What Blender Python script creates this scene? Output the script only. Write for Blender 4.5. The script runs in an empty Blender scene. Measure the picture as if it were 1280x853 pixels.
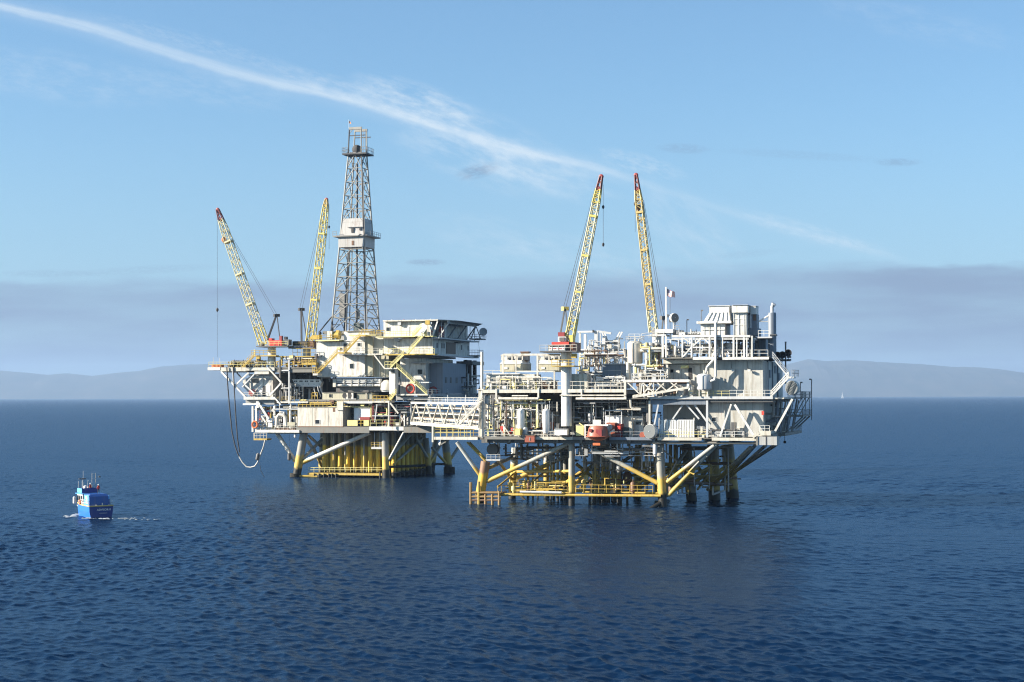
import bpy, bmesh, math, random
import numpy as np
from mathutils import Vector, Matrix, Quaternion

R = math.radians
SC = bpy.context.scene
COL = SC.collection
rnd = random.Random(7)

# ---------------------------------------------------------------- camera
CAM_H = 22.6
FPX = 2000.0                      # focal length in photo pixels (1280 wide)
HORIZON = 495.3
PITCH = math.atan((HORIZON - 426.5) / FPX)
ROLL = -0.0027
_F = Vector((0, math.cos(PITCH), math.sin(PITCH)))
_R0 = Vector((1, 0, 0)); _U0 = _R0.cross(_F)
_Rt = (_R0 * math.cos(ROLL) + _U0 * math.sin(ROLL)).normalized()
_Up = _Rt.cross(_F).normalized()
cam = bpy.data.cameras.new('camera')
cam.sensor_fit = 'HORIZONTAL'; cam.sensor_width = 36.0
cam.lens = 36.0 * FPX / 1280.0
cam.clip_start = 1.0; cam.clip_end = 90000.0
cam_ob = bpy.data.objects.new('camera', cam); COL.objects.link(cam_ob)
M = Matrix((( _Rt.x, _Up.x, -_F.x, 0), (_Rt.y, _Up.y, -_F.y, 0), (_Rt.z, _Up.z, -_F.z, CAM_H), (0, 0, 0, 1)))
cam_ob.matrix_world = M
SC.camera = cam_ob
CAMP = Vector((0, 0, CAM_H))

def ray(px, py):
    return _F + _Rt * ((px - 640.0) / FPX) - _Up * ((py - 426.5) / FPX)

# ---------------------------------------------------------------- sun, sky, exposure
SUN_EL = R(23.5)
SUN_AZ = math.atan2(-0.981, -0.191)      # azimuth from +Y towards +X
SUN_DIR = Vector((math.sin(SUN_AZ) * math.cos(SUN_EL), math.cos(SUN_AZ) * math.cos(SUN_EL), math.sin(SUN_EL)))
sun = bpy.data.lights.new('sun', 'SUN'); sun.energy = 5.0; sun.angle = R(0.5); sun.color = (1.0, 0.91, 0.78)
sun_ob = bpy.data.objects.new('sun', sun); COL.objects.link(sun_ob)
sun_ob.rotation_euler = SUN_DIR.to_track_quat('Z', 'Y').to_euler()
sun_ob.location = (0, 0, 300)

def build_world():
    w = bpy.data.worlds.new('World'); SC.world = w; w.use_nodes = True
    w.cycles.sampling_method = 'MANUAL'; w.cycles.sample_map_resolution = 256
    nt = w.node_tree; N = nt.nodes; L = nt.links; N.clear()
    def n(t, **k):
        o = N.new(t)
        for a, b in k.items(): setattr(o, a, b)
        return o
    def val(sock, v):
        if isinstance(v, (int, float)): sock.default_value = v
        else: L.new(v, sock)
    def m(op, a, b=None, c=None, clamp=False):
        o = n('ShaderNodeMath', operation=op, use_clamp=clamp)
        val(o.inputs[0], a)
        if b is not None: val(o.inputs[1], b)
        if c is not None: val(o.inputs[2], c)
        return o.outputs[0]
    def mapr(x, a, b, c=0.0, d=1.0):
        o = n('ShaderNodeMapRange', interpolation_type='SMOOTHSTEP')
        val(o.inputs[0], x)
        for i, q in enumerate((a, b, c, d)): val(o.inputs[1 + i], q)
        return o.outputs[0]
    def noise(vec, scale, detail=5, rough=0.55):
        o = n('ShaderNodeTexNoise'); o.inputs['Scale'].default_value = scale
        o.inputs['Detail'].default_value = detail; o.inputs['Roughness'].default_value = rough
        L.new(vec, o.inputs['Vector']); return o.outputs['Fac']
    def xyz(x, y, z=0.0):
        o = n('ShaderNodeCombineXYZ'); val(o.inputs[0], x); val(o.inputs[1], y); val(o.inputs[2], z); return o.outputs[0]
    def curve(x, pts, lo, hi):
        # piecewise linear map of x through pts, smoothed by the float curve node
        o = n('ShaderNodeFloatCurve'); c = o.mapping.curves[0]
        xs = [p[0] for p in pts]; x0, x1 = xs[0], xs[-1]
        P = [((a - x0) / (x1 - x0), (b - lo) / (hi - lo)) for a, b in pts]
        while len(c.points) < len(P): c.points.new(0.5, 0.5)
        for q, p in zip(c.points, P): q.location = p
        o.mapping.update()
        t = m('DIVIDE', m('SUBTRACT', x, x0), x1 - x0, clamp=True)
        L.new(t, o.inputs['Value'])
        return m('ADD', m('MULTIPLY', o.outputs[0], hi - lo), lo)
    sky = n('ShaderNodeTexSky', sky_type='NISHITA')
    sky.sun_disc = False; sky.sun_elevation = SUN_EL; sky.sun_rotation = SUN_AZ
    sky.altitude = 0.0; sky.air_density = 1.0; sky.dust_density = 0.6; sky.ozone_density = 1.6
    tc = n('ShaderNodeTexCoord')
    sp = n('ShaderNodeSeparateXYZ'); L.new(tc.outputs['Generated'], sp.inputs[0])
    X, Y, Z = sp.outputs
    ys = m('MAXIMUM', Y, 0.05)
    gx = m('DIVIDE', X, ys); gz = m('DIVIDE', Z, ys)
    front = mapr(Y, 0.15, 0.45)
    def g(px, py):
        d = ray(px, py); return (d.x / d.y, d.z / d.y)
    # grey marine cloud bank over the horizon
    top = curve(gx, [(-1.2, 0.060)] + [g(*p) for p in ((-200, 358), (0, 352), (180, 354), (330, 352), (500, 347), (640, 346), (760, 341), (860, 339), (960, 336), (1100, 331), (1290, 331))] + [(1.2, 0.09)], 0.0, 0.12)
    wob = m('MULTIPLY', m('SUBTRACT', noise(xyz(gx, m('MULTIPLY', gz, 5.0)), 26.0, 6), 0.5), 0.013)
    dtop = m('SUBTRACT', m('ADD', top, wob), gz)
    soft = mapr(noise(xyz(gx, 3.0), 5.0, 2), 0.35, 0.65, 0.003, 0.009)
    bank = m('MULTIPLY', mapr(m('DIVIDE', dtop, soft), -0.9, 1.3), mapr(dtop, 0.010, 0.075, 0.84, 0.88))
    bank = m('MULTIPLY', bank, mapr(noise(xyz(m('MULTIPLY', gx, 1.0), m('MULTIPLY', gz, 7.0), 2.0), 9.0, 5), 0.28, 0.72, 0.62, 1.12))
    # contrail, wide and ragged on its upper right flank
    ctr = [(-120, -22), (0, 8), (100, 31), (200, 62), (300, 92), (440, 125), (540, 156), (640, 186), (760, 214), (850, 245), (950, 276), (1050, 304), (1130, 325), (1300, 372)]
    cen = curve(gx, [g(*p) for p in ctr], 0.0, 0.30)
    dz = m('SUBTRACT', gz, cen)
    n1 = noise(xyz(gx, m('MULTIPLY', gz, 1.6), 1.0), 38.0, 7, 0.62)
    dzn = m('ADD', dz, m('MULTIPLY', m('SUBTRACT', n1, 0.5), 0.0055))
    wid = curve(gx, [g(a, 300)[:1] + (b,) for a, b in ((-120, 4e-3), (0, 3.4e-3), (200, 4.2e-3), (450, 4.0e-3), (640, 3.6e-3), (760, 3.0e-3), (900, 3e-3), (1300, 2.5e-3))], 0.0, 0.02)
    core = mapr(m('DIVIDE', m('ABSOLUTE', dzn), wid), 0.15, 1.25, 1.0, 0.0)
    amp = curve(gx, [g(a, 300)[:1] + (b,) for a, b in ((-120, .55), (0, .54), (220, .52), (430, .54), (560, .50), (660, .54), (745, .52), (800, .24), (900, .16), (1040, .20), (1110, .12), (1150, .02), (1300, 0))], 0.0, 1.0)
    strand = mapr(noise(xyz(m('MULTIPLY', gx, 1.0), m('MULTIPLY', dz, 26.0), 4.0), 11.0, 6, 0.65), 0.30, 0.70, 0.58, 1.05)
    halo = m('MULTIPLY', mapr(m('DIVIDE', m('ABSOLUTE', dzn), wid), 0.2, 3.2, 0.30, 0.0), amp)
    core = m('ADD', m('MULTIPLY', m('MULTIPLY', core, strand), m('MULTIPLY', amp, 0.85)), halo)
    # ragged veil round the contrail's middle
    def blob(px, py, rx, ry, tilt, a, sc=30.0, lo=0.42, hi=0.72):
        cx, cz = g(px, py); ca, sa = math.cos(tilt), math.sin(tilt)
        ax = m('SUBTRACT', gx, cx); az = m('SUBTRACT', gz, cz)
        p = m('DIVIDE', m('ADD', m('MULTIPLY', ax, ca), m('MULTIPLY', az, sa)), rx / FPX)
        q = m('DIVIDE', m('SUBTRACT', m('MULTIPLY', az, ca), m('MULTIPLY', ax, sa)), ry / FPX)
        r2 = m('ADD', m('MULTIPLY', p, p), m('MULTIPLY', q, q))
        e = mapr(r2, 0.0, 1.0, 1.0, 0.0)
        nn = mapr(noise(xyz(m('MULTIPLY', p, rx / ry * 0.35), q, px * 0.01), 2.8, 8, 0.66), lo - .08, hi)
        return m('MULTIPLY', m('MULTIPLY', e, nn), a)
    veil = None
    for b in ((520, 128, 105, 30, -0.30, .62), (600, 186, 150, 54, -0.35, .52), (690, 220, 110, 34, -0.25, .36), (800, 205, 70, 16, -0.28, .42),
              (860, 285, 90, 45, -0.6, .30), (620, 300, 120, 35, -0.25, .22), (740, 322, 150, 30, -0.2, .22), (1010, 290, 130, 14, -0.27, .30),
              (60, 95, 190, 40, -0.15, .22), (250, 110, 150, 26, -0.2, .18), (420, 110, 120, 18, -0.3, .30), (250, 55, 170, 14, -0.27, .20), (1150, 30, 160, 30, -0.2, .12)):
        v = blob(*b); veil = v if veil is None else m('ADD', veil, v)
    white = m('MULTIPLY', m('MINIMUM', m('ADD', core, veil), 0.85), front)
    dark = None
    for b in ((598, 214, 34, 11, 0.25, .60), (532, 328, 30, 5, 0.0, .55), (855, 186, 40, 8, -0.05, .30), (1122, 203, 36, 6, 0.0, .38), (1000, 194, 120, 7, -0.06, .16),
              (60, 342, 80, 6, 0.0, .25), (930, 318, 60, 6, 0.1, .15), (180, 338, 110, 7, 0.05, .22)):
        v = blob(*b, lo=0.36, hi=0.6); dark = v if dark is None else m('ADD', dark, v)
    dark = m('MULTIPLY', m('MINIMUM', dark, 0.6), front)
    def mix(fac, a, b):
        o = n('ShaderNodeMix', data_type='RGBA'); val(o.inputs['Factor'], fac)
        for s, q in ((o.inputs['A'], a), (o.inputs['B'], b)):
            if isinstance(q, tuple): s.default_value = (*q, 1)
            else: L.new(q, s)
        return o.outputs['Result']
    grade = n('ShaderNodeMix', data_type='RGBA', blend_type='MULTIPLY'); grade.inputs['Factor'].default_value = 1.0
    gam = n('ShaderNodeGamma'); gam.inputs[1].default_value = 0.80; L.new(sky.outputs[0], gam.inputs[0])
    L.new(gam.outputs[0], grade.inputs['A']); grade.inputs['B'].default_value = (*SKY_TINT, 1)
    c = grade.outputs['Result']
    c = mix(mapr(gz, 0.02, 0.20, 0.55, 0.0), c, (2.35, 3.6, 5.0))      # thin veil low in the sky
    c = mix(bank, c, BANK_COL)
    c = mix(dark, c, tuple(0.86 * q for q in BANK_COL))
    c = mix(white, c, TRAIL_COL)
    bg = n('ShaderNodeBackground'); L.new(c, bg.inputs['Color']); bg.inputs['Strength'].default_value = SKY_STRENGTH
    out = n('ShaderNodeOutputWorld'); L.new(bg.outputs[0], out.inputs['Surface'])

SKY_STRENGTH = 0.057
SKY_TINT = (0.94, 1.32, 1.62)
BANK_COL = (1.72, 2.30, 3.35)
TRAIL_COL = (4.9, 5.7, 6.4)
build_world()
SC.view_settings.view_transform = 'Standard'
SC.view_settings.look = 'None'
SC.view_settings.exposure = 1.38
SC.view_settings.gamma = 1.0
SC.view_settings.use_curve_mapping = False
SC.render.engine = 'CYCLES'
SC.cycles.use_denoising = True
SC.cycles.denoising_prefilter = 'NONE'
SC.cycles.filter_width = 1.15
SC.cycles.max_bounces = 6
SC.cycles.diffuse_bounces = 1
SC.cycles.glossy_bounces = 3
SC.cycles.volume_bounces = 0
SC.cycles.transmission_bounces = 2
# ---------------------------------------------------------------- materials
MATS = {}
def new_mat(name):
    m = bpy.data.materials.new(name); m.use_nodes = True
    nt = m.node_tree; b = nt.nodes['Principled BSDF']
    return m, nt, nt.nodes, nt.links, b

def sea_material():
    m, nt, N, L, b = new_mat('sea_water')
    b.inputs['Base Color'].default_value = SEA_COL
    at = N.new('ShaderNodeAttribute'); at.attribute_name = 'ripple'      # slope of the waves too small for the mesh
    mm = N.new('ShaderNodeMath'); mm.operation = 'MULTIPLY_ADD'; mm.inputs[1].default_value = 1.5; mm.inputs[2].default_value = 0.07
    L.new(at.outputs['Fac'], mm.inputs[0])
    sq = N.new('ShaderNodeMath'); sq.operation = 'MINIMUM'; sq.inputs[1].default_value = 0.20
    L.new(mm.outputs[0], sq.inputs[0]); L.new(sq.outputs[0], b.inputs['Roughness'])
    b.inputs['IOR'].default_value = 1.333
    geo = N.new('ShaderNodeNewGeometry')
    def noise(scale, stretch, detail, rough, rot=0.25):
        mp = N.new('ShaderNodeMapping'); mp.inputs['Scale'].default_value = stretch; mp.inputs['Rotation'].default_value = (0, 0, rot)
        L.new(geo.outputs['Position'], mp.inputs['Vector'])
        t = N.new('ShaderNodeTexNoise'); t.inputs['Scale'].default_value = scale; t.inputs['Detail'].default_value = detail; t.inputs['Roughness'].default_value = rough
        L.new(mp.outputs[0], t.inputs['Vector']); return t.outputs['Fac']
    def bump(h, dist, strength, prev=None):
        o = N.new('ShaderNodeBump'); o.inputs['Distance'].default_value = dist; o.inputs['Strength'].default_value = strength
        L.new(h, o.inputs['Height'])
        if prev is not None: L.new(prev, o.inputs['Normal'])
        return o.outputs[0]
    b0 = bump(noise(0.075, (0.7, 1.2, 1), 3, 0.6, 0.1), 0.62, 1.0)
    b1 = bump(noise(0.6, (0.75, 1.1, 1), 3, 0.55), 0.09, 1.0, b0)
    b2 = bump(noise(2.0, (0.7, 1.2, 1), 4, 0.6, -0.2), 0.02, 1.0, b1)
    # broad wind patches calm or roughen the small ripples
    b3 = bump(noise(5.5, (0.7, 1.2, 1), 3, 0.6, 0.4), 0.008, 1.0, b2)
    # water body under a reflecting film whose strength follows the view angle
    N.remove(b)
    df = N.new('ShaderNodeBsdfDiffuse'); df.inputs['Color'].default_value = SEA_COL
    gl = N.new('ShaderNodeBsdfGlossy'); gl.inputs['Color'].default_value = SEA_GLOSS
    L.new(sq.outputs[0], gl.inputs['Roughness'])
    fz = N.new('ShaderNodeFresnel'); fz.inputs['IOR'].default_value = 1.333
    fm = N.new('ShaderNodeMath'); fm.operation = 'MULTIPLY'; fm.inputs[1].default_value = SEA_REFL; fp = N.new('ShaderNodeMath'); fp.operation = 'POWER'; fp.inputs[1].default_value = 1.4; L.new(fz.outputs[0], fp.inputs[0]); L.new(fp.outputs[0], fm.inputs[0])
    fc = N.new('ShaderNodeMath'); fc.operation = 'SMOOTH_MIN'; fc.inputs[1].default_value = 0.28; fc.inputs[2].default_value = 0.07; L.new(fm.outputs[0], fc.inputs[0])
    mx = N.new('ShaderNodeMixShader'); L.new(fc.outputs[0], mx.inputs[0]); L.new(df.outputs[0], mx.inputs[1]); L.new(gl.outputs[0], mx.inputs[2])
    for q in (df, gl, fz): L.new(b3, q.inputs['Normal'])
    L.new(mx.outputs[0], N['Material Output'].inputs['Surface'])
    return m

SEA_COL = (0.0015, 0.0105, 0.033, 1)
SEA_GLOSS = (0.62, 0.82, 1.0, 1); SEA_REFL = 0.63
def build_sea():
    rows = np.concatenate(([-16000, -6000, -2000, -600, -150, 0, 40, 80], np.exp(np.linspace(math.log(105), math.log(700), 1000)), np.exp(np.linspace(math.log(700), math.log(2600), 420))[1:], np.exp(np.linspace(math.log(2600), math.log(33000), 130))[1:]))
    s_in = np.linspace(-0.40, 0.40, 820)
    s_out = 0.40 * np.exp(np.linspace(0, math.log(300), 26))[1:]
    s = np.concatenate((-s_out[::-1], s_in, s_out))
    Yg, S = np.meshgrid(rows, s, indexing='ij')
    W = np.maximum(np.abs(Yg), 105.0)
    Xg = S * W
    Xg = np.clip(Xg, -33000, 33000)
    dy = np.gradient(rows)[:, None] * np.ones_like(S)
    dx = np.gradient(s)[None, :] * W
    sp = np.maximum(np.abs(dy), np.abs(dx))
    Zg = np.zeros_like(Xg); DX = np.zeros_like(Xg); DY = np.zeros_like(Xg); slope2 = np.zeros_like(Xg)
    rs = np.random.RandomState(5)
    wind = R(205)
    for lam in np.concatenate((np.exp(np.linspace(math.log(0.75), math.log(4), 60)), np.exp(np.linspace(math.log(4), math.log(38), 15)))):
        a = wind + rs.normal(0, 0.60 if lam < 4 else 0.40)
        k = 2 * math.pi / lam
        amp = (0.0074 * lam ** 0.66 if lam < 4 else 0.0165 * (4 / lam) ** 0.1) * rs.uniform(0.6, 1.3)
        ph = rs.uniform(0, 6.28)
        wgt = np.clip((lam / sp - 2.0) / 2.0, 0, 1)
        slope2 += (1 - wgt ** 2) * (k * amp) ** 2 / 2
        th = k * (Xg * math.cos(a) + Yg * math.sin(a)) + ph
        Zg += wgt * amp * np.sin(th)
        DX += wgt * amp * 0.75 * math.cos(a) * np.cos(th)
        DY += wgt * amp * 0.75 * math.sin(a) * np.cos(th)
    # groups of waves: slow modulation
    mod = 0.80 + 0.42 * np.sin(Xg * 0.021 + 1.3 * np.sin(Yg * 0.013)) * np.sin(Yg * 0.017 + 0.7) + 0.15 * np.sin(Xg * 0.06 + Yg * 0.05)
    Zg *= mod
    nr, nc = Xg.shape
    co = np.stack((Xg + DX, Yg + DY, Zg), -1).reshape(-1, 3)
    idx = np.arange(nr * nc).reshape(nr, nc)
    q = np.stack((idx[:-1, :-1], idx[:-1, 1:], idx[1:, 1:], idx[1:, :-1]), -1).reshape(-1, 4)
    me = bpy.data.meshes.new('sea')
    me.vertices.add(len(co)); me.vertices.foreach_set('co', co.ravel())
    me.loops.add(q.size); me.loops.foreach_set('vertex_index', q.ravel().astype(np.int32))
    me.polygons.add(len(q)); me.polygons.foreach_set('loop_start', np.arange(0, q.size, 4, dtype=np.int32))
    me.polygons.foreach_set('use_smooth', np.ones(len(q), dtype=bool))
    me.update(calc_edges=True); me.validate()
    at = me.attributes.new('ripple', 'FLOAT', 'POINT'); at.data.foreach_set('value', np.sqrt(slope2).ravel().astype(np.float32))
    me.materials.append(sea_material())
    o = bpy.data.objects.new('sea', me); COL.objects.link(o); o['kind'] = 'structure'
build_sea()

def hill_material():
    m, nt, N, L, b = new_mat('dry_hills')
    geo = N.new('ShaderNodeNewGeometry')
    t = N.new('ShaderNodeTexNoise'); t.inputs['Scale'].default_value = 0.0025; t.inputs['Detail'].default_value = 8; t.inputs['Roughness'].default_value = 0.65
    L.new(geo.outputs['Position'], t.inputs['Vector'])
    r = N.new('ShaderNodeValToRGB'); e = r.color_ramp.elements
    e[0].position = 0.40; e[0].color = (0.020, 0.026, 0.020, 1); e[1].position = 0.68; e[1].color = (0.055, 0.05, 0.04, 1)
    L.new(t.outputs['Fac'], r.inputs[0]); L.new(r.outputs[0], b.inputs['Base Color']); b.inputs['Roughness'].default_value = 1.0
    return m

def build_hills(name, profile, dist, depth, seed):
    """a ridge at its real distance: profile of (photo x, photo y of the crest)"""
    rs = np.random.RandomState(seed)
    px = np.linspace(profile[0][0], profile[-1][0], 240)
    py = np.interp(px, [p[0] for p in profile], [p[1] for p in profile])
    nv = 26
    co = np.zeros((nv, len(px), 3))
    ruf = np.zeros(len(px))
    for k in range(1, 60): ruf += rs.normal(0, 1) / k ** 1.1 * np.sin(k * 0.9 * np.linspace(0, 6.28, len(px)) + rs.uniform(0, 6.28))
    for i, (x, y) in enumerate(zip(px, py)):
        d = ray(x, y); d = d / d.y
        for j in range(nv):
            t = j / (nv - 1)
            prof = math.sin(min(t / 0.55, 1) * math.pi / 2) ** 0.9 if t < 0.55 else math.cos((t - .55) / .45 * math.pi / 2)
            Y = dist + depth * t
            H = CAM_H + d.z * (dist + depth * 0.55)
            n = 1 - 0.03 * abs(math.sin(i * .29 + 1.4 * math.sin(j * .35 + seed))) * math.sin(min(t / .5, 1) * math.pi) * (t < .5)
            z = max(H * prof * n, 0) + (ruf[i] * 6.5 * prof) - (6 if j in (0, nv - 1) else 0)
            co[j, i] = (d.x * (dist + depth * 0.55) * (Y / (dist + depth * .55)) ** 0.2, Y, z)
    idx = np.arange(nv * len(px)).reshape(nv, len(px))
    q = np.stack((idx[:-1, :-1], idx[:-1, 1:], idx[1:, 1:], idx[1:, :-1]), -1).reshape(-1, 4)
    me = bpy.data.meshes.new(name); me.from_pydata(co.reshape(-1, 3).tolist(), [], q.tolist())
    me.materials.append(MATS.setdefault('hills', None) or hill_material())
    o = bpy.data.objects.new(name, me); COL.objects.link(o); o['kind'] = 'structure'
build_hills('island_hills', [(960, 470), (985, 456), (1010, 450), (1030, 452), (1060, 450.5), (1085, 452), (1110, 453), (1150, 455), (1190, 458), (1215, 458), (1240, 460), (1262, 463), (1300, 468), (1400, 478), (1500, 494)], 21000, 3500, 3)
build_hills('coastal_hills', [(-260, 480), (-120, 470), (-30, 463), (0, 463), (30, 466), (60, 469), (85, 467), (115, 470), (140, 467), (175, 464), (205, 458), (230, 456), (262, 455), (300, 455), (400, 458), (500, 470), (620, 494)], 22000, 2500, 9)

def build_haze():
    x0, x1, y0, y1, z0, z1 = -14000, 14000, -1500, 26500, -12, 560
    v = [(x, y, z) for z in (z0, z1) for y in (y0, y1) for x in (x0, x1)]
    f = [(0, 2, 3, 1), (4, 5, 7, 6), (0, 1, 5, 4), (2, 6, 7, 3), (0, 4, 6, 2), (1, 3, 7, 5)]
    me = bpy.data.meshes.new('haze'); me.from_pydata(v, [], f)
    m = bpy.data.materials.new('haze_air'); m.use_nodes = True
    N = m.node_tree.nodes; N.clear()
    pv = N.new('ShaderNodeVolumePrincipled'); out = N.new('ShaderNodeOutputMaterial')
    pv.inputs['Color'].default_value = HAZE_COL; pv.inputs['Density'].default_value = HAZE_DENS; pv.inputs['Anisotropy'].default_value = 0.1
    m.node_tree.links.new(pv.outputs[0], out.inputs['Volume'])
    me.materials.append(m)
    o = bpy.data.objects.new('haze', me); COL.objects.link(o); o['kind'] = 'stuff'
HAZE_COL = (0.43, 0.62, 0.89, 1); HAZE_DENS = 4.1e-5
build_haze()
# ---------------------------------------------------------------- builder library
class Frame:
    """a platform's own axes: u along its front, v away from it, z up"""
    def __init__(s, px, py, theta):
        d = ray(px, py); k = -CAM_H / d.z
        s.O = CAMP + d * k; s.O.z = 0; s.th = theta
        s.u = Vector((math.cos(theta), -math.sin(theta), 0)); s.v = Vector((math.sin(theta), math.cos(theta), 0))
    def w(s, p): return s.O + s.u * p[0] + s.v * p[1] + Vector((0, 0, p[2]))
    def P(s, px, py, v):
        """where the line of sight through a photo point meets the plane at depth v"""
        d = ray(px, py); t = (v - (CAMP - s.O).dot(s.v)) / d.dot(s.v)
        p = CAMP + d * t - s.O
        return Vector((p.dot(s.u), v, p.z))
    def px(s, p):
        q = s.w(p) - CAMP; f = q.dot(_F); return (640 + FPX * q.dot(_Rt) / f, 426.5 - FPX * q.dot(_Up) / f)
    def vfor(s, u, z, x):
        lo, hi = -20.0, 120.0
        for _ in range(50):
            m = (lo + hi) / 2
            if s.px((u, m, z))[0] < x: lo = m
            else: hi = m
        return lo
    def pxm(s, v, px=640):      # metres per photo pixel at depth v
        return (s.P(px + 1, 480, v) - s.P(px, 480, v)).length

class MB:
    def __init__(s): s.v = []; s.f = []; s.m = []; s.sm = []; s.mi = 0
    def _add(s, vs, fs, smooth=False):
        b = len(s.v); s.v += [tuple(x) for x in vs]
        for f in fs: s.f.append(tuple(i + b for i in f)); s.m.append(s.mi); s.sm.append(smooth)
        return s
    def box(s, u0, u1, v0, v1, z0, z1):
        if u0 > u1: u0, u1 = u1, u0
        if z0 > z1: z0, z1 = z1, z0
        vs = [(u, v, z) for z in (z0, z1) for v in (v0, v1) for u in (u0, u1)]
        return s._add(vs, [(0, 2, 3, 1), (4, 5, 7, 6), (0, 1, 5, 4), (2, 6, 7, 3), (0, 4, 6, 2), (1, 3, 7, 5)])
    def prism(s, poly, v0, v1):
        n = len(poly); vs = [(u, v0, z) for u, z in poly] + [(u, v1, z) for u, z in poly]
        a = sum(poly[i][0] * poly[(i + 1) % n][1] - poly[(i + 1) % n][0] * poly[i][1] for i in range(n))
        F = [tuple(range(n)), tuple(range(2 * n - 1, n - 1, -1))] + [(i, i + n, (i + 1) % n + n, (i + 1) % n) for i in range(n)]
        if a < 0: F = [f[::-1] for f in F]
        return s._add(vs, F)
    def prism_z(s, poly, z0, z1):
        n = len(poly); vs = [(u, v, z0) for u, v in poly] + [(u, v, z1) for u, v in poly]
        a = sum(poly[i][0] * poly[(i + 1) % n][1] - poly[(i + 1) % n][0] * poly[i][1] for i in range(n))
        F = [tuple(range(n - 1, -1, -1)), tuple(range(n, 2 * n))] + [(i, (i + 1) % n, (i + 1) % n + n, i + n) for i in range(n)]
        if a < 0: F = [f[::-1] for f in F]
        return s._add(vs, F)
    def frustum(s, lo, hi, z0, z1):
        """lo, hi: (u0,u1,v0,v1) rectangles at z0 and z1"""
        vs = [(lo[0], lo[2], z0), (lo[1], lo[2], z0), (lo[1], lo[3], z0), (lo[0], lo[3], z0), (hi[0], hi[2], z1), (hi[1], hi[2], z1), (hi[1], hi[3], z1), (hi[0], hi[3], z1)]
        return s._add(vs, [(3, 2, 1, 0), (4, 5, 6, 7), (0, 1, 5, 4), (1, 2, 6, 5), (2, 3, 7, 6), (3, 0, 4, 7)])
    def beam(s, p, q, w, h=None):
        h = h or w; p = Vector(p); q = Vector(q); d = q - p
        if d.length < 1e-5: return s
        d.normalize(); up = Vector((0, 0, 1)) if abs(d.z) < 0.95 else Vector((0, 1, 0))
        a = d.cross(up).normalized() * (w / 2); b = a.cross(d).normalized() * (h / 2)
        vs = [p - a - b, p + a - b, p + a + b, p - a + b, q - a - b, q + a - b, q + a + b, q - a + b]
        return s._add(vs, [(0, 1, 2, 3), (7, 6, 5, 4), (4, 5, 1, 0), (5, 6, 2, 1), (6, 7, 3, 2), (7, 4, 0, 3)])
    def tube(s, p, q, r, n=8, r1=None):
        return s.path([p, q], r, n, r1)
    def path(s, pts, r, n=6, r1=None):
        pts = [Vector(p) for p in pts]; r1 = r if r1 is None else r1
        vs = []; k = len(pts); prev = None
        for i, p in enumerate(pts):
            d = (pts[min(i + 1, k - 1)] - pts[max(i - 1, 0)])
            if d.length < 1e-6: d = Vector((0, 0, 1))
            d.normalize()
            if prev is None:
                up = Vector((0, 0, 1)) if abs(d.z) < 0.9 else Vector((1, 0, 0)); a = d.cross(up).normalized()
            else:
                a = (prev - d * prev.dot(d))
                a = a.normalized() if a.length > 1e-4 else d.orthogonal().normalized()
            prev = a; b = d.cross(a)
            sc = 1.0
            if 0 < i < k - 1:
                e = (pts[i] - pts[i - 1]).normalized().dot((pts[i + 1] - pts[i]).normalized()); sc = min(1 / max(math.sqrt(max((1 + e) / 2, 0.05)), .5), 1.5)
            rr = (r + (r1 - r) * i / max(k - 1, 1)) * sc
            vs += [p + (a * math.cos(t) + b * math.sin(t)) * rr for t in (2 * math.pi * j / n for j in range(n))]
        F = [(i * n + j, i * n + (j + 1) % n, (i + 1) * n + (j + 1) % n, (i + 1) * n + j) for i in range(k - 1) for j in range(n)]
        s._add(vs, F, n > 5)
        b0 = len(s.v) - len(vs)
        s.f += [tuple(b0 + j for j in range(n - 1, -1, -1)), tuple(b0 + (k - 1) * n + j for j in range(n))]; s.m += [s.mi] * 2; s.sm += [False] * 2
        return s
    def lathe(s, c, prof, n=20, axis=(0, 0, 1), smooth=True):
        c = Vector(c); ax = Vector(axis).normalized(); a = ax.orthogonal().normalized(); b = ax.cross(a)
        vs = [c + ax * z + (a * math.cos(t) + b * math.sin(t)) * max(r, 1e-3) for r, z in prof for t in (2 * math.pi * j / n for j in range(n))]
        k = len(prof)
        F = [(i * n + j, i * n + (j + 1) % n, (i + 1) * n + (j + 1) % n, (i + 1) * n + j) for i in range(k - 1) for j in range(n)]
        s._add(vs, F, smooth)
        b0 = len(s.v) - len(vs)
        s.f += [tuple(b0 + j for j in range(n - 1, -1, -1)), tuple(b0 + (k - 1) * n + j for j in range(n))]; s.m += [s.mi] * 2; s.sm += [False] * 2
        return s
    def ball(s, c, r, n=10, sz=1.0):
        m = max(n // 2, 4)
        return s.lathe((c[0], c[1], c[2]), [(r * math.sin(math.pi * i / m), -r * sz * math.cos(math.pi * i / m)) for i in range(m + 1)], n)
    def rail(s, pts, h=1.1, step=2.0, r=0.045, mid=2, posts=True):
        pts = [Vector(p) for p in pts]
        for p, q in zip(pts, pts[1:]):
            n = max(1, round((q - p).length / step))
            for k in range(1, mid + 1):
                z = Vector((0, 0, h * k / mid)); s.tube(p + z, q + z, r, 5)
            if posts:
                for i in range(n + 1):
                    c = p.lerp(q, i / n); s.tube(c, c + Vector((0, 0, h)), r, 5)
        return s
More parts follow.
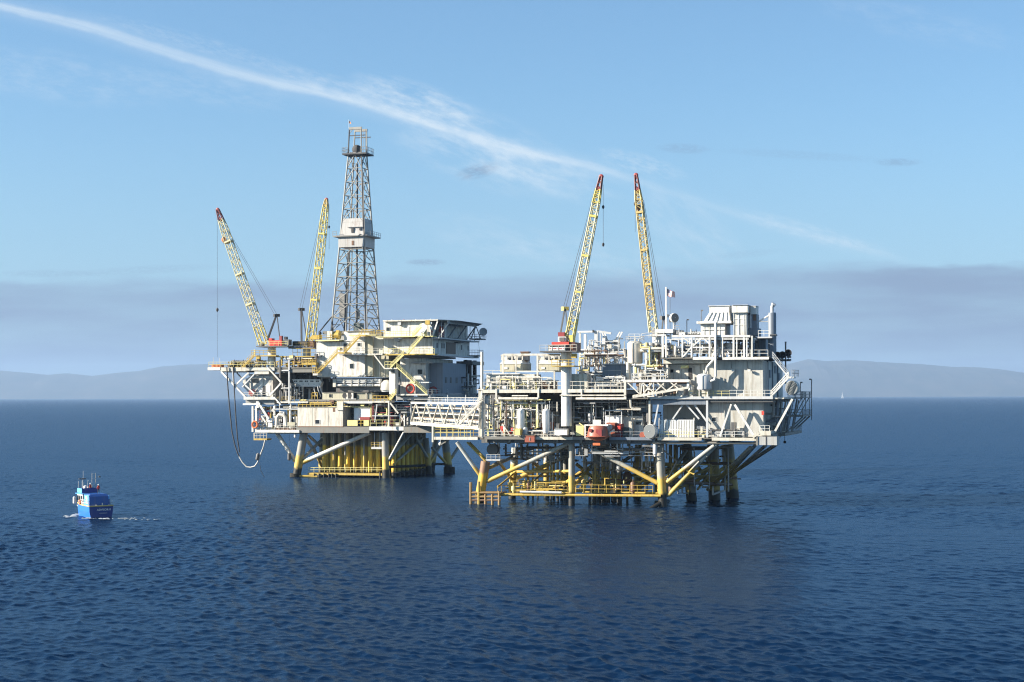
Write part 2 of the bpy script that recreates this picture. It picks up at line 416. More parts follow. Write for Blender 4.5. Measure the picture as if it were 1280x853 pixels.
    def stair(s, p, q, width, v, r=0.045, rails=True):
        """a straight flight from foot p to head q (u,z pairs) lying in the plane v .. v+width"""
        (u0, z0), (u1, z1) = p, q
        n = max(3, int(abs(z1 - z0) / 0.22))
        for vv in (v, v + width): s.beam((u0, vv, z0), (u1, vv, z1), 0.08, 0.26)
        for i in range(1, n):
            t = i / n; u = u0 + (u1 - u0) * t; z = z0 + (z1 - z0) * t
            s.box(u - .13, u + .13, v + .05, v + width - .05, z - .02, z + .02)
        if rails:
            for vv in (v, v + width):
                for hh in (0.55, 1.05): s.tube((u0, vv, z0 + hh), (u1, vv, z1 + hh), r, 5)
                m = max(2, int(abs(u1 - u0) / 1.3))
                for i in range(m + 1):
                    t = i / m; u = u0 + (u1 - u0) * t; z = z0 + (z1 - z0) * t; s.tube((u, vv, z), (u, vv, z + 1.05), r, 5)
        return s
    def lattice(s, p, q, w0, w1, nb, rc, rl, side=None):
        """four chords from p to q with zigzag lacing on each face; w0, w1: width at either end"""
        p = Vector(p); q = Vector(q); d = (q - p).normalized(); sv = Vector((0, 1, 0)) if side is None else Vector(side)
        a = d.cross(sv).normalized(); b = a.cross(d).normalized()
        def corner(t, i):
            w = (w0 + (w1 - w0) * t) / 2; sa, sb = ((1, 1), (1, -1), (-1, -1), (-1, 1))[i]
            return p.lerp(q, t) + a * (w * sa) + b * (w * sb)
        for i in range(4): s.tube(corner(0, i), corner(1, i), rc, 6)
        for k in range(nb):
            for i in range(4):
                j = (i + 1) % 4
                if (k + i) % 2: i, j = j, i
                s.tube(corner(k / nb, i), corner((k + 1) / nb, j), rl, 4)
                if k % 3 == 0: s.tube(corner(k / nb, i), corner(k / nb, j), rl, 4)
        return s

THINGS = []
class Thing:
    def __init__(s, name, label, cat, fr, group=None, kind=None, base=None):
        s.name, s.label, s.cat, s.fr, s.group, s.kind, s.base = name, label, cat, fr, group, kind, base
        s.parts = []; THINGS.append(s); s.own = None
    def part(s, name, mb, mat, label=None, sub=None):
        s.parts.append([name, mb, mat, label, sub]); return len(s.parts) - 1
    def build(s):
        allv = [v for p in s.parts for v in p[1].v]
        if not allv: return None
        A = np.array(allv); lo, hi = A.min(0), A.max(0)
        base = Vector(((lo[0] + hi[0]) / 2, (lo[1] + hi[1]) / 2, lo[2])) if s.base is None else Vector(s.base)
        if len(s.parts) == 1:
            root = bpy.data.objects.new(s.name, s._mesh(s.parts[0], base)); COL.objects.link(root)
        else:
            root = bpy.data.objects.new(s.name, None); COL.objects.link(root); root.empty_display_size = 0.5
            obs = []
            for p in s.parts:
                o = bpy.data.objects.new(p[0], s._mesh(p, base)); COL.objects.link(o)
                o.parent = root if p[4] is None else obs[p[4]]
                if p[3]: o['label'] = p[3]
                obs.append(o)
        root.location = s.fr.w(base); root.rotation_euler = (0, 0, -s.fr.th)
        if s.label: root['label'] = s.label
        if s.cat: root['category'] = s.cat
        if s.group: root['group'] = s.group
        if s.kind: root['kind'] = s.kind
        s.root = root
        return root
    def _mesh(s, p, base):
        me = bpy.data.meshes.new(p[0]); mb = p[1]
        me.from_pydata([(v[0] - base.x, v[1] - base.y, v[2] - base.z) for v in mb.v], [], mb.f)
        mats = p[2] if isinstance(p[2], (list, tuple)) else [p[2]]
        for q in mats: me.materials.append(MAT(q))
        me.polygons.foreach_set('material_index', mb.m); me.polygons.foreach_set('use_smooth', mb.sm)
        if any(mb.sm): me.set_sharp_from_angle(angle=R(38))
        me.update(); return me

def copy_thing(root, loc, label=None, rot=None):
    """a copy of a thing with copies of its parts and sub-parts"""
    def cp(o, parent):
        c = o.copy(); COL.objects.link(c)
        if parent is not None: c.parent = parent
        for ch in [x for x in KIDS.get(o.name, ())]: cp(ch, c)
        return c
    c = cp(root, None); c.location = loc
    if rot is not None: c.rotation_euler = rot
    if label: c['label'] = label
    return c
KIDS = {}

# ---------------------------------------------------------------- paint and steel
SPEC = {}
def MAT(name):
    if MATS.get(name) is None: MATS[name] = paint(name, **SPEC[name])
    return MATS[name]

def paint(name, col, rough=0.55, dirt=0.25, rust=0.15, seam=0.0, metal=0.0, axis=0, rustcol=(0.20, 0.075, 0.03), legs=None, scale=1.0, cols=None, hseam=0.0):
    """painted steel: blotchy weathering, runs of dirt and rust down the faces, optional panel seams; legs = (z of the
    marine growth's top, z where the yellow coat ends, upper colour)"""
    m, nt, N, L, b = new_mat(name)
    geo = N.new('ShaderNodeNewGeometry'); pos = geo.outputs['Position']
    def mapping(sc, rot=0.0):
        o = N.new('ShaderNodeMapping'); o.inputs['Scale'].default_value = sc; o.inputs['Rotation'].default_value = (0, 0, rot); L.new(pos, o.inputs['Vector']); return o.outputs[0]
    def noise(vec, sc, det=4, ro=0.6):
        t = N.new('ShaderNodeTexNoise'); t.inputs['Scale'].default_value = sc; t.inputs['Detail'].default_value = det; t.inputs['Roughness'].default_value = ro
        L.new(vec, t.inputs['Vector']); return t.outputs['Fac']
    def mr(x, a, bb, c=0.0, d=1.0):
        o = N.new('ShaderNodeMapRange'); L.new(x, o.inputs[0])
        for i, q in enumerate((a, bb, c, d)): o.inputs[1 + i].default_value = q
        return o.outputs[0]
    def mix(fac, a, bb, blend='MIX'):
        o = N.new('ShaderNodeMix'); o.data_type = 'RGBA'; o.blend_type = blend
        for k, q in (('Factor', fac), ('A', a), ('B', bb)):
            s = o.inputs[k] if k == 'Factor' else [i for i in o.inputs if i.name == k and i.type == 'RGBA'][0]
            if isinstance(q, (int, float)): s.default_value = q
            elif isinstance(q, tuple): s.default_value = (*q[:3], 1)
            else: L.new(q, s)
        return [x for x in o.outputs if x.type == 'RGBA'][0]
    def math2(op, a, bb):
        o = N.new('ShaderNodeMath'); o.operation = op
        for i, q in enumerate((a, bb)):
            if isinstance(q, (int, float)): o.inputs[i].default_value = q
            else: L.new(q, o.inputs[i])
        return o.outputs[0]
    c = tuple(col)
    blot = noise(mapping((1, 1, 0.6)), 0.55 * scale, 5)
    runs = noise(mapping((1, 1, 0.10)), 1.7 * scale, 4, 0.65)
    rusty = noise(mapping((1, 1, 0.16), 0.4), 1.1 * scale, 6, 0.7)
    if legs:
        sp = N.new('ShaderNodeSeparateXYZ'); L.new(pos, sp.inputs[0])
        zn = math2('ADD', sp.outputs[2], math2('MULTIPLY', math2('SUBTRACT', noise(mapping((1, 1, 1)), 0.9, 5), 0.5), 1.6))
        up = mr(zn, legs[1] - 0.25, legs[1] + 0.45)
        cc = mix(up, c, tuple(legs[2]))
    else:
        cc = c
    dk = tuple(q * 0.55 for q in (col if not legs else (0.4, 0.36, 0.25)))
    cc = mix(mr(blot, 0.35, 0.75, 0, dirt), cc, dk)
    cc = mix(mr(runs, 0.50, 0.74, 0, min(dirt * 1.3, .9)), cc, (0.22, 0.18, 0.12))
    if rust > 0: cc = mix(mr(rusty, 0.60 - 0.14 * rust, 0.76 - 0.10 * rust, 0, min(1, 0.35 + rust)), cc, tuple(rustcol))
    if legs:
        cc = mix(mr(zn, legs[0] - 0.2, legs[0] + 0.5), (0.016, 0.014, 0.010), cc)
    if seam or hseam:
        mp = mapping((1, 1, 1), THETA)
        s3 = N.new('ShaderNodeSeparateXYZ'); L.new(mp, s3.inputs[0])
        tot = None
        for q, ch in ((seam, s3.outputs[0]), (seam, s3.outputs[1]), (hseam, s3.outputs[2])):
            if not q: continue
            fr = math2('FRACT', math2('DIVIDE', ch, q), 0.0)
            ln = math2('LESS_THAN', fr, 0.09 / q)
            tot = ln if tot is None else math2('MAXIMUM', tot, ln)
        if seam and not hseam: pass
        cc = mix(math2('MULTIPLY', tot, 0.42), cc, tuple(q * 0.35 for q in col))
    L.new(cc, b.inputs['Base Color'])
    b.inputs['Roughness'].default_value = rough; b.inputs['Metallic'].default_value = metal
    bp = N.new('ShaderNodeBump'); bp.inputs['Strength'].default_value = 0.25; bp.inputs['Distance'].default_value = 0.03
    L.new(rusty, bp.inputs['Height']); L.new(bp.outputs[0], b.inputs['Normal'])
    return m
THETA = R(17)
SPEC.update({
    'white': dict(col=(0.72, 0.71, 0.66), dirt=0.5, rust=0.2),
    'clean_white': dict(col=(0.78, 0.78, 0.75), dirt=0.2, rust=0.0),
    'cream': dict(col=(0.64, 0.605, 0.52), dirt=0.55, rust=0.24),
    'wall_white': dict(col=(0.70, 0.68, 0.62), dirt=0.75, rust=0.3, seam=2.4),
    'wall_cream': dict(col=(0.62, 0.58, 0.47), dirt=0.30, rust=0.12, seam=1.5),
    'wall_block': dict(col=(0.52, 0.51, 0.46), dirt=0.55, rust=0.22, seam=1.7),
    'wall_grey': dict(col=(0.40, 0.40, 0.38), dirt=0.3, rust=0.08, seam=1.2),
    'wall_tan': dict(col=(0.46, 0.43, 0.31), dirt=0.35, rust=0.15, seam=1.3),
    'light_grey': dict(col=(0.50, 0.51, 0.51), dirt=0.22, rust=0.06),
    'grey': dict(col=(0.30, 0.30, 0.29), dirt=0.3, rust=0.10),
    'dark_grey': dict(col=(0.10, 0.10, 0.10), dirt=0.3, rust=0.12),
    'black': dict(col=(0.025, 0.025, 0.028), dirt=0.1, rust=0.0),
    'deck': dict(col=(0.13, 0.125, 0.11), dirt=0.4, rust=0.25, rough=0.8),
    'beam_white': dict(col=(0.58, 0.55, 0.46), dirt=0.42, rust=0.32),
    'beam_grey': dict(col=(0.19, 0.185, 0.165), dirt=0.4, rust=0.25),
    'yellow': dict(col=(0.52, 0.36, 0.06), dirt=0.55, rust=0.45, scale=1.8),
    'pale_yellow': dict(col=(0.70, 0.62, 0.26), dirt=0.25, rust=0.16),
    'boom_cream': dict(col=(0.62, 0.56, 0.33), dirt=0.25, rust=0.18),
    'boom_yellow': dict(col=(0.64, 0.52, 0.13), dirt=0.2, rust=0.12),
    'boom_ochre': dict(col=(0.56, 0.42, 0.15), dirt=0.25, rust=0.22),
    'red': dict(col=(0.58, 0.045, 0.03), dirt=0.2, rust=0.0),
    'dark_red': dict(col=(0.26, 0.035, 0.035), dirt=0.25, rust=0.0),
    'maroon': dict(col=(0.10, 0.035, 0.03), dirt=0.25, rust=0.1),
    'orange': dict(col=(0.62, 0.15, 0.04), dirt=0.25, rust=0.0),
    'life_orange': dict(col=(0.35, 0.10, 0.06), dirt=0.4, rust=0.0, rough=0.4),
    'rust': dict(col=(0.17, 0.085, 0.045), dirt=0.4, rust=0.5),
    'brown': dict(col=(0.13, 0.075, 0.045), dirt=0.3, rust=0.2),
    'wire': dict(col=(0.06, 0.06, 0.06), dirt=0.0, rust=0.0, rough=0.5),
    'steel_grey': dict(col=(0.24, 0.235, 0.22), dirt=0.3, rust=0.22),
    'derrick': dict(col=(0.30, 0.29, 0.26), dirt=0.35, rust=0.15),
    'derrick_dark': dict(col=(0.06, 0.06, 0.065), dirt=0.2, rust=0.1),
    'derrick_panel': dict(col=(0.46, 0.45, 0.43), dirt=0.35, rust=0.22, seam=1.4),
    'glass': dict(col=(0.02, 0.025, 0.03), dirt=0.0, rust=0.0, rough=0.12),
    'leg_near': dict(col=(0.56, 0.38, 0.06), scale=1.5, legs=(2.6, 6.0, (0.30, 0.30, 0.27)), dirt=0.42, rust=0.42),
    'leg_rusty': dict(col=(0.70, 0.42, 0.03), legs=(1.8, 6.2, (0.25, 0.14, 0.08)), dirt=0.3, rust=0.4),
    'leg_white': dict(col=(0.56, 0.38, 0.06), scale=1.5, legs=(2.6, 7.6, (0.55, 0.54, 0.48)), dirt=0.3, rust=0.25),
    'brace_near': dict(col=(0.56, 0.38, 0.06), scale=1.5, legs=(1.5, 8.0, (0.36, 0.36, 0.32)), dirt=0.42, rust=0.38),
    'leg_far': dict(col=(0.56, 0.38, 0.06), scale=1.5, legs=(2.4, 6.0, (0.26, 0.26, 0.24)), dirt=0.3, rust=0.2),
    'brace_far': dict(col=(0.56, 0.38, 0.06), scale=1.5, legs=(1.0, 4.9, (0.36, 0.36, 0.33)), dirt=0.35, rust=0.2),
    'brace_white': dict(col=(0.56, 0.38, 0.06), scale=1.5, legs=(1.0, 4.9, (0.62, 0.61, 0.56)), dirt=0.35, rust=0.2),
    'conductor': dict(col=(0.86, 0.56, 0.03), legs=(1.5, 8.6, (0.30, 0.26, 0.17)), dirt=0.32, rust=0.22),
    'boat_blue': dict(col=(0.03, 0.17, 0.62), dirt=0.12, rust=0.0, rough=0.35),
    'boat_navy': dict(col=(0.012, 0.035, 0.20), dirt=0.1, rust=0.0, rough=0.35),
    'tarp_blue': dict(col=(0.02, 0.09, 0.32), dirt=0.2, rust=0.0, rough=0.5),
    'sky_blue': dict(col=(0.10, 0.36, 0.75), dirt=0.1, rust=0.0),
    'skin': dict(col=(0.45, 0.27, 0.19), dirt=0.0, rust=0.0),
    'cloth_red': dict(col=(0.45, 0.05, 0.03), dirt=0.1, rust=0.0, rough=0.9),
    'cloth_orange': dict(col=(0.55, 0.19, 0.07), dirt=0.1, rust=0.0, rough=0.9),
    'cloth_dark': dict(col=(0.03, 0.03, 0.045), dirt=0.1, rust=0.0, rough=0.9),
    'hose': dict(col=(0.035, 0.035, 0.04), dirt=0.1, rust=0.0, rough=0.5),
    'hose_pale': dict(col=(0.42, 0.42, 0.40), dirt=0.3, rust=0.0, rough=0.5),
    'ochre_rust': dict(col=(0.26, 0.16, 0.05), dirt=0.5, rust=0.5, scale=1.6),
    'tip_red': dict(col=(0.17, 0.04, 0.04), dirt=0.3, rust=0.2),
    'dish_grey': dict(col=(0.085, 0.10, 0.105), dirt=0.1, rust=0.0),
    'leg_back': dict(col=(0.42, 0.28, 0.04), legs=(1.9, 8.5, (0.22, 0.19, 0.13)), dirt=0.45, rust=0.4),
    'foam': dict(col=(0.30, 0.33, 0.35), dirt=0.1, rust=0.0, rough=0.9),
    'growth': dict(col=(0.018, 0.016, 0.012), dirt=0.2, rust=0.0, rough=0.9),
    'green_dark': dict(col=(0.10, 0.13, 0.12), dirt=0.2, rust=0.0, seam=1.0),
    'navy_flag': dict(col=(0.02, 0.03, 0.12), dirt=0.0, rust=0.0, rough=0.9),
    'blue_grey': dict(col=(0.16, 0.19, 0.23), dirt=0.2, rust=0.05, seam=1.6),
})
E = Frame(827, 634, THETA)      # the nearer platform; origin at its front corner leg
F2 = Frame(482, 598, THETA)     # the farther platform with the derrick

# ---- shorthand that works in photo points on a plane of the platform
def bx(T, name, fr, x0, y0, x1, y1, v, d, mat, label=None, sub=None):
    a = fr.P(x0, y1, v); b = fr.P(x1, y0, v)
    return T.part(name, MB().box(a.x, b.x, v, v + d, a.z, b.z), mat, label, sub)
def pp(fr, *pts):
    return [fr.P(*p) for p in pts]
def pipe(T, name, fr, pts, r, mat, n=7, sub=None, label=None):
    return T.part(name, MB().path(pp(fr, *pts), r, n), mat, label, sub)
def bm(T, name, fr, p, q, w, mat, h=None, sub=None):
    return T.part(name, MB().beam(fr.P(*p), fr.P(*q), w, h), mat, None, sub)
def rail(T, fr, pts, mat='cream', h=1.1, step=1.9, r=0.05, name='railing', sub=None):
    return T.part(name, MB().rail(pp(fr, *pts), h, step, r), mat, None, sub)
def window(T, fr, x0, y0, x1, y1, v, sub=None, frame='white', pane='glass'):
    a = fr.P(x0, y1, v); b = fr.P(x1, y0, v); f = 0.09
    mb = MB()
    mb.box(a.x - f, b.x + f, v - .10, v - .003, a.z - f, a.z).box(a.x - f, b.x + f, v - .10, v - .003, b.z, b.z + f)
    mb.box(a.x - f, a.x, v - .10, v - .003, a.z + .001, b.z - .001).box(b.x, b.x + f, v - .10, v - .003, a.z + .001, b.z - .001)
    w = T.part('window', mb, frame, None, sub)
    T.part('pane', MB().box(a.x + .001, b.x - .001, v - .04, v - .004, a.z + .001, b.z - .001), pane, None, w if sub is None else sub)
def door(T, fr, x0, y0, x1, y1, v, mat='grey', sub=None):
    a = fr.P(x0, y1, v); b = fr.P(x1, y0, v)
    d = T.part('door', MB().box(a.x, b.x, v - .07, v - .004, a.z, b.z), mat, None, sub)
    T.part('handle', MB().box(b.x - .22, b.x - .12, v - .13, v - .075, (a.z + b.z) / 2 - .1, (a.z + b.z) / 2 + .1), 'steel_grey', None, d if sub is None else sub)

def pipework(T, fr, rect, v0, v1, n, mats, seed, rmin=.06, rmax=.24, boxes=0.25, zig=3):
    """a tangle of process piping: right-angled runs with flanges, valves and small vessels, each its own part"""
    g = random.Random(seed)
    a = fr.P(rect[0], rect[3], v0); b = fr.P(rect[2], rect[1], v0)
    lo = (a.x, v0, a.z); hi = (b.x, v1, b.z)
    W = hi[0] - lo[0]; H = hi[2] - lo[2]
    for k in range(n):
        mat = g.choice(mats); r = g.uniform(rmin, rmax) ** 1.0
        u = g.uniform(lo[0], hi[0]); v = v0 + (v1 - v0) * g.random() ** 1.6; z = g.uniform(lo[2], hi[2])
        mb = MB()
        if g.random() < boxes:
            q = g.random()
            if q < 0.45:      # cabinet, motor or junction box
                w = g.uniform(.35, 1.3); h = g.uniform(.4, 1.5)
                zz = lo[2] if g.random() < .6 else z
                mb.box(u - w / 2, u + w / 2, v, v + w, zz, zz + h); mb.box(u - w / 2 - .05, u + w / 2 + .05, v - .05, v + w + .05, zz + h + .002, zz + h + .08)
                T.part('cabinet', mb, mat)
            elif q < 0.8:     # small upright vessel
                rr = g.uniform(.25, .6); h = min(g.uniform(1.2, 3.2), H * .95); zz = lo[2]
                mb.lathe((u, v, zz), [(rr * .6, 0), (rr * .6, .3), (rr, .45), (rr, h - .3), (rr * .7, h - .05), (0, h)], 12)
                mb.tube((u, v, zz + h), (u, v, zz + h + .5), .08)
                T.part('vessel', mb, mat)
            else:             # valve with handwheel
                mb.lathe((u, v - .1, z), [(.10, -.3), (.22, -.28), (.22, -.22), (.13, -.2), (.13, .2), (.22, .22), (.22, .28), (.1, .3)], 10, (1, 0, 0))
                mb.tube((u, v - .1, z), (u, v - .1, z + .5), .06); mb.lathe((u, v - .1, z + .5), [(.3, -.03), (.34, 0), (.3, .03), (.24, 0)], 12)
                T.part('valve', mb, mat)
            continue
        pts = [Vector((u, v, z))]; ax = g.choice((0, 2, 2))
        for j in range(g.randint(1, zig)):
            p = pts[-1].copy()
            if ax == 0: p.x = g.uniform(lo[0], hi[0]) if g.random() < .5 else min(max(p.x + g.uniform(-4, 4), lo[0]), hi[0])
            elif ax == 2: p.z = g.choice((lo[2], hi[2], g.uniform(lo[2], hi[2]), g.uniform(lo[2], hi[2])))
            else: p.y = g.uniform(v0, v1)
            if (p - pts[-1]).length > .3: pts.append(p)
            ax = g.choice([x for x in (0, 1, 2, 2) if x != ax])
        if len(pts) < 2: pts.append(pts[0] + Vector((0, 0, min(2.0, hi[2] - z + .3))))
        mb.path(pts, r, 7)
        for p, q in zip(pts, pts[1:]):
            if g.random() < .55 and (q - p).length > 1:
                c = p.lerp(q, g.uniform(.2, .8)); d = (q - p).normalized(); mb.tube(c - d * .07, c + d * .07, r * 1.7, 8)
        T.part('pipe', mb, mat)

def deck_beams(mb, u0, u1, v0, v1, z, step=4.0, h=0.7, w=0.3):
    n = max(1, round((u1 - u0) / step))
    for i in range(n + 1):
        u = u0 + (u1 - u0) * i / n; mb.box(u - w / 2, u + w / 2, v0, v1, z - h, z)
    return mb

def person(fr, px, py, v, h, label, top, legs, hat, face=-1, z=None):
    """one continuous figure grown from a skeleton, with a hard hat as its child"""
    p = fr.P(px, py, v); k = h / 1.78
    J = [(0, 0, .95, .15), (0, 0, 1.15, .15), (0, 0, 1.40, .17), (0, 0, 1.53, .065), (0, -.02, 1.64, .10), (0, -.02, 1.74, .085),
         (-.20, 0, 1.40, .07), (-.27, -.03, 1.12, .052), (-.24, -.14, .90, .042), (.20, 0, 1.40, .07), (.28, -.02, 1.12, .052), (.26, -.12, .90, .042),
         (-.10, 0, .88, .10), (-.12, -.03, .48, .068), (-.13, 0, .07, .05), (-.14, -.16, .03, .045), (.10, 0, .88, .10), (.12, .0, .48, .068), (.13, .04, .07, .05), (.14, -.12, .03, .045)]
    Ed = [(0, 1), (1, 2), (2, 3), (3, 4), (4, 5), (2, 6), (6, 7), (7, 8), (2, 9), (9, 10), (10, 11), (0, 12), (12, 13), (13, 14), (14, 15), (0, 16), (16, 17), (17, 18), (18, 19)]
    me = bpy.data.meshes.new('skeleton'); me.from_pydata([(a * k, b * k, c * k) for a, b, c, _ in J], Ed, [])
    o = bpy.data.objects.new('skeleton', me); COL.objects.link(o)
    sk = o.modifiers.new('skin', 'SKIN'); sb = o.modifiers.new('sub', 'SUBSURF'); sb.levels = 1; sb.render_levels = 1
    for i, d in enumerate(me.skin_vertices[0].data): d.radius = (J[i][3] * k, J[i][3] * k * .85); d.use_root = i == 0
    dg = bpy.context.evaluated_depsgraph_get(); body = bpy.data.meshes.new_from_object(o.evaluated_get(dg))
    bpy.data.objects.remove(o)
    body.name = 'person'; body.materials.clear()
    for q in (legs, top, 'skin', 'black'): body.materials.append(MAT(q))
    for f in body.polygons:
        c = f.center / k; f.use_smooth = True
        f.material_index = 2 if (c.z > 1.52 or (abs(c.x) > .2 and c.z < .96)) else 1 if c.z > .93 else 3 if c.z < .1 else 0
    r = bpy.data.objects.new('person', body); COL.objects.link(r)
    r.location = fr.w(p); r.rotation_euler = (0, 0, -fr.th + face); r['label'] = label; r['category'] = 'person'; r['group'] = 'people at work'
    mb = MB(); mb.lathe((0, -.02 * k, 1.70 * k), [(.17 * k, 0), (.135 * k, .02 * k), (.13 * k, .08 * k), (.09 * k, .14 * k), (0, .16 * k)], 12)
    hm = bpy.data.meshes.new('hard_hat'); hm.from_pydata(mb.v, [], mb.f); hm.materials.append(MAT(hat))
    ho = bpy.data.objects.new('hard_hat', hm); COL.objects.link(ho); ho.parent = r
    # face: nose and eyes
    fm = MB(); fm.box(-.014 * k, .014 * k, -.145 * k, -.10 * k, 1.61 * k, 1.66 * k)
    return r
# ================================================================ the nearer platform
def near_structure():
    T = Thing('oil_platform', 'nearer oil platform, grey and yellow jacket under cream decks packed with pipework', 'oil platform', E)
    V = -3.0
    # ---- jacket: legs
    def leg(top, bot, v, r, mat, lab=None):
        a = E.P(*top, v); b = E.P(*bot, v); d = (b - a).normalized()
        while b.z > -3: b = b + d * .5
        T.part('leg', MB().tube(a, b, r, 14, r * 1.04), mat, lab)
    leg((607, 577), (600, 620), 0, .98, 'leg_rusty', 'rusty brown leg with yellow foot')
    leg((714.5, 552), (714.5, 631), 0, .64, 'leg_near', 'grey leg with yellow foot')
    leg((824.5, 552), (828.5, 632), 0, .86, 'leg_near', 'grey leg with yellow foot')
    leg((644, 560), (640, 623), 18, .80, 'leg_white', 'pale leg behind the walkway')
    for x0, x1, v, r, mt in ((683, 683, 24, .62, 'leg_white'), (707, 706, 22, .75, 'leg_near'), (757, 755, 24, .8, 'leg_back'), (798, 796, 30, .8, 'leg_back'), (745, 742, 34, .7, 'leg_near'),
                             (858, 864, 22, 1.1, 'leg_back'), (891, 893, 26, 1.25, 'leg_back'), (909, 915.5, 33, 1.4, 'leg_back')):
        leg((x0, 556), (x1, 619), v, r, mt)
    # ---- jacket: braces
    def br(p, q, r, mat='brace_near'): T.part('brace', MB().tube(E.P(*p), E.P(*q), r, 10), mat)
    br((571, 553, -2), (602, 597, 0), .42, 'leg_white')
    br((584, 553, 0), (607, 577, 0), .22, 'yellow'); br((587, 553, 1), (609, 576, 1), .20, 'yellow')
    br((609, 602, 0), (714, 553, 0), .46); br((646, 598, 14), (716, 567, 14), .46)
    br((822, 604, 0), (742, 562, 0), .46)
    br((834, 603, -.6), (893, 557, -2.2), .42); br((836, 619, .2), (899, 552, -2.0), .46, 'brace_near')
    br((862, 589.5, -1.4), (874, 577, -1.8), .2); br((868, 593, -1.1), (858, 588, -1.0), .22); br((880, 567, -1.6), (884, 571, -1.7), .22)
    br((900, 606, 30), (944, 557, 4), .34); br((909, 599, 31), (957, 557, 10), .36); br((918, 590, 33), (970, 556, 16), .40)
    br((885, 612, 27), (938, 560, 2), .45)
    br((607, 588, 0), (622, 578, 8), .3); br((612, 585, 1), (640, 572, 12), .35)
    br((640, 600, 18), (622, 575, 3), .35, 'leg_white'); br((683, 592, 24), (660, 573, 20), .4, 'leg_white')
    br((715, 610, 0), (755, 565, 20), .42); br((714, 600, 0), (690, 612, 20), .4)
    br((742, 600, 24), (798, 565, 26), .4); br((760, 612, 24), (720, 580, 22), .4); br((700, 605, 22), (760, 572, 24), .42)
    br((828, 606, 1), (860, 560, 20), .38); br((826, 560, 1), (846, 577, 3), .14, 'grey'); br((846, 577, 3), (834, 600, 3), .14, 'grey')
    br((862, 612, 22), (895, 575, 26), .40); br((893, 612, 26), (862, 570, 22), .40); br((915, 612, 33), (880, 570, 28), .42); br((875, 606, 24), (912, 580, 33), .42)
    br((797, 612, 30), (855, 572, 24), .42)
    br((838, 600, 2), (868, 601, 8), .38, 'rust'); br((845, 603, 2), (915, 606, 32), .35, 'brown')
    br((714, 589, 0), (640, 590, 18), .3); br((830, 626, 0), (813, 636.5, -2), .42, 'leg_white')
    br((645, 612, 17), (658, 628, 14), .3, 'growth')
    for p, q, r in (((622, 609, 6), (645, 590, 14), .2), ((655, 612, 10), (683, 588, 20), .22), ((683, 612, 16), (707, 590, 22), .22), ((725, 610, 8), (757, 588, 22), .22), ((757, 611, 12), (790, 585, 24), .24), ((790, 610, 10), (822, 588, 4), .22), ((640, 596, 18), (800, 594, 24), .24), ((700, 603, 16), (830, 602, 8), .2),
                    ((845, 612, 8), (895, 590, 26), .3), ((860, 596, 10), (915, 594, 32), .3), ((838, 590, 6), (862, 575, 20), .26), ((872, 612, 16), (900, 575, 28), .26), ((895, 580, 26), (840, 608, 8), .28)):
        br(p, q, r, 'yellow' if p[0] < 838 else 'leg_back')
    # ---- walkway and boat landing at the water
    a = E.P(622, 618.5, -1.0); b = E.P(826, 620, -1.0)
    T.part('walkway', MB().tube((a.x, -1, a.z), (b.x, -1, b.z), .27, 8).box(a.x, b.x, -.6, 1.6, a.z + .1, a.z + .25), 'yellow', 'yellow walkway along the water')
    rail(T, E, [(652, 617, -.6), (709, 617, -.6)], 'yellow', 1.5, 2.0, .05); rail(T, E, [(720, 616, -.6), (816, 617, -.6)], 'yellow', 1.6, 1.6, .06)
    rail(T, E, [(640, 609, 14), (712, 609, 14)], 'yellow', 1.3, 1.6, .05); rail(T, E, [(722, 608, 14), (800, 609, 14)], 'yellow', 1.3, 1.6, .05)
    rail(T, E, [(622, 616, -1), (645, 616, 6)], 'yellow', 1.5, 1.5, .06); rail(T, E, [(636, 615, 4), (680, 614, 4)], 'yellow', 1.4, 1.5, .05)
    c = E.P(636, 611, 12); d = E.P(805, 612, 12)
    T.part('walkway', MB().box(c.x, d.x, 12, 15, c.z - .35, c.z - .1).box(c.x, d.x, 11.8, 12, c.z - .55, c.z + .05), 'yellow', 'yellow walkway behind the front legs')
    T.part('pipe', MB().tube(E.P(650, 615, -1.4), E.P(702, 616, -1.4), .24, 8), 'light_grey', 'grey pipe lying on the walkway rail')
    for x, y0, y1, mt in ((588.5, 603, 633, 'ochre_rust'), (598.5, 602, 633, 'yellow'), (607, 618, 634, 'ochre_rust'), (615.5, 618, 633, 'ochre_rust'), (624, 614, 633, 'ochre_rust')):
        T.part('fender_post', MB().tube(E.P(x, y0, -2.2), E.P(x, y1 + 4, -2.2), .30, 8), mt)
    for y, x0, x1, mt in ((616, 588, 626, 'ochre_rust'), (625.5, 588, 626, 'brown'), (631, 588, 614, 'growth'), (621, 588, 626, 'ochre_rust')):
        T.part('fender_rail', MB().tube(E.P(x0, y, -2.2), E.P(x1, y, -2.2), .24, 7), mt)
    T.part('landing_floor', MB().box(E.P(588, 616, -2).x, E.P(626, 616, -2).x, -1.9, 2.5, E.P(600, 616, -2).z - .1, E.P(600, 616, -2).z + .06), 'rust')
    for x in (737, 744, 750, 776, 784): T.part('fender_post', MB().tube(E.P(x, 618, 1.2), E.P(x, 640, 1.2), .26, 7), 'growth')
    # ---- conductors
    g = random.Random(4)
    for i in range(14):
        x = 742 + i * 2.5 + g.uniform(-.6, .6); v = g.uniform(9, 20)
        b2 = E.P(x, 619, v); T.part('conductor', MB().tube(E.P(x, 552, v), (b2.x, v, -3), g.uniform(.16, .30), 8), g.choice(['leg_near', 'leg_near', 'leg_white', 'leg_far']))
    for x, v in ((688.5, 13), (692, 17), (697, 12), (702, 15), (660, 20), (666, 20), (672, 22)):
        b2 = E.P(x, 619, v); T.part('conductor', MB().tube(E.P(x, 560, v), (b2.x, v, -3), g.uniform(.2, .34), 8), g.choice(['leg_near', 'leg_white']))
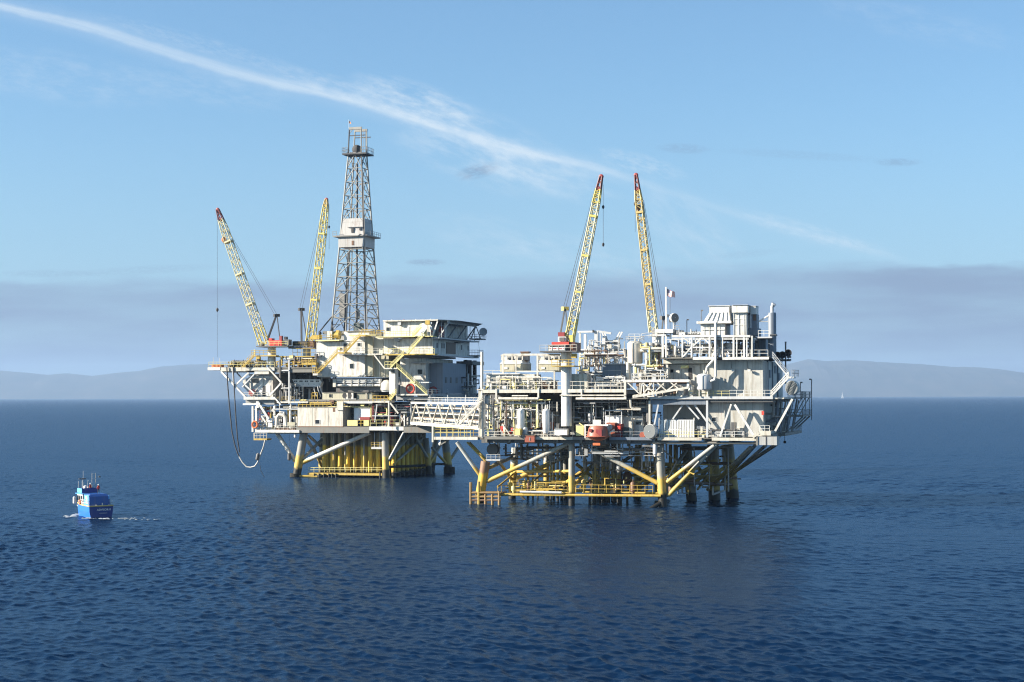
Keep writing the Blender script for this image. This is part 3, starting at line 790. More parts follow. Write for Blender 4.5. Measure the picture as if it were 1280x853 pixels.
    # ---- lower deck
    zt = E.P(850, 547.5, V).z
    uL = E.P(606, 548, V).x; uR = E.P(945, 548, V).x; uR2 = uR
    T.part('lower_deck', MB().box(uL, uR, V, 33, zt - .22, zt), 'deck')
    mb = MB(); deck_beams(mb, uL + .2, uR - .2, V + .4, 32.6, zt - .225, 5.2, .85, .35); T.part('deck_framing', mb, 'beam_grey')
    for x0, x1, mt in ((606, 655, 'beam_grey'), (655, 716, 'beam_white'), (716, 741, 'beam_grey'), (762, 815, 'blue_grey'), (822, 877, 'beam_white'), (890, 945, 'beam_white')):
        p = E.P(x0, 548, V); q = E.P(x1, 548, V); T.part('edge_beam', MB().box(p.x, q.x, V - .22, V - .003, zt - .52, zt + .08), mt)
    q = E.P(945, 553, V); T.part('edge_beam', MB().box(uR + .003, uR + .25, V, 33, zt - .7, zt + .1), 'beam_grey')
    p = E.P(815, 553, V); q = E.P(955, 553, V); T.part('edge_beam', MB().tube((p.x, V + .6, zt - 1.0), (q.x, V + .6, zt - 1.0), .26, 8), 'beam_grey')
    p = E.P(600, 553, V); q = E.P(815, 553, V); T.part('edge_beam', MB().box(p.x, q.x, V + 1, V + 1.4, zt - 1.3, zt - .55), 'dark_grey')
    # left landing for the bridge
    ul_ = E.P(604, 490, 7).x; um_ = E.P(800, 490, 7).x
    T.part('girder', MB().box(ul_, um_, 7, 7.6, E.P(690, 506, 7).z, E.P(690, 491.5, 7).z), 'dark_grey'); T.part('girder', MB().box(ul_, um_, 18, 18.6, E.P(690, 506, 18).z, E.P(690, 491.5, 18).z), 'dark_grey')  # dark girders added to close the bright sky gap under the middle deck
    a = E.P(543, 546.5, -2); b = E.P(606, 546.5, -2); z = a.z
    T.part('landing_deck', MB().box(a.x, b.x - .002, -2, 12, z - .5, z), 'deck'); T.part('edge_beam', MB().box(a.x, b.x - 1.5, -2.25, -2.003, z - .55, z + .05), 'cream')
    rail(T, E, [(543, 546.5, -1.9), (588, 546.5, -1.9)], 'pale_yellow', 2.0, 1.3, .07); rail(T, E, [(543, 546, 8), (600, 546, 8)], 'yellow', 1.6, 1.5, .06)
    bm(T, 'bracket', E, (541, 533, -2), (541, 553, -2), .35, 'beam_white'); bm(T, 'bracket', E, (551, 556, 2), (563, 549, 2), .25, 'beam_grey')
    rail(T, E, [(606, 547, V), (655, 547, V)], 'cream', 1.2); rail(T, E, [(716, 547, V), (740, 547, V)], 'cream'); rail(T, E, [(655, 546.5, V), (700, 546.5, V)], 'cream')
    rail(T, E, [(824, 547, V), (885, 547, V)], 'pale_yellow', 1.1); rail(T, E, [(895, 547, V), (930, 547, V)], 'white', 1.2)
    rail(T, E, [(763, 547.5, V + 1), (813, 547.5, V + 1)], 'grey', 1.2)
    # ---- right end of the lower deck: outrigger with the hanging locker
    e0 = Vector((uR + .26, V, zt)); 
    a = E.P(942, 546, -3.6); b = E.P(963, 539, -3.6)
    T.part('outrigger', MB().beam(E.P(941, 546.5, -3.4), E.P(949, 541, -3.4), .5, .6).box(E.P(949, 541, -3).x, E.P(964, 541, -3).x, -3.6, 24, E.P(955, 544.5, -3).z, E.P(955, 539, -3).z), 'beam_white')
    uo = E.P(964, 541, -3).x; zo = E.P(955, 541, -3).z
    T.part('outrigger', MB().box(uo, uo + 1.6, 6, 34, zo - .9, zo - .3).box(uo + .002, uo + .3, -3, 6, zo - .9, zo - .2), 'beam_grey')
    rail(T, E, [(950, 540, -3.4), (962, 540, -3.4)], 'white', 1.2, 1.2)
    for v0 in (10, 14, 18, 22, 26, 30): T.part('railing', MB().rail([(uo + 1.6, v0, zo - .3), (uo + 1.6, v0 + 3.8, zo - .3)], 1.2, 1.9, .05), 'grey')
    # ---- mid decks
    zl = E.P(660, 487.5, V).z; zr = E.P(920, 497.2, V).z; zm = E.P(750, 489.5, V).z
    um = E.P(782, 490, V).x; ul = E.P(603, 488, V).x
    T.part('middle_deck', MB().box(ul, um, V, 32, zl - .25, zl), 'deck', 'middle deck over the pipework')
    mb = MB(); deck_beams(mb, ul + .2, um - .2, V + .4, 31.6, zl - .253, 5.0, .7, .3); T.part('deck_framing', mb, 'beam_grey')
    uc = E.P(966, 497, V).x
    T.part('middle_deck', MB().box(um + .003, uc, V, 33, zr - .25, zr), 'deck', 'middle deck under the tall grey building')
    mb = MB(); deck_beams(mb, um + .3, uc - .2, V + .4, 32.6, zr - .253, 5.0, .7, .3); T.part('deck_framing', mb, 'beam_grey')
    for x0, x1, y0, y1, mt in ((603, 705, 487, 491.5, 'beam_white'), (705, 782, 486.5, 491, 'cream')):
        bx(T, 'edge_beam', E, x0, y0, x1, y1, V - .25, .247, mt)
    bx(T, 'edge_beam', E, 812, 495.6, 966, 499.4, V - .25, .247, 'light_grey'); bx(T, 'edge_beam', E, 813, 500.4, 882, 506, V + .2, .4, 'blue_grey')
    bx(T, 'edge_beam', E, 882, 500.4, 966, 503, V + .2, .4, 'dark_grey')
    for x0, x1, y, rr in ((623, 673, 498.5, .27), (720, 783, 498.7, .28), (700, 782, 494.5, .15), (640, 660, 495, .15)):
        pipe(T, 'pipe', E, [(x0, y, V - .5), (x1, y, V - .5)], rr, 'cream', 9)
    bm(T, 'column', E, (620.5, 486, V - .3), (620.5, 499, V - .3), .35, 'cream'); bm(T, 'column', E, (673, 485, V - .3), (673, 500, V - .3), .35, 'cream')
    bm(T, 'column', E, (727, 487, V - .3), (727, 499, V - .3), .3, 'cream'); bm(T, 'column', E, (781.5, 475, V - .3), (781.5, 500, V - .3), .45, 'cream')
    rail(T, E, [(735, 488, V), (782, 488, V)], 'cream', 1.6, 1.7, .07); rail(T, E, [(668, 487, V), (735, 487, V)], 'cream', 1.6, 1.7, .06); rail(T, E, [(604, 487, V), (665, 487, V)], 'cream', 1.5, 1.7, .06)
    rail(T, E, [(912, 496, V), (965, 496, V)], 'white', 1.25, 1.5); rail(T, E, [(862, 496, V), (912, 496, V)], 'pale_yellow', 1.1, 1.5)
    # columns between lower and middle deck
    for x, v, mt, w in ((603, -2.5, 'white', .5), (735, 6, 'beam_grey', .5), (812, V, 'cream', .38), (884, V, 'light_grey', .42), (768, 6, 'beam_grey', .4), (700, 10, 'beam_grey', .5), (640, 12, 'beam_grey', .5), (790, 14, 'beam_grey', .5)):
        y0 = 487 if x < 782 else 500
        T.part('column', MB().beam(E.P(x, y0 + 1, v), E.P(x, 547, v), w), mt)
    pipe(T, 'pipe', E, [(788, 500, V - .3), (788.5, 509, V - .3), (792, 512, V - .3), (801, 512, V - .3)], .22, 'cream')
    for p, q, w, mt in (((914, 505.5, V), (900, 546, V), .34, 'white'), ((918.5, 506, V), (943, 546, V), .45, 'white'), ((868, 506, V + 1), (888, 533, V + 1), .35, 'light_grey'), ((858, 506, V + 1), (874, 524, V + 1), .3, 'light_grey'),
                        ((853, 507, V + 1), (841, 524, V + 1), .3, 'light_grey'), ((823, 506, V), (818, 531, V), .3, 'light_grey'), ((990.5, 499, -3), (969, 539, -3), .42, 'white')):
        bm(T, 'brace', E, p, q, w, mt)
    for k in range(3):
        v0 = 3 + k * 9; a = Vector((uo + 2.2, v0, zr - .4)); b = Vector((uo + .8, v0 + 2, zo - .3)); T.part('brace', MB().beam(a, b, .26), 'grey')
        T.part('brace', MB().beam(Vector((uo + 2.2, v0 + 3, zr - .6)), Vector((uo + 1.2, v0 + 3, zo + 1)), .18), 'grey')
    # ---- upper deck over the building
    zu = E.P(915, 446.2, V).z
    bx(T, 'edge_beam', E, 866, 446.2, 893, 450, V - .25, .247, 'white'); bx(T, 'edge_beam', E, 903, 446.4, 961, 450, V - .25, .247, 'white'); bx(T, 'edge_beam', E, 831, 446.6, 866, 449, V + .3, .3, 'cream')
    a = E.P(826, 447, V).x; b = E.P(962, 447, V).x
    T.part('upper_deck', MB().box(a, b, V, 30, zu - .3, zu - .02), 'deck')
    rail(T, E, [(905, 446, V), (960, 446, V)], 'white', 1.3, 1.7); rail(T, E, [(866, 446, V), (900, 446, V)], 'white', 1.3, 1.7)
    # truss storey
    for y, x0, x1, w in ((420.5, 840, 938, .45), (424, 840, 936, .22), (434.5, 866, 890, .25)):
        bm(T, 'truss_chord', E, (x0, y, V), (x1, y, V), w, 'white')
    for x, w in ((828.5, .42), (832.5, .3), (853, .3), (864.5, .3), (887, .34), (903, .3), (917, .36), (930, .34), (933.5, .25), (940, .3), (921, .2), (875, .2)):
        bm(T, 'truss_post', E, (x, 420, V), (x, 447, V), w, 'white')
    for p, q in (((853, 422), (867, 431)), ((867, 431), (854, 446)), ((878, 422), (866, 433)), ((878, 422), (887, 430)), ((890, 447), (897, 431))):
        bm(T, 'truss_brace', E, (*p, V), (*q, V), .26, 'white')
    zt2 = E.P(890, 420.5, V).z; a = E.P(868, 420, V).x; b = E.P(938, 420, V).x
    T.part('roof_deck', MB().box(a, b, V + .3, 22, zt2 - .25, zt2 + .02), 'deck')
    # posts of the crane-side access platform
    a = E.P(818, 413, 4); bx(T, 'access_platform', E, 819, 411.5, 841, 416.5, 2, 5, 'white'); bx(T, 'access_platform', E, 812, 418, 832, 420.5, 2, 4, 'white')
    for x in (820.5, 823, 838): bm(T, 'column', E, (x, 416, 3), (x, 446, 3), .3, 'white')
    bx(T, 'access_platform', E, 801, 434, 831, 437, -1, 4, 'cream')
    rail(T, E, [(786, 424.5, 1), (800, 424.5, 1)], 'white', 1.1, 1.0); rail(T, E, [(802, 424, 2), (830, 421, 2)], 'white', 1.1, 1.5)
    # long pipe up the face of the building
    pipe(T, 'pipe', E, [(897, 401.5, V - .5), (894.5, 404, V - .5), (894.5, 470, V - .5), (893, 475, V - .5), (888, 477, V - .5)], .26, 'white', 9)
    pipe(T, 'pipe', E, [(893, 447, V - .3), (891, 451, V - .4), (884, 459, V - .4), (882.5, 466, V - .4)], .25, 'white', 8)
    # ---- left steel frame round the coolers
    bm(T, 'frame_beam', E, (629, 443.5, -1), (700, 443.5, -1), .4, 'cream'); bm(T, 'frame_beam', E, (645, 464.5, V), (693, 464.5, V), .3, 'cream')
    for x in (629, 672): bm(T, 'frame_post', E, (x, 443, -1), (x, 487, -1), .36, 'cream')
    bm(T, 'frame_post', E, (693, 464, V), (693, 486, V), .3, 'cream'); bm(T, 'frame_post', E, (645, 444, -1), (645, 487, -1), .22, 'cream')
    rail(T, E, [(604, 470, 0), (628, 470, 0)], 'cream', 1.1)
    # stairs at the right end
    T.part('staircase', MB().stair((E.P(986, 472, -2.6).x, E.P(986, 472, -2.6).z), (E.P(965, 446.5, -2.6).x, E.P(965, 446.5, -2.6).z), 1.0, -2.6), 'light_grey')
    T.part('staircase', MB().stair((E.P(964, 496, -3.0).x, E.P(964, 496, -3.0).z), (E.P(986, 472, -3.0).x, E.P(986, 472, -3.0).z), 1.0, -3.8), 'white')
    bx(T, 'stair_landing', E, 985.5, 471, 993, 473.2, -3.2, 2, 'white'); rail(T, E, [(990, 471, -3), (998, 471, 2)], 'grey', 1.3, 1.0)
    T.part('staircase', MB().stair((E.P(597, 528, -4).x, E.P(570, 536, -4).z), (E.P(600, 500, -4).x, E.P(600, 500, -4).z), 1.0, -3.6, rails=False), 'cream')
    p = E.P(572, 532, -4); q = E.P(602, 501, -4); T.part('staircase', MB().stair((p.x, p.z), (q.x, q.z), 1.0, -4), 'cream', 'long sloping stair at the bridge end')
    # right-hand outer platform past the dish
    ur = E.P(966, 497, V).x; z0 = zr
    T.part('side_platform', MB().box(ur + .003, ur + 2.2, V, 28, z0 - .3, z0 - .02), 'beam_white')
    for v0 in (2, 10, 18, 26): T.part('railing', MB().rail([(ur + 2.2, v0, z0), (ur + 2.2, v0 + 7.6, z0)], 1.2, 1.9, .05), 'grey')
    zz = E.P(1000, 519, 20).z
    T.part('side_platform', MB().box(ur + 1.2, ur + 3.9, 14, 29, zz - .3, zz), 'beam_grey'); T.part('railing', MB().rail([(ur + 1.3, 14, zz), (ur + 3.8, 14, zz), (ur + 3.8, 29, zz)], 1.2, 1.6, .05), 'grey')
    for v0 in (15, 21, 28):
        T.part('brace', MB().beam((ur + 3.7, v0, zz - .3), (uo + 1, v0, zo), .3), 'grey'); T.part('column', MB().beam((ur + 3.6, v0, zz), (ur + 3.6, v0, z0 + 1.2), .14), 'grey')
        T.part('brace', MB().beam((ur + 3.6, v0, z0), (ur + 1.5, v0, zz), .18), 'grey')
    T.part('side_platform', MB().box(ur + 2.203, ur + 3.8, 14, 29, z0 - .2, z0 - .02), 'beam_grey'); T.part('railing', MB().rail([(ur + 2.3, 14, z0), (ur + 3.8, 14, z0), (ur + 3.8, 29, z0)], 1.2, 1.6, .05), 'grey')
near_structure()

def near_things():
    V = -3.0
    # ---- tall grey building at the right end
    T = Thing('process_building', 'tall windowless grey building with a ribbed wall on the nearer platform', 'building', E)
    a = E.P(887, 497, -1); b = E.P(953.5, 449.5, -1); c = E.P(953.5, 546.5, -1)
    T.part('upper_wall', MB().box(a.x, b.x, -1, 29, a.z + .01, b.z - .15), 'wall_block')
    T.part('lower_wall', MB().box(E.P(884.5, 540, -1).x, b.x, -1, 29, c.z + .02, a.z - .28), 'wall_block')
    bx(T, 'roof_trim', E, 887, 449.6, 953.5, 451, -1.12, .115, 'white')
    for x, y in ((914, 460), (934, 460)):
        pipe(T, 'lamp_arm', E, [(x, 452, -1.1), (x, y, -1.1), (x + 2, y + 3, -1.5)], .07, 'grey', 5)
        bx(T, 'lamp', E, x + .5, y + 2, x + 4, y + 4.5, -1.9, .5, 'white')
    w = b.x
    for v0 in (5, 12, 20): T.part('wall_rib', MB().box(w + .002, w + .25, v0, v0 + .3, a.z, b.z - .2), 'blue_grey')
    for v0, z in ((8, a.z + 4), (16, a.z + 5), (22, a.z + 3.5)): T.part('vent', MB().box(w + .003, w + .2, v0, v0 + 2, z, z + 1.6), 'blue_grey')
    T.part('downpipe', MB().path([(w + .3, 3, b.z - .5), (w + .3, 3, a.z + .2)], .12), 'light_grey')
    bx(T, 'sign', E, 952, 514, 955, 519, -1.25, .1, 'red', 'small red sign at the corner'); door(T, E, 914, 528, 920, 539, -1, 'dark_grey'); window(T, E, 890, 522, 895, 527, -1)
    # ---- recessed room and added dark backings between the decks
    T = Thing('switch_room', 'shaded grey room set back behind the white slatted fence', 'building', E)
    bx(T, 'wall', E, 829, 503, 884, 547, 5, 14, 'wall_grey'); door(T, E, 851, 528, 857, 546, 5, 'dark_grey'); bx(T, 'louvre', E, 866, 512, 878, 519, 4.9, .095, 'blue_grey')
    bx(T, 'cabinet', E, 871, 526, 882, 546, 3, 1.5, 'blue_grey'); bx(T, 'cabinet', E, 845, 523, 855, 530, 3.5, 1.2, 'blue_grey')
    T = Thing('green_backing', 'dark green backing added in the shade behind the lifeboat', 'building', E)  # added backing that keeps the space between the decks dark
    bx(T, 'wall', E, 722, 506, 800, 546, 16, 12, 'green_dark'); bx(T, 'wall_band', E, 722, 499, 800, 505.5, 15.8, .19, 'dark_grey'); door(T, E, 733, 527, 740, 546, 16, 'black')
    T = Thing('dark_backing', 'dark backing added in the shaded gap behind the white upright vessels', 'building', E)  # dark bulkhead and ducts added to stop the view through the decks
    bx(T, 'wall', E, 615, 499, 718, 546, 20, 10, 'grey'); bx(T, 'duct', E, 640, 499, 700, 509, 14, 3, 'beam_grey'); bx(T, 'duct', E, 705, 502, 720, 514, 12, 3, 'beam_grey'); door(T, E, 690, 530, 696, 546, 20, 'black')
    # ---- white building left of the tall one
    T = Thing('control_building', 'white flat-roofed control building beneath the white truss storey', 'building', E)
    bx(T, 'wall', E, 831.5, 455, 889, 496.5, 1.5, 12, 'wall_white'); bx(T, 'roof', E, 829, 449.3, 889, 454.8, -.5, 14, 'cream')
    bx(T, 'parapet', E, 831, 456.5, 874, 457.6, 1.1, .39, 'white'); bx(T, 'awning', E, 851, 457, 859.5, 460.5, -.2, 1.69, 'pale_yellow', 'yellow awning')
    door(T, E, 860.5, 460, 865, 474, 1.5, 'black'); window(T, E, 838, 462, 842, 466, 1.5)
    # ---- cooler units
    def cooler(x0, x1, lab, v=1.0):
        T = Thing('fan_cooler', lab, 'cooler', E, 'fan coolers')
        a = E.P(x0, 465, v); b = E.P(x1, 465, v); z = [E.P(x0, y, v).z for y in (465, 455.5, 450.5, 445)]; d = 6.5
        T.part('casing', MB().box(a.x, b.x, v, v + d, z[0], z[1]), 'wall_tan'); T.part('top_band', MB().frustum((a.x - .1, b.x + .1, v - .1, v + d + .1), (a.x + .5, b.x - .3, v + .5, v + d - .5), z[1] + .003, z[2]), 'cream')
        n = 4
        for i in range(n + 1):
            u = a.x + .2 + (b.x - a.x - .4) * i / n; T.part('post', MB().box(u - .12, u + .12, v + .6, v + .85, z[2], z[3]).box(u - .12, u + .12, v + d - .85, v + d - .6, z[2], z[3]), 'cream')
        T.part('top_rail', MB().box(a.x, b.x, v + .5, v + .9, z[3], z[3] + .25).box(a.x, b.x, v + d - .9, v + d - .5, z[3], z[3] + .25), 'cream')
        for i in (0, 1): T.part('fan', MB().lathe((a.x + (b.x - a.x) * (.28 + .44 * i), v + d / 2, z[2] + .01), [(1.7, 0), (1.7, .8), (1.5, .8), (1.5, .1), (.3, .1), (.3, .6), (0, .6)], 18), 'grey')
        T.part('lamp', MB().box(a.x + 1.0, a.x + 1.7, v - .2, v - .003, z[0] + .6, z[0] + 1.0), 'clean_white')
        T.part('grille', MB().box(a.x + .3, b.x - .3, v - .05, v - .003, z[0] + .2, z[1] - .4), 'wall_tan')
    cooler(625, 653, 'tan and white fan cooler at the bridge end of the platform')
    cooler(671.5, 699, 'tan and white fan cooler close against the crane pedestal', 3)
    T = Thing('exhaust_stub', 'short brown square stack on the cooler roof', 'stack', E); bx(T, 'stack', E, 651, 441, 659.5, 452, 4, 1.6, 'brown'); bx(T, 'cap', E, 650, 439.5, 660.5, 441, 3.8, 2, 'rust')
    # ---- enclosures below them
    T = Thing('compressor_enclosure', 'long white panelled enclosure under the fan coolers', 'enclosure', E)
    bx(T, 'panel', E, 608, 468.5, 648, 487, -1.5, 6, 'wall_white'); bx(T, 'roof', E, 607, 467, 649.5, 468.3, -1.9, 7, 'white'); bx(T, 'panel', E, 649, 468, 668, 487, -1.2, 5, 'cream')
    for y in (473, 479): pipe(T, 'pipe', E, [(610, y, -1.9), (646, y, -1.9)], .12, 'cream')
    for x in (616, 624, 632, 640): bx(T, 'rib', E, x, 469, x + .9, 486.5, -1.7, .197, 'cream')
    T = Thing('brown_skid_house', 'low brown machinery house beside the crane pedestal', 'enclosure', E); bx(T, 'wall', E, 666, 476.5, 689, 486.8, -.8, 5, 'brown'); bx(T, 'roof', E, 665, 475.5, 690, 476.4, -1, 5.4, 'maroon')
    T = Thing('tan_cabinet', 'tall ribbed tan cabinet right of the crane pedestal', 'cabinet', E); bx(T, 'panel', E, 711.5, 467.5, 734, 486.8, -1.6, 3, 'wall_cream')
    for x in (717, 722, 728): bx(T, 'rib', E, x, 468, x + .6, 486.6, -1.75, .147, 'wall_tan')
    T = Thing('grey_module', 'grey module house behind the walkway rail, shade in its bluish colour', 'enclosure', E); bx(T, 'wall', E, 753, 456, 776, 486, 4, 9, 'blue_grey'); bx(T, 'roof', E, 752, 454.5, 777, 455.9, 3.6, 10, 'light_grey'); door(T, E, 760, 470, 764, 486, 4, 'dark_grey')  # the module's shade is put into the dark bluish wall colour
    T = Thing('grey_module', 'grey module house next to the tan cabinet, shade in its dark colour', 'enclosure', E); bx(T, 'wall', E, 733, 466, 752, 486, 6, 9, 'blue_grey'); bx(T, 'roof', E, 731, 464.5, 753, 465.9, 5.6, 10, 'light_grey'); pipe(T, 'pipe', E, [(743, 486, 4), (743, 469, 4), (750, 469, 4)], .18, 'cream')  # dark bluish walls stand for a shaded area
    # ---- exhaust hoods on the top
    def hood(lab, lo, neck, hi, y, v, d, mt='white', ribs=True, box=None):
        T = Thing('exhaust_hood', lab, 'exhaust hood', E)
        return T
    T = Thing('exhaust_hood', 'white sloping exhaust hood with ribs on its square housing', 'exhaust hood', E)
    v = 1.0; a = E.P(876, 420, v); b = E.P(906, 405, v); c = E.P(871.5, 403.5, v); d = E.P(914.5, 402.5, v)
    T.part('housing', MB().box(a.x, b.x, v, v + 7, a.z, b.z), 'wall_white'); T.part('collar', MB().box(c.x, d.x, v - .8, v + 8, E.P(880, 404.9, v).z, E.P(880, 402, v).z), 'white')
    e = E.P(880, 401.9, v); h = E.P(886, 390.5, v); lo = (e.x, E.P(913, 402, v).x, v - .4, v + 7.5); hi = (h.x, E.P(910.5, 390, v).x, v + .7, v + 6.5)
    T.part('hood', MB().frustum(lo, hi, e.z, h.z), 'white')
    T.part('hood_top', MB().box(h.x, hi[1], v + .7, v + 6.5, h.z + .003, E.P(888, 383, v).z), 'white'); T.part('rim', MB().box(h.x - .25, hi[1] + .2, v + .5, v + 6.7, E.P(888, 382.9, v).z, E.P(888, 382, v).z), 'light_grey')
    for i in range(5):
        t = (i + .7) / 5.4; p = Vector((lo[0] + (lo[1] - lo[0]) * t, lo[2] - .1, e.z)); q = Vector((hi[0] + (hi[1] - hi[0]) * t, hi[2] - .1, h.z)); T.part('rib', MB().beam(p, q, .22, .22), 'white')
    for x in (880, 886.5, 893, 899): bx(T, 'rib', E, x, 405.5, x + .6, 419.5, v - .1, .097, 'white')
    bx(T, 'rib', E, 877, 412, 905.5, 412.8, v - .2, .197, 'white')
    T = Thing('exhaust_hood', 'tall white square exhaust box with a wide plain top', 'exhaust hood', E)
    v = .6; bx(T, 'housing', E, 917, 391.2, 933, 420, v, 6, 'wall_white'); bx(T, 'head', E, 914.8, 382, 934.5, 391, v - .6, 7.2, 'white'); bx(T, 'rim', E, 914.5, 381, 934.8, 381.9, v - .8, 7.6, 'light_grey')
    for x in (917, 923.2, 929.8, 932.2): bx(T, 'rib', E, x, 392, x + .6, 419, v - .12, .117, 'white')
    for y in (398.5, 406): bx(T, 'rib', E, 917, y, 933, y + .6, v - .10, .097, 'white')
    T = Thing('exhaust_hood', 'narrow white exhaust box with a rusty neck near the dark stack', 'exhaust hood', E)
    v = 3; bx(T, 'neck', E, 939, 393, 946, 410, v, 3, 'blue_grey'); bx(T, 'neck_plate', E, 941.5, 393.5, 945, 401, v - .1, .097, 'rust'); bx(T, 'head', E, 937.8, 383, 944.5, 393, v - .5, 4, 'white'); bx(T, 'housing', E, 936, 410, 947, 420, v, 5, 'blue_grey')
    bx(T, 'rim', E, 937.5, 382.3, 945, 382.9, v - .6, 4.2, 'light_grey')
    T = Thing('exhaust_stack', 'tall dark grey stack with a pale gooseneck top beside the white hoods', 'stack', E)
    p = E.P(965.5, 447, 2); T.part('shell', MB().lathe((p.x, 2, p.z), [(.82, 0), (.82, E.P(965.5, 392, 2).z - p.z), (.7, E.P(965.5, 391, 2).z - p.z)], 18), 'blue_grey')
    pipe(T, 'gooseneck', E, [(965, 392, 2), (965, 384, 2), (966.5, 380.5, 2), (969, 382, 2)], .34, 'light_grey', 9); pipe(T, 'brace', E, [(949, 401.5, 2), (964, 393, 1.4)], .16, 'white')
    pipe(T, 'brace', E, [(949, 402, 2), (960, 402, 2)], .12, 'light_grey'); rail(T, E, [(948, 421, 0), (962, 421, 0)], 'white', 1.2, 1); bx(T, 'platform', E, 947, 421, 965, 423, 0, 4, 'light_grey')
    bx(T, 'bracket', E, 962, 418, 970, 420, 1, 2, 'dark_grey')
    T = Thing('stack_base_house', 'dark grey house under the tall stack on the upper deck', 'enclosure', E); bx(T, 'wall', E, 936, 424, 957, 445, 4, 8, 'blue_grey'); bx(T, 'roof', E, 935, 423, 958, 423.9, 3.7, 8.6, 'dark_grey'); bx(T, 'lamp', E, 946, 438, 950, 445, 2.6, 1, 'clean_white')
    # ---- vessels
    def vessel(lab, x0, x1, y0, y1, v, mat, ylegs=None, name='storage_tank'):
        T = Thing(name, lab, 'tank', E)
        a = E.P(x0, y1, v); b = E.P(x1, y0, v); r = (b.x - a.x) / 2; cx = (a.x + b.x) / 2; h = b.z - a.z; vc = v + r
        T.part('shell', MB().lathe((cx, vc, a.z), [(r * .85, 0), (r, .25), (r, h - .55), (r * .82, h - .2), (r * .4, h), (0, h + .02)], 28), mat)
        T.part('ladder', MB().beam((cx - r * .2, v - .15, a.z), (cx - r * .2, v - .15, b.z), .07).beam((cx + .1 - r * .2, v - .15, a.z), (cx + .1 - r * .2, v - .15, b.z), .07), 'light_grey')
        T.part('nozzle', MB().tube((cx, vc, b.z), (cx, vc, b.z + .7), .16).tube((cx + r * .5, vc, b.z - .1), (cx + r * .5, vc, b.z + .5), .1), 'cream')
        if ylegs:
            zl = E.P(x0, ylegs, v).z
            for i in range(4):
                t = .785 + i * 1.571; T.part('leg', MB().tube((cx + r * .8 * math.cos(t), vc + r * .8 * math.sin(t), zl), (cx + r * .8 * math.cos(t), vc + r * .8 * math.sin(t), a.z + .4), .14), 'cream')
        return T, cx, vc, r, a.z, b.z
    T, cx, vc, r, z0, z1 = vessel('large cream domed tank with a rail round its top', 782.5, 801, 426, 455, 0, 'cream', 486)
    T.part('skirt_pipe', MB().lathe((cx - r * .8, vc - r * .5, z0 - 4), [(.5, 0), (.5, 4.3)], 12), 'cream'); T.part('railing', MB().rail([(cx - r, vc - r, z1 - .1), (cx + r, vc - r, z1 - .1), (cx + r, vc + r, z1 - .1), (cx - r, vc + r, z1 - .1), (cx - r, vc - r, z1 - .1)], 1.0, 1.0, .05), 'light_grey')
    vessel('pale grey upright tank on legs against the grey building wall', 869.5, 888, 467, 488, -4.2, 'light_grey', 496)
    vessel('slim white upright vessel behind the yellow box', 646, 654.5, 510.5, 541, -3.2, 'clean_white', 546, 'upright_vessel')
    vessel('slim white upright vessel near the white electrical box', 677.5, 685.5, 511, 542, -3.2, 'clean_white', 546, 'upright_vessel')
    vessel('small white domed vessel at the top of the bridge stair', 604, 612.5, 494, 505, -2, 'white', 512, 'upright_vessel')
    T = Thing('vent_pipe', 'tall thin cream vent pipe standing at the bridge end', 'pipe', E)
    pipe(T, 'riser', E, [(602.5, 440, -2.6), (602.5, 546, -2.6)], .30, 'cream', 10); pipe(T, 'riser', E, [(599.5, 488, -2.3), (599.5, 546, -2.3)], .2, 'cream'); bx(T, 'bracket', E, 596, 486.5, 605, 488, -3, 1, 'cream')
    # ---- boxes on the lower deck
    T = Thing('electrical_box', 'plain white box at the foot of the crane pedestal', 'cabinet', E); bx(T, 'body', E, 693, 537, 709, 544, -5.0, 1.2, 'white'); bx(T, 'lid', E, 692.6, 536.4, 709.4, 537, -5.1, 1.4, 'light_grey')
    T = Thing('yellow_locker', 'bright yellow locker at the foot of a slim white vessel', 'cabinet', E); bx(T, 'body', E, 643, 536, 651, 544.5, -4.5, 1.2, 'yellow'); bx(T, 'door', E, 644, 537, 650, 544, -4.57, .067, 'pale_yellow')
    T = Thing('orange_crate', 'faded orange crate hung on the lower deck edge', 'crate', E); bx(T, 'body', E, 656, 545, 668, 553, -4.0, .75, 'life_orange'); bx(T, 'lid', E, 655.6, 544.3, 668.4, 545, -4.1, .9, 'rust'); bx(T, 'latch', E, 661.5, 547, 662.5, 551, -4.07, .067, 'grey')
    T = Thing('white_container', 'big white cargo container behind the orange lifeboat', 'container', E); bx(T, 'body', E, 756.5, 520, 777, 533, 0, 6, 'clean_white'); bx(T, 'body_end', E, 777.2, 520.5, 804, 547, 1.5, 4, 'white'); door(T, E, 792.5, 531, 798.5, 545, 1.5, 'light_grey'); window(T, E, 795, 527, 802, 531, 1.5); bx(T, 'roof', E, 756, 519.3, 778, 519.9, -.2, 6.4, 'light_grey')
    T = Thing('tan_locker', 'narrow tan locker with pipes beside the white container', 'cabinet', E); bx(T, 'body', E, 786, 527, 791, 547, .2, 1.2, 'cream'); pipe(T, 'pipe', E, [(788, 527, 0), (788, 524, 0), (794, 524, 0)], .12, 'cream')
    T = Thing('green_crate', 'dark green steel crate between the red cabin and the tan locker', 'crate', E); bx(T, 'body', E, 778, 535, 785, 547, .5, 1.5, 'green_dark'); bx(T, 'lid', E, 777.7, 534.4, 785.3, 535, .4, 1.7, 'dark_grey')
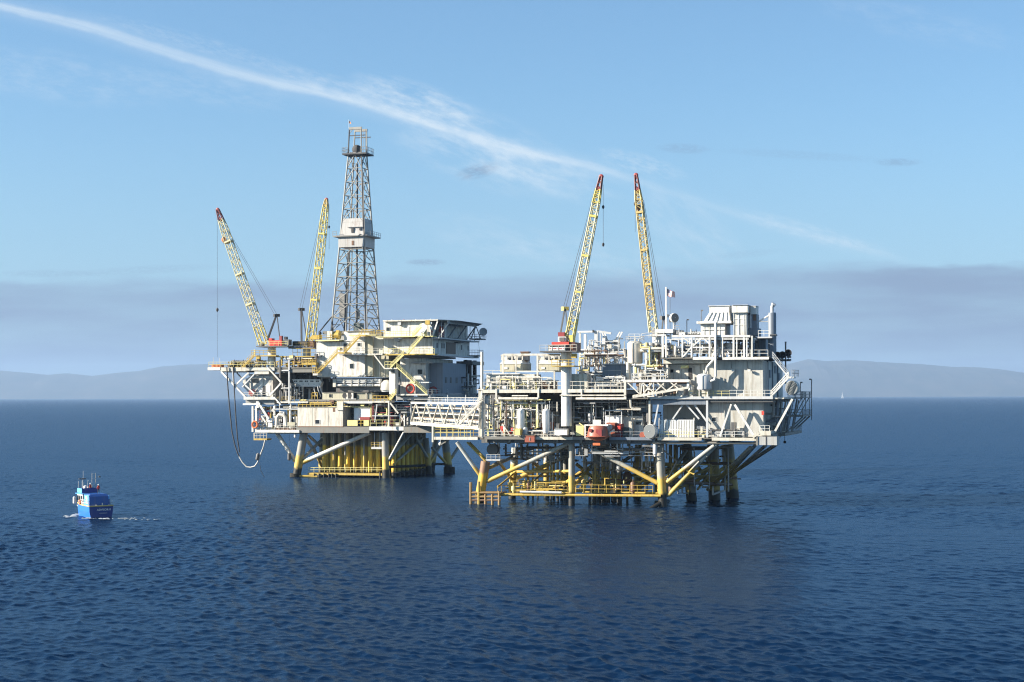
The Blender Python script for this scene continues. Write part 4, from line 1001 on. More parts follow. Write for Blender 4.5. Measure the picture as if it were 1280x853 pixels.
    T = Thing('red_cabin', 'faded red cabin with a round port next to the lifeboat', 'cabin', E); bx(T, 'body', E, 758, 528.5, 768.5, 546, -2, 2.6, 'life_orange'); bx(T, 'side', E, 768.7, 530, 776, 547, -1.2, 3, 'dark_red'); p = E.P(762, 534, -2); T.part('port', MB().lathe((p.x, -2.1, p.z), [(.55, 0), (.6, .05), (.5, .098), (0, .098)], 16, (0, 1, 0)), 'light_grey'); bx(T, 'red_drum', E, 771.5, 532.5, 775.5, 537, -1.9, .65, 'red')
    T = Thing('fire_hose_reel', 'small orange hose reel at the deck edge left of the big dish', 'hose reel', E); p = E.P(803, 544, -2.5); T.part('drum', MB().lathe((p.x, -2.6, p.z), [(.6, 0), (.6, .1), (.4, .1), (.4, .5), (.6, .5), (.6, .6)], 16, (0, 1, 0)), 'life_orange'); bx(T, 'stand', E, 801, 544, 805, 547.5, -2.2, .4, 'rust')
    T = Thing('slatted_fence', 'white upright slatted fence on the lower deck', 'fence', E)
    mb = MB()
    for i in range(22):
        x = 824 + i * 2.02; p = E.P(x, 546.8, -1.8); q = E.P(x + 1.15, 525.5, -1.8); mb.box(p.x, q.x, -1.8, -1.72, p.z, q.z)
    T.part('slat_panel', mb, 'clean_white'); bm(T, 'top_bar', E, (823.5, 525.3, -1.68), (868.5, 525.3, -1.68), .16, 'light_grey'); bm(T, 'bottom_bar', E, (823.5, 545, -1.66), (868.5, 545, -1.66), .14, 'light_grey')
    for x in (824, 845, 867.5): bm(T, 'post', E, (x, 547.5, -1.6), (x, 522.5, -1.6), .18, 'cream')
    T = Thing('hanging_locker', 'weathered green grey locker hung below the deck corner', 'cabinet', E); bx(T, 'body', E, 945.5, 546, 971, 556.5, -3.4, 4, 'wall_grey'); bx(T, 'post', E, 945, 545.5, 947.2, 557, -3.55, .147, 'beam_grey'); bx(T, 'rib', E, 957, 546, 957.8, 556.4, -3.5, .097, 'dark_grey')
    T = Thing('cable_reel', 'dark cable reel hung beneath the lower deck by the bridge landing', 'reel', E); p = E.P(615, 562, 2); T.part('drum', MB().lathe((p.x, 2, p.z), [(1.2, 0), (1.2, .15), (.8, .15), (.8, 1.2), (1.2, 1.2), (1.2, 1.35)], 18, (0, 1, 0)), 'dark_grey'); pipe(T, 'hanger', E, [(611, 552, 2.5), (615, 562, 2.5)], .14, 'dark_grey'); pipe(T, 'hanger', E, [(620, 552, 2.5), (615, 562, 2.5)], .14, 'dark_grey'); bx(T, 'floor', E, 607, 574.5, 625, 576, 0, 4, 'light_grey'); rail(T, E, [(608, 574.5, 0), (625, 574.5, 0)], 'light_grey', 1.0, 1)
    # under-deck yellow pipe frame
    T = Thing('pipe_assembly', 'yellow steel pipe assembly slung under the lower deck by the corner leg', 'pipework', E)
    bx(T, 'box', E, 791, 578, 812, 590, 16, 5, 'yellow'); bx(T, 'box', E, 812.3, 579, 848, 583, 17, 3, 'yellow'); pipe(T, 'pipe', E, [(796, 578, 15), (797, 566, 15), (806, 562, 15), (815, 563, 15), (820, 572, 15), (820, 594, 15)], .55, 'yellow', 9)
    for x in (800, 808, 838, 844): pipe(T, 'post', E, [(x, 556, 18), (x, 606, 18)], .4, 'yellow')
    for p, q in (((800, 604), (825, 578)), ((815, 600), (848, 584)), ((826, 600), (850, 606))): pipe(T, 'brace', E, [(*p, 17.5), (*q, 17.5)], .3, 'yellow')
    bx(T, 'float', E, 818, 604, 832, 622, 20, 5, 'yellow')
    pipe(T, 'pipe', E, [(770, 564, 6), (806, 562, 6), (812, 566, 6), (815, 574, 6)], .22, 'light_grey')
    T = Thing('subsea_pump', 'rusty brown pump casing standing on the yellow walkway', 'pump', E); p = E.P(783, 606, 12); T.part('casing', MB().lathe((p.x, 13, p.z), [(1.0, 0), (1.05, .2), (.95, 2.2), (.6, 2.6), (.3, 3.2), (0, 3.2)], 16), 'rust'); pipe(T, 'pipe', E, [(777, 606, 12), (777, 590, 12), (782, 588, 12)], .2, 'dark_grey')
    # ---- dishes
    def drum_dish(lab, fr, px, py, v, r, rot, mat='white', stand=None, depth=.6):
        T = Thing('drum_antenna', lab, 'antenna', fr, 'drum antennas')
        c = fr.P(px, py, v); ax = Vector((math.sin(rot), -math.cos(rot), .02)).normalized()
        c2 = c - ax * r * depth
        T.part('drum', MB().lathe(c2, [(r * .55, -.25 * r), (r * .97, 0), (r, .05), (r, r * depth), (r * .97, r * depth + .04)], 28, ax), mat)
        T.part('face', MB().lathe(c + ax * .045, [(r * .965, 0), (r * .96, .04), (0, .04)], 28, ax), 'dish_grey'); T.part('hub', MB().ball(c + ax * .14, r * .07), 'clean_white')
        if stand:
            q = fr.P(*stand); T.part('mast', MB().tube((c2.x, c2.y + .3, c2.z), (c2.x, c2.y + .3, q.z), .16), 'light_grey'); T.part('arm', MB().beam((c2.x, c2.y + .3, q.z + .6), c2, .16), 'light_grey')
    drum_dish('big white drum dish facing out beside the slatted fence', E, 812, 539.5, -3.6, 1.45, -.35, stand=(815, 547, -3))
    drum_dish('big white drum dish below the outer stair landing', E, 989.5, 485, -2.2, 1.42, -.40, stand=(990, 496, -2))
    drum_dish('small pale drum dish on a mast near the flag pole', E, 843.5, 397.5, 2, .95, .75, stand=(843.5, 412, 2))
    T = Thing('mast', 'thin mast carrying small antennas beside the flag pole', 'mast', E); pipe(T, 'pole', E, [(837.5, 372, 3), (837.5, 412, 3)], .06, 'dark_grey', 5); bx(T, 'antenna', E, 836.3, 399, 838.8, 403, 2.8, .4, 'dark_grey')
    pipe(T, 'bar', E, [(834, 395, 3), (841, 395, 3)], .05, 'dark_grey', 5); bx(T, 'antenna', E, 834.2, 393, 835.6, 397, 2.8, .3, 'dark_grey')
    T = Thing('antenna_hut', 'small grey hut with louvred rack below the pale dish', 'hut', E); bx(T, 'wall', E, 841, 413, 852, 420, 4, 2.5, 'grey')
    for y in (404, 407, 410): bm(T, 'rack_bar', E, (841, y, 3.5), (848.5, y, 3.5), .1, 'grey')
    bm(T, 'rack_post', E, (844, 402, 3.5), (844, 413, 3.5), .12, 'grey')
    T = Thing('flag_pole', 'white flag pole flying the national flag behind the white truss', 'flag pole', E)
    pole = pipe(T, 'pole', E, [(833, 359, 3), (833, 413, 3)], .17, 'clean_white', 8, label='white pole')
    # flag: waves out to the right, half furled
    a = E.P(833.5, 361, 3); k = E.pxm(3)
    stripes = [MB(), MB(), MB()]
    nx, ny = 12, 13
    def fp(i, j):
        s = i / nx; t = j / ny
        return (a.x + s * 9.3 * k, 3 + .35 * math.sin(s * 7 + t) * s, a.z - t * (8.5 - 2.2 * s) * k - s * (4.6) * k + .12 * math.sin(s * 9) * s)
    for i in range(nx):
        for j in range(ny):
            m_ = 2 if (i < 5 and j < 7) else j % 2
            stripes[m_]._add([fp(i, j), fp(i + 1, j), fp(i + 1, j + 1), fp(i, j + 1)], [(0, 1, 2, 3)])
    mb = MB()
    for i in range(nx):
        for j in range(ny):
            mb.mi = 2 if (i < 5 and j < 7) else (0 if j % 2 == 0 else 1)
            P4 = [fp(i, j), fp(i + 1, j), fp(i + 1, j + 1), fp(i, j + 1)]
            mb._add(P4, [(3, 2, 1, 0)])
    mb.mi = 1
    for i in range(4):
        for j in range(4):
            p = Vector(fp(.5 + i * 1.15, .6 + j * 1.6)); mb.box(p.x - .03, p.x + .03, p.y - .02, p.y + .02, p.z - .03, p.z + .03)
    T.part('flag', mb, ['cloth_red', 'clean_white', 'navy_flag'])
    # ---- truss gangway stowed against the deck
    T = Thing('truss_gangway', 'white wedge-shaped truss gangway with rusty joints on the middle deck edge', 'gangway', E)
    v = -4.6; bx(T, 'top_chord', E, 781, 474.5, 861, 478, v, .5, 'white'); bm(T, 'bottom_chord', E, (791, 496.5, v + .2), (861, 484.5, v + .2), .45, 'cream'); bx(T, 'end_post', E, 858.5, 475, 861, 486, v + .5, .5, 'white')
    for p, q in (((784, 478), (801, 494)), ((801, 494), (803, 478)), ((803, 494), (815, 479)), ((803, 478), (817, 491)), ((817, 491), (817, 478)), ((818, 491), (830, 479)), ((821, 478), (833, 488.5)), ((833, 489), (846, 479)), ((838, 478), (848, 486)), ((800, 479), (800, 494))):
        bm(T, 'lacing', E, (*p, v + .25), (*q, v + .25), .22, 'cream')
    bx(T, 'joint_plate', E, 798, 490, 804, 496, v + .55, .1, 'rust'); bx(T, 'joint_plate', E, 795, 478.2, 800, 483, v + .5, .1, 'rust'); bm(T, 'back_chord', E, (791, 495, v + 1.8), (861, 484, v + 1.8), .3, 'cream'); bx(T, 'back_chord', E, 781, 475, 861, 477.5, v + 1.6, .4, 'white')
    rail(T, E, [(790, 474.5, v + .3), (832, 474.5, v + .3)], 'cream', 1.2, 1.5, .07)
    # ---- steelwork and piping behind the crane
    T = Thing('lattice_tower', 'white lattice tower with two raised arms behind the grey module', 'tower', E)
    p = E.P(764, 455, 12); q = E.P(764, 425, 12); T.part('tower_frame', MB().lattice(p, q, 2.0, 2.0, 6, .22, .09), 'white')
    for x0, x1, y1 in ((757.5, 752, 414), (760, 755, 414), (768, 775, 415), (771, 778, 415)): bm(T, 'arm', E, (x0, 428, 11), (x1, y1, 11), .28, 'white')
    bx(T, 'cross_beam', E, 755, 425.5, 773, 428, 10.5, .6, 'white'); bx(T, 'cross_beam', E, 757, 428.3, 772, 430, 10.7, .6, 'dark_grey'); 
    for x in (756.5, 771): bm(T, 'post', E, (x, 426, 11), (x, 470, 11), .5, 'white')
    T = Thing('hoist_beam', 'long white overhead hoist beam on posts behind the crane', 'hoist', E)
    bx(T, 'beam', E, 722, 413.5, 748, 416, 9, .7, 'white'); bm(T, 'beam', E, (748, 414.5, 9.3), (764, 417, 9.3), .45, 'light_grey'); bx(T, 'trolley', E, 740.5, 412.6, 742.5, 416, 8.7, .29, 'black')
    bm(T, 'post', E, (745.5, 416, 9.4), (745.5, 470, 9.4), .75, 'light_grey'); bm(T, 'post', E, (750.5, 417, 9.4), (750.5, 470, 9.4), .3, 'light_grey'); bm(T, 'post', E, (725, 416, 9.4), (725, 470, 9.4), .4, 'white'); bm(T, 'post', E, (731.5, 418, 9.4), (731.5, 470, 9.4), .5, 'white')
    T = Thing('lamp_post', 'thin lamp post between the lattice tower and the cream tank', 'lamp post', E, 'lamp posts'); pipe(T, 'pole', E, [(773, 424, 6), (773, 460, 6)], .09, 'light_grey', 6); bx(T, 'lamp', E, 774, 423, 778, 424.3, 5.8, .4, 'dark_grey'); pipe(T, 'arm', E, [(773, 424, 6), (776, 423.5, 6)], .06, 'light_grey', 5)
    def zone(name, lab, rect, v0, v1, n, mats, seed, **k):
        T = Thing(name, lab, 'pipework', E); pipework(T, E, rect, v0, v1, n, mats, seed, **k); return T
    W = ['cream', 'white', 'white', 'cream', 'light_grey', 'grey']
    zone('pipe_manifold', 'dense cream pipes and valves between the crane pedestal and the lattice tower', (718, 436, 782, 470), 4, 16, 66, W + ['cream', 'white', 'brown', 'pale_yellow'], 11, rmax=.2)
    zone('pipe_manifold', 'tangle of white pipes right of the cream tank beneath the second crane', (801, 430, 832, 472), -1, 8, 75, W + ['rust', 'pale_yellow', 'white'], 12, rmax=.28)
    zone('pipe_manifold', 'white pipes and motors inside the truss storey above the control building', (832, 424, 900, 446), -1, 12, 70, W + ['blue_grey', 'dark_grey', 'cream'], 13)
    zone('pipe_manifold', 'white pipework under the exhaust hoods on the upper deck', (900, 424, 945, 446), -1, 14, 55, W + ['dark_grey', 'blue_grey'], 14)
    zone('pipe_manifold', 'crowded cream pipes and valves at the bridge end between the decks', (606, 498, 650, 546), -2.2, 8, 85, W + ['pale_yellow', 'cream', 'brown', 'cream'], 15)
    zone('pipe_manifold', 'cream pipes and valves around the slim white vessels', (650, 502, 703, 546), 1, 12, 70, W + ['dark_grey', 'rust', 'orange', 'grey'], 16)
    zone('pipe_manifold', 'shaded grey pipes behind the lifeboat and white container', (718, 500, 822, 545), 4, 14, 70, ['grey', 'light_grey', 'cream', 'beam_grey', 'light_grey'], 17, boxes=.12)
    zone('pipe_manifold', 'pipes and motors around the walkway below the grey modules', (735, 470, 782, 488), -1, 4, 34, W, 18)
    zone('pipe_manifold', 'valves and rusty pipes on the middle deck under the truss gangway', (783, 478, 868, 497), -2, 6, 60, W + ['rust', 'brown', 'light_grey'], 19)
    zone('pipe_manifold', 'white pipes above the truss gangway before the control building', (790, 456, 834, 475), -2.6, 2, 50, W + ['light_grey', 'pale_yellow', 'rust'], 20, rmax=.2)
    zone('pipe_manifold', 'grey pipes slung under the lower deck near the rusty leg', (612, 554, 716, 576), 4, 18, 46, ['grey', 'dark_grey', 'beam_grey', 'light_grey'], 21, boxes=.1)
    zone('pipe_manifold', 'grey pipes and hangers slung under the lower deck by the corner leg', (720, 555, 826, 590), 3, 16, 60, ['grey', 'beam_grey', 'light_grey', 'dark_grey', 'cream'], 22, boxes=.08, rmax=.18)
    zone('pipe_manifold', 'small pipes and lockers on the outer side of the tall grey building', (956, 500, 976, 540), 2, 20, 30, ['grey', 'dark_grey', 'light_grey', 'blue_grey'], 23, boxes=.3)
    zone('pipe_manifold', 'pipes and fittings along the front of the white panelled enclosure', (606, 471, 690, 487), -2.6, -1.6, 44, ['cream', 'cream', 'white', 'pale_yellow'], 24, rmax=.11, boxes=.12)
    zone('pipe_manifold', 'yellow rusted fittings along the waterline walkway', (625, 604, 708, 616), 0, 12, 26, ['yellow', 'yellow', 'pale_yellow', 'rust'], 25, rmax=.14, boxes=.2)
    zone('pipe_manifold', 'yellow rusted fittings on the walkway toward the corner leg', (718, 600, 824, 616), 2, 14, 28, ['yellow', 'pale_yellow', 'brown', 'rust', 'growth'], 26, rmax=.16, boxes=.2)
    zone('pipe_manifold', 'dark rusty pipes among the back legs under the grey building', (836, 560, 912, 618), 6, 28, 34, ['leg_back', 'brown', 'beam_grey', 'grey', 'leg_back'], 27, rmax=.2, boxes=.1)
    zone('pipe_manifold', 'small fittings and lamps on the roof beside the exhaust hoods', (845, 413, 876, 421), 2, 8, 26, W, 28, rmax=.12)
    zone('pipe_manifold', 'fine cream pipes and valves along the front edge below the fan coolers', (608, 500, 700, 545), -2.7, -1.2, 80, ['cream', 'cream', 'white', 'pale_yellow', 'light_grey', 'brown', 'dark_grey'], 31, rmax=.16, boxes=.3)
    zone('pipe_manifold', 'grey pipes crossing above the lifeboat under the middle deck', (705, 503, 815, 530), -1, 6, 50, ['light_grey', 'grey', 'cream', 'grey', 'dark_grey'], 32, rmax=.14, boxes=.12)
    zone('pipe_manifold', 'small white pipes and lamps standing above the grey modules', (730, 425, 782, 458), 8, 18, 40, ['white', 'cream', 'light_grey', 'steel_grey'], 33, rmax=.13, boxes=.3)
    zone('pipe_manifold', 'cream and grey fittings under the slatted fence and along the building foot', (822, 538, 935, 547), -1.6, 1, 34, ['grey', 'cream', 'blue_grey', 'light_grey', 'dark_grey'], 34, rmax=.12, boxes=.45)
    zone('pipe_manifold', 'rusty grey pipes close under the lower deck by the lifeboat', (716, 553, 830, 570), -2, 3, 46, ['grey', 'light_grey', 'beam_grey', 'dark_grey'], 35, rmax=.13, boxes=.12)
    # red valves near the bridge end
    T = Thing('fire_pump', 'red fire pump with hoses on the lower deck near the yellow locker', 'pump', E)
    for x, y in ((627, 535), (637, 541), (640, 537)): bx(T, 'motor', E, x - 1.5, y - 2, x + 1.5, y + 2.2, -2.4, .6, 'red')
    pipe(T, 'hose', E, [(627, 537, -2.5), (631, 543, -2.5), (637, 541, -2.5)], .12, 'red'); bm(T, 'strut', E, (628, 530, -2.8), (638, 545, -2.8), .22, 'cream')
    # ---- floodlights, lamp posts
    for i, (x, y) in enumerate(((973, 444.5), (979, 444), (986.3, 441.5))):
        T = Thing('horn_speaker', ['round black horn nearest the grey stack', 'round black horn in the middle of the row above the outer stair', 'round black horn with two flat boxes below at the end of the row'][i], 'horn', E, 'black horns')
        c = E.P(x, y, 2); T.part('horn', MB().lathe(c, [(.25, .5), (.5, .1), (.75, -.5), (.70, -.5), (.2, .3)], 16, (0.2, 1, 0)), 'black'); T.part('bracket', MB().beam(c + Vector((0, .3, 0)), c + Vector((-.3, .3, -1.5)), .16), 'dark_grey')
        if i == 2:
            for yy in (445.5, 449): bx(T, 'flat_box', E, 983.5, yy, 988.5, yy + 2, 2, .8, 'black')
    T = Thing('horn_mast', 'dark grey post behind the black horns', 'mast', E); pipe(T, 'pole', E, [(982, 428, 3), (982, 480, 3)], .16, 'dark_grey'); bx(T, 'lamp', E, 980.8, 427.2, 983, 428.6, 2.8, .4, 'dark_grey')
    def lamp(x, y0, y1, v, lab, dx=-2.4):
        T = Thing('lamp_post', lab, 'lamp post', E, 'lamp posts'); pipe(T, 'pole', E, [(x, y1, v), (x, y0 + .6, v), (x + dx * .6, y0, v)], .085, 'dark_grey', 6); bx(T, 'lamp', E, x + dx - .6, y0 - .6, x + dx + 1.8, y0 + 1.2, v - .2, .4, 'dark_grey')
    lamp(1014.5, 474, 525, 20, 'lamp post at the outermost corner of the platform'); lamp(858.6, 399.5, 420, 4, 'thin dark lamp post on the roof near the antenna hut', .3); lamp(876.5, 388, 404, 4, 'short dark lamp post on the collar of the ribbed hood', .2)
    lamp(1000.5, 478, 497, 6, 'short lamp post behind the lower big dish', .6)
    # lights along the hoist area, load hook under the deck
    T = Thing('hanging_hook', 'black hook hanging below the outer deck corner', 'hook', E); pipe(T, 'cable', E, [(980.5, 541, 12), (980.5, 551, 12)], .05, 'wire', 5); T.part('hook_ball', MB().ball(E.P(981, 552.8, 12), .32), 'black')
    # ---- lifeboat
    T = Thing('lifeboat', 'faded orange enclosed lifeboat hung in its davit at the deck edge', 'lifeboat', E)
    v = -6.2; k = E.pxm(v); c = E.P(745, 552, v)
    prof = []
    nseg = 16
    def ring(t, z, rx, ry): return (c.x + rx * math.cos(t), c.y + 1.6 + ry * math.sin(t), c.z + z)
    lv = [(0, .5, .4), (.35, 1.5, 1.0), (.85, 2.3, 1.5), (1.05, 2.45, 1.6), (1.10, 2.25, 1.5), (1.7, 2.15, 1.4), (2.6, 1.95, 1.25), (3.1, 1.6, 1.0), (3.2, .3, .3)]
    vs = [ring(2 * math.pi * j / nseg, z, rx, ry) for z, rx, ry in lv for j in range(nseg)]
    F = [(i * nseg + j, i * nseg + (j + 1) % nseg, (i + 1) * nseg + (j + 1) % nseg, (i + 1) * nseg + j) for i in range(len(lv) - 1) for j in range(nseg)]
    T.part('hull', MB()._add(vs, F, True), 'life_orange'); T.part('fender_ring', MB().path([ring(2 * math.pi * j / 24, .95, 2.48, 1.63) for j in range(25)], .12), 'life_orange')
    bx(T, 'hatch', E, 745, 537, 752, 546.5, v + .2, .4, 'dark_red'); bx(T, 'window', E, 736, 536.5, 739.5, 540, v + .1, .4, 'dark_red')
    bx(T, 'davit_beam', E, 731, 530.8, 760, 532.6, v + 1.2, .7, 'white'); bm(T, 'davit_post', E, (731.5, 531, v + 1.4), (731.5, 548, v + 1.4), .3, 'white'); bm(T, 'davit_post', E, (759.5, 531, v + 1.4), (762, 546, v + 3.0), .3, 'white')
    bm(T, 'davit_arm', E, (762, 540, v + 3), (768, 538, -2.5), .25, 'white'); bx(T, 'keel_frame', E, 741, 554, 750, 557, v + 1.2, .8, 'orange'); bx(T, 'davit_frame', E, 741, 525, 751, 530.8, v + 2.6, .4, 'white')
    bx(T, 'davit_beam', E, 731, 531.2, 733, 532.4, v + 1.9, 3.2, 'white'); bx(T, 'davit_beam', E, 757, 531.2, 759, 532.4, v + 1.9, 3.2, 'white')
    T = Thing('davit_ladder_box', 'pale yellow box at the deck edge left of the lifeboat', 'cabinet', E); bx(T, 'body', E, 720, 532, 729.5, 545, -3.2, 1.2, 'pale_yellow'); bm(T, 'strut', E, (724, 529, -3.5), (731, 534, -3.5), .2, 'pale_yellow'); bx(T, 'lid', E, 719.6, 531.3, 729.9, 531.9, -3.3, 1.4, 'cream')
near_things()

# ================================================================ cranes
def crane(fr, lab, v, ped, deck, house, foot, tip, gantry, cable_end, w, mats, sign=None, hooks=(), red_house=None, ring=None, name_col='red', redtip=15, foot_len=.14, head_len=.16, gh=None):
    T = Thing('pedestal_crane', lab, 'crane', fr, 'pedestal cranes')
    k = fr.pxm(v)
    if ped:
        (x, y0, y1, r) = ped; a = fr.P(x, y1, v); b = fr.P(x, y0, v)
        T.part('pedestal', MB().lathe((a.x, v + r * k, a.z), [(r * k, 0), (r * k, (b.z - a.z) * .96), (r * k * 1.12, b.z - a.z)], 22), 'white')
    if ring: 
        a = fr.P(ring[0], ring[2], v); b = fr.P(ring[1], ring[2], v); T.part('walkway', MB().box(a.x, b.x, v - 1.6, v + 3.4, a.z - .2, a.z), 'yellow'); T.part('walkway_rail', MB().rail([(a.x, v - 1.5, a.z), (b.x, v - 1.5, a.z)], 1.2, 1.2, .06), 'yellow')
    if deck:
        a = fr.P(deck[0], deck[3], v); b = fr.P(deck[1], deck[2], v); T.part('turntable', MB().box(a.x, b.x, v - 2, v + 4, a.z, b.z), 'dark_grey')
        T.part('railing', MB().rail([(a.x, v - 1.9, b.z), (b.x, v - 1.9, b.z)], 1.2, 1.3, .05), deck[4])
    for (x0, y0, x1, y1, dv, d, mt, nm) in house: bx(T, nm, fr, x0, y0, x1, y1, v + dv, d, mt)
    if sign:
        x0, y0, x1, y1, dv, txt = sign; s = bx(T, 'sign', fr, x0, y0, x1, y1, v + dv, .12, 'clean_white')
        T.text = (txt, fr.P((x0 + x1) / 2, (y0 + y1) / 2, v + dv - .012), (y1 - y0) * k * .62, (x1 - x0) * k * .9)
    P = fr.P(*foot, v + 1); Q = fr.P(*tip, v + 1)
    d = Q - P
    A = P + d * foot_len; Bq = P + d * (1 - head_len); 
    kk = (redtip * k) / d.length; C = P + d * (1 - kk)
    wm = w * k
    # two legs that spread towards the foot pins
    T.part('boom_foot', MB().lattice(P, A, wm * 1.05, wm, 3, .17, .08), mats[0]); 
    T.part('boom', MB().lattice(A, Bq, wm, wm * .86, 22, .13, .075), mats[1])
    h = MB().lattice(Bq, C, wm * .86, wm * .62, 4, .15, .08)
    T.part('boom_head', h, mats[2])
    T.part('jib_tip', MB().lattice(C, Q, wm * .6, wm * .34, 3, .15, .11), mats[3])
    ax = d.normalized(); T.part('sheave', MB().lathe(Q + Vector((0, -.25, 0)), [(.35, 0), (.5, .1), (.5, .4), (.35, .5)], 14, (0, 1, 0)), 'dark_red'); T.part('sheave', MB().lathe(C + Vector((0, -.45, 0)), [(.35, 0), (.5, .1), (.5, .7), (.35, .8)], 14, (0, 1, 0)), 'dark_red' if mats[3] == 'tip_red' else mats[3])
    for t in (.3, .52, .76): 
        c = P + d * t; T.part('boom_joint', MB().beam(c - ax * .22, c + ax * .22, wm * 1.06), mats[2])
    (g0, g1, gt, gm) = gantry; gw = 1.1
    gp = []
    for dv in (-.9, 1.6):
        T.part('gantry_leg', MB().beam(fr.P(*g0, v + 1 + dv), fr.P(*gt, v + 1 + dv * .6), .42 if gm == 'black' else .28), gm); T.part('gantry_leg', MB().beam(fr.P(*g1, v + 1 + dv), fr.P(gt[0] + .8, gt[1] + 1, v + 1 + dv * .6), .22), gm)
    T.part('gantry_head', MB().beam(fr.P(gt[0] - 3, gt[1] + .5, v + .2), fr.P(gt[0] + 3.5, gt[1] + .5, v + 1.8), .7, .8), gh or gm)
    ce = fr.P(*cable_end, v + 1)
    for o in (-.45, .45): T.part('boom_cable', MB().tube(fr.P(gt[0] - 2 + 3 * (o > 0), gt[1], v + 1 + o), ce + Vector((0, o, 0)), .045, 5), 'wire')
    T.part('hoist_cable', MB().tube(P + d * .08 - ax.cross(Vector((0, 1, 0))) * .2, C + Vector((0, -.1, .2)), .05, 5), 'wire')
    for (x, y0, y1, blk, size, mt) in hooks:
        a = fr.P(x, y0, v + 1); b = fr.P(x, y1, v + 1); T.part('hook_line', MB().tube(a, b, .04, 5), 'wire')
        for bl in blk:
            c = fr.P(x, bl, v + 1); T.part('hook_block', MB().lathe(c, [(.05, size * 1.6), (size, size * .7), (size, -size * .4), (.1, -size * 1.5)], 10), mt)
    return T
TEXTS = []
c1 = crane(E, 'yellow boom crane with a red house and white name board on the nearer platform', -3.4, (706.5, 441, 533, 6.3), (678, 724, 438.8, 441, 'cream'),
    [(685, 431, 707, 438.6, -1.7, 1.2, 'cream', 'cab'), (689.5, 427.5, 711, 431.2, -1.5, 4, 'red', 'house_roof'), (707.3, 428, 719, 438.7, -1.2, 4.5, 'maroon', 'machinery_house'), (697.5, 421, 707, 427.3, -.8, 2, 'clean_white', 'winch_house'), (699, 421.8, 705.5, 426.5, -.95, .147, 'dark_grey', 'window'), (687.5, 432, 706, 433.8, -1.78, .077, 'black', 'window'), (697.5, 415.5, 705.5, 420.8, -.4, 1.4, 'dark_red', 'winch'), (712, 430, 716.5, 437, -1.35, .147, 'rust', 'vent'), (711, 419, 716, 427.7, -.4, 2, 'boom_yellow', 'foot_bracket'), (714, 442, 720, 448, -1, 1, 'yellow', 'yellow_box')],
    (711.5, 427), (751.5, 221), ((700, 421), (711, 424), (706, 385.5), 'dark_grey'), (744.5, 236), 8.6, ('boom_yellow', 'boom_cream', 'boom_yellow', 'tip_red'),
    sign=(687, 434.1, 706.3, 438.2, -1.85, 'LINK-BELT'), hooks=((754, 231, 308, (259, 306), .26, 'black'),), ring=(692, 720, 457.5), gh='boom_yellow')
c2 = crane(E, 'ochre boom crane rising behind the flag pole, its house hidden', 22, (820, 420, 446, 5), None, [(815, 412, 829, 420, 0, 3, 'grey', 'house')],
    (817, 415), (795, 219), ((827.5, 413), (833, 413), (829, 397), 'dark_grey'), (804, 250), 8.4, ('boom_cream', 'boom_ochre', 'boom_ochre', 'tip_red'),
    hooks=((794, 233, 290, (255,), .3, 'black'), (798, 240, 262, (260,), .5, 'brown')), redtip=18)
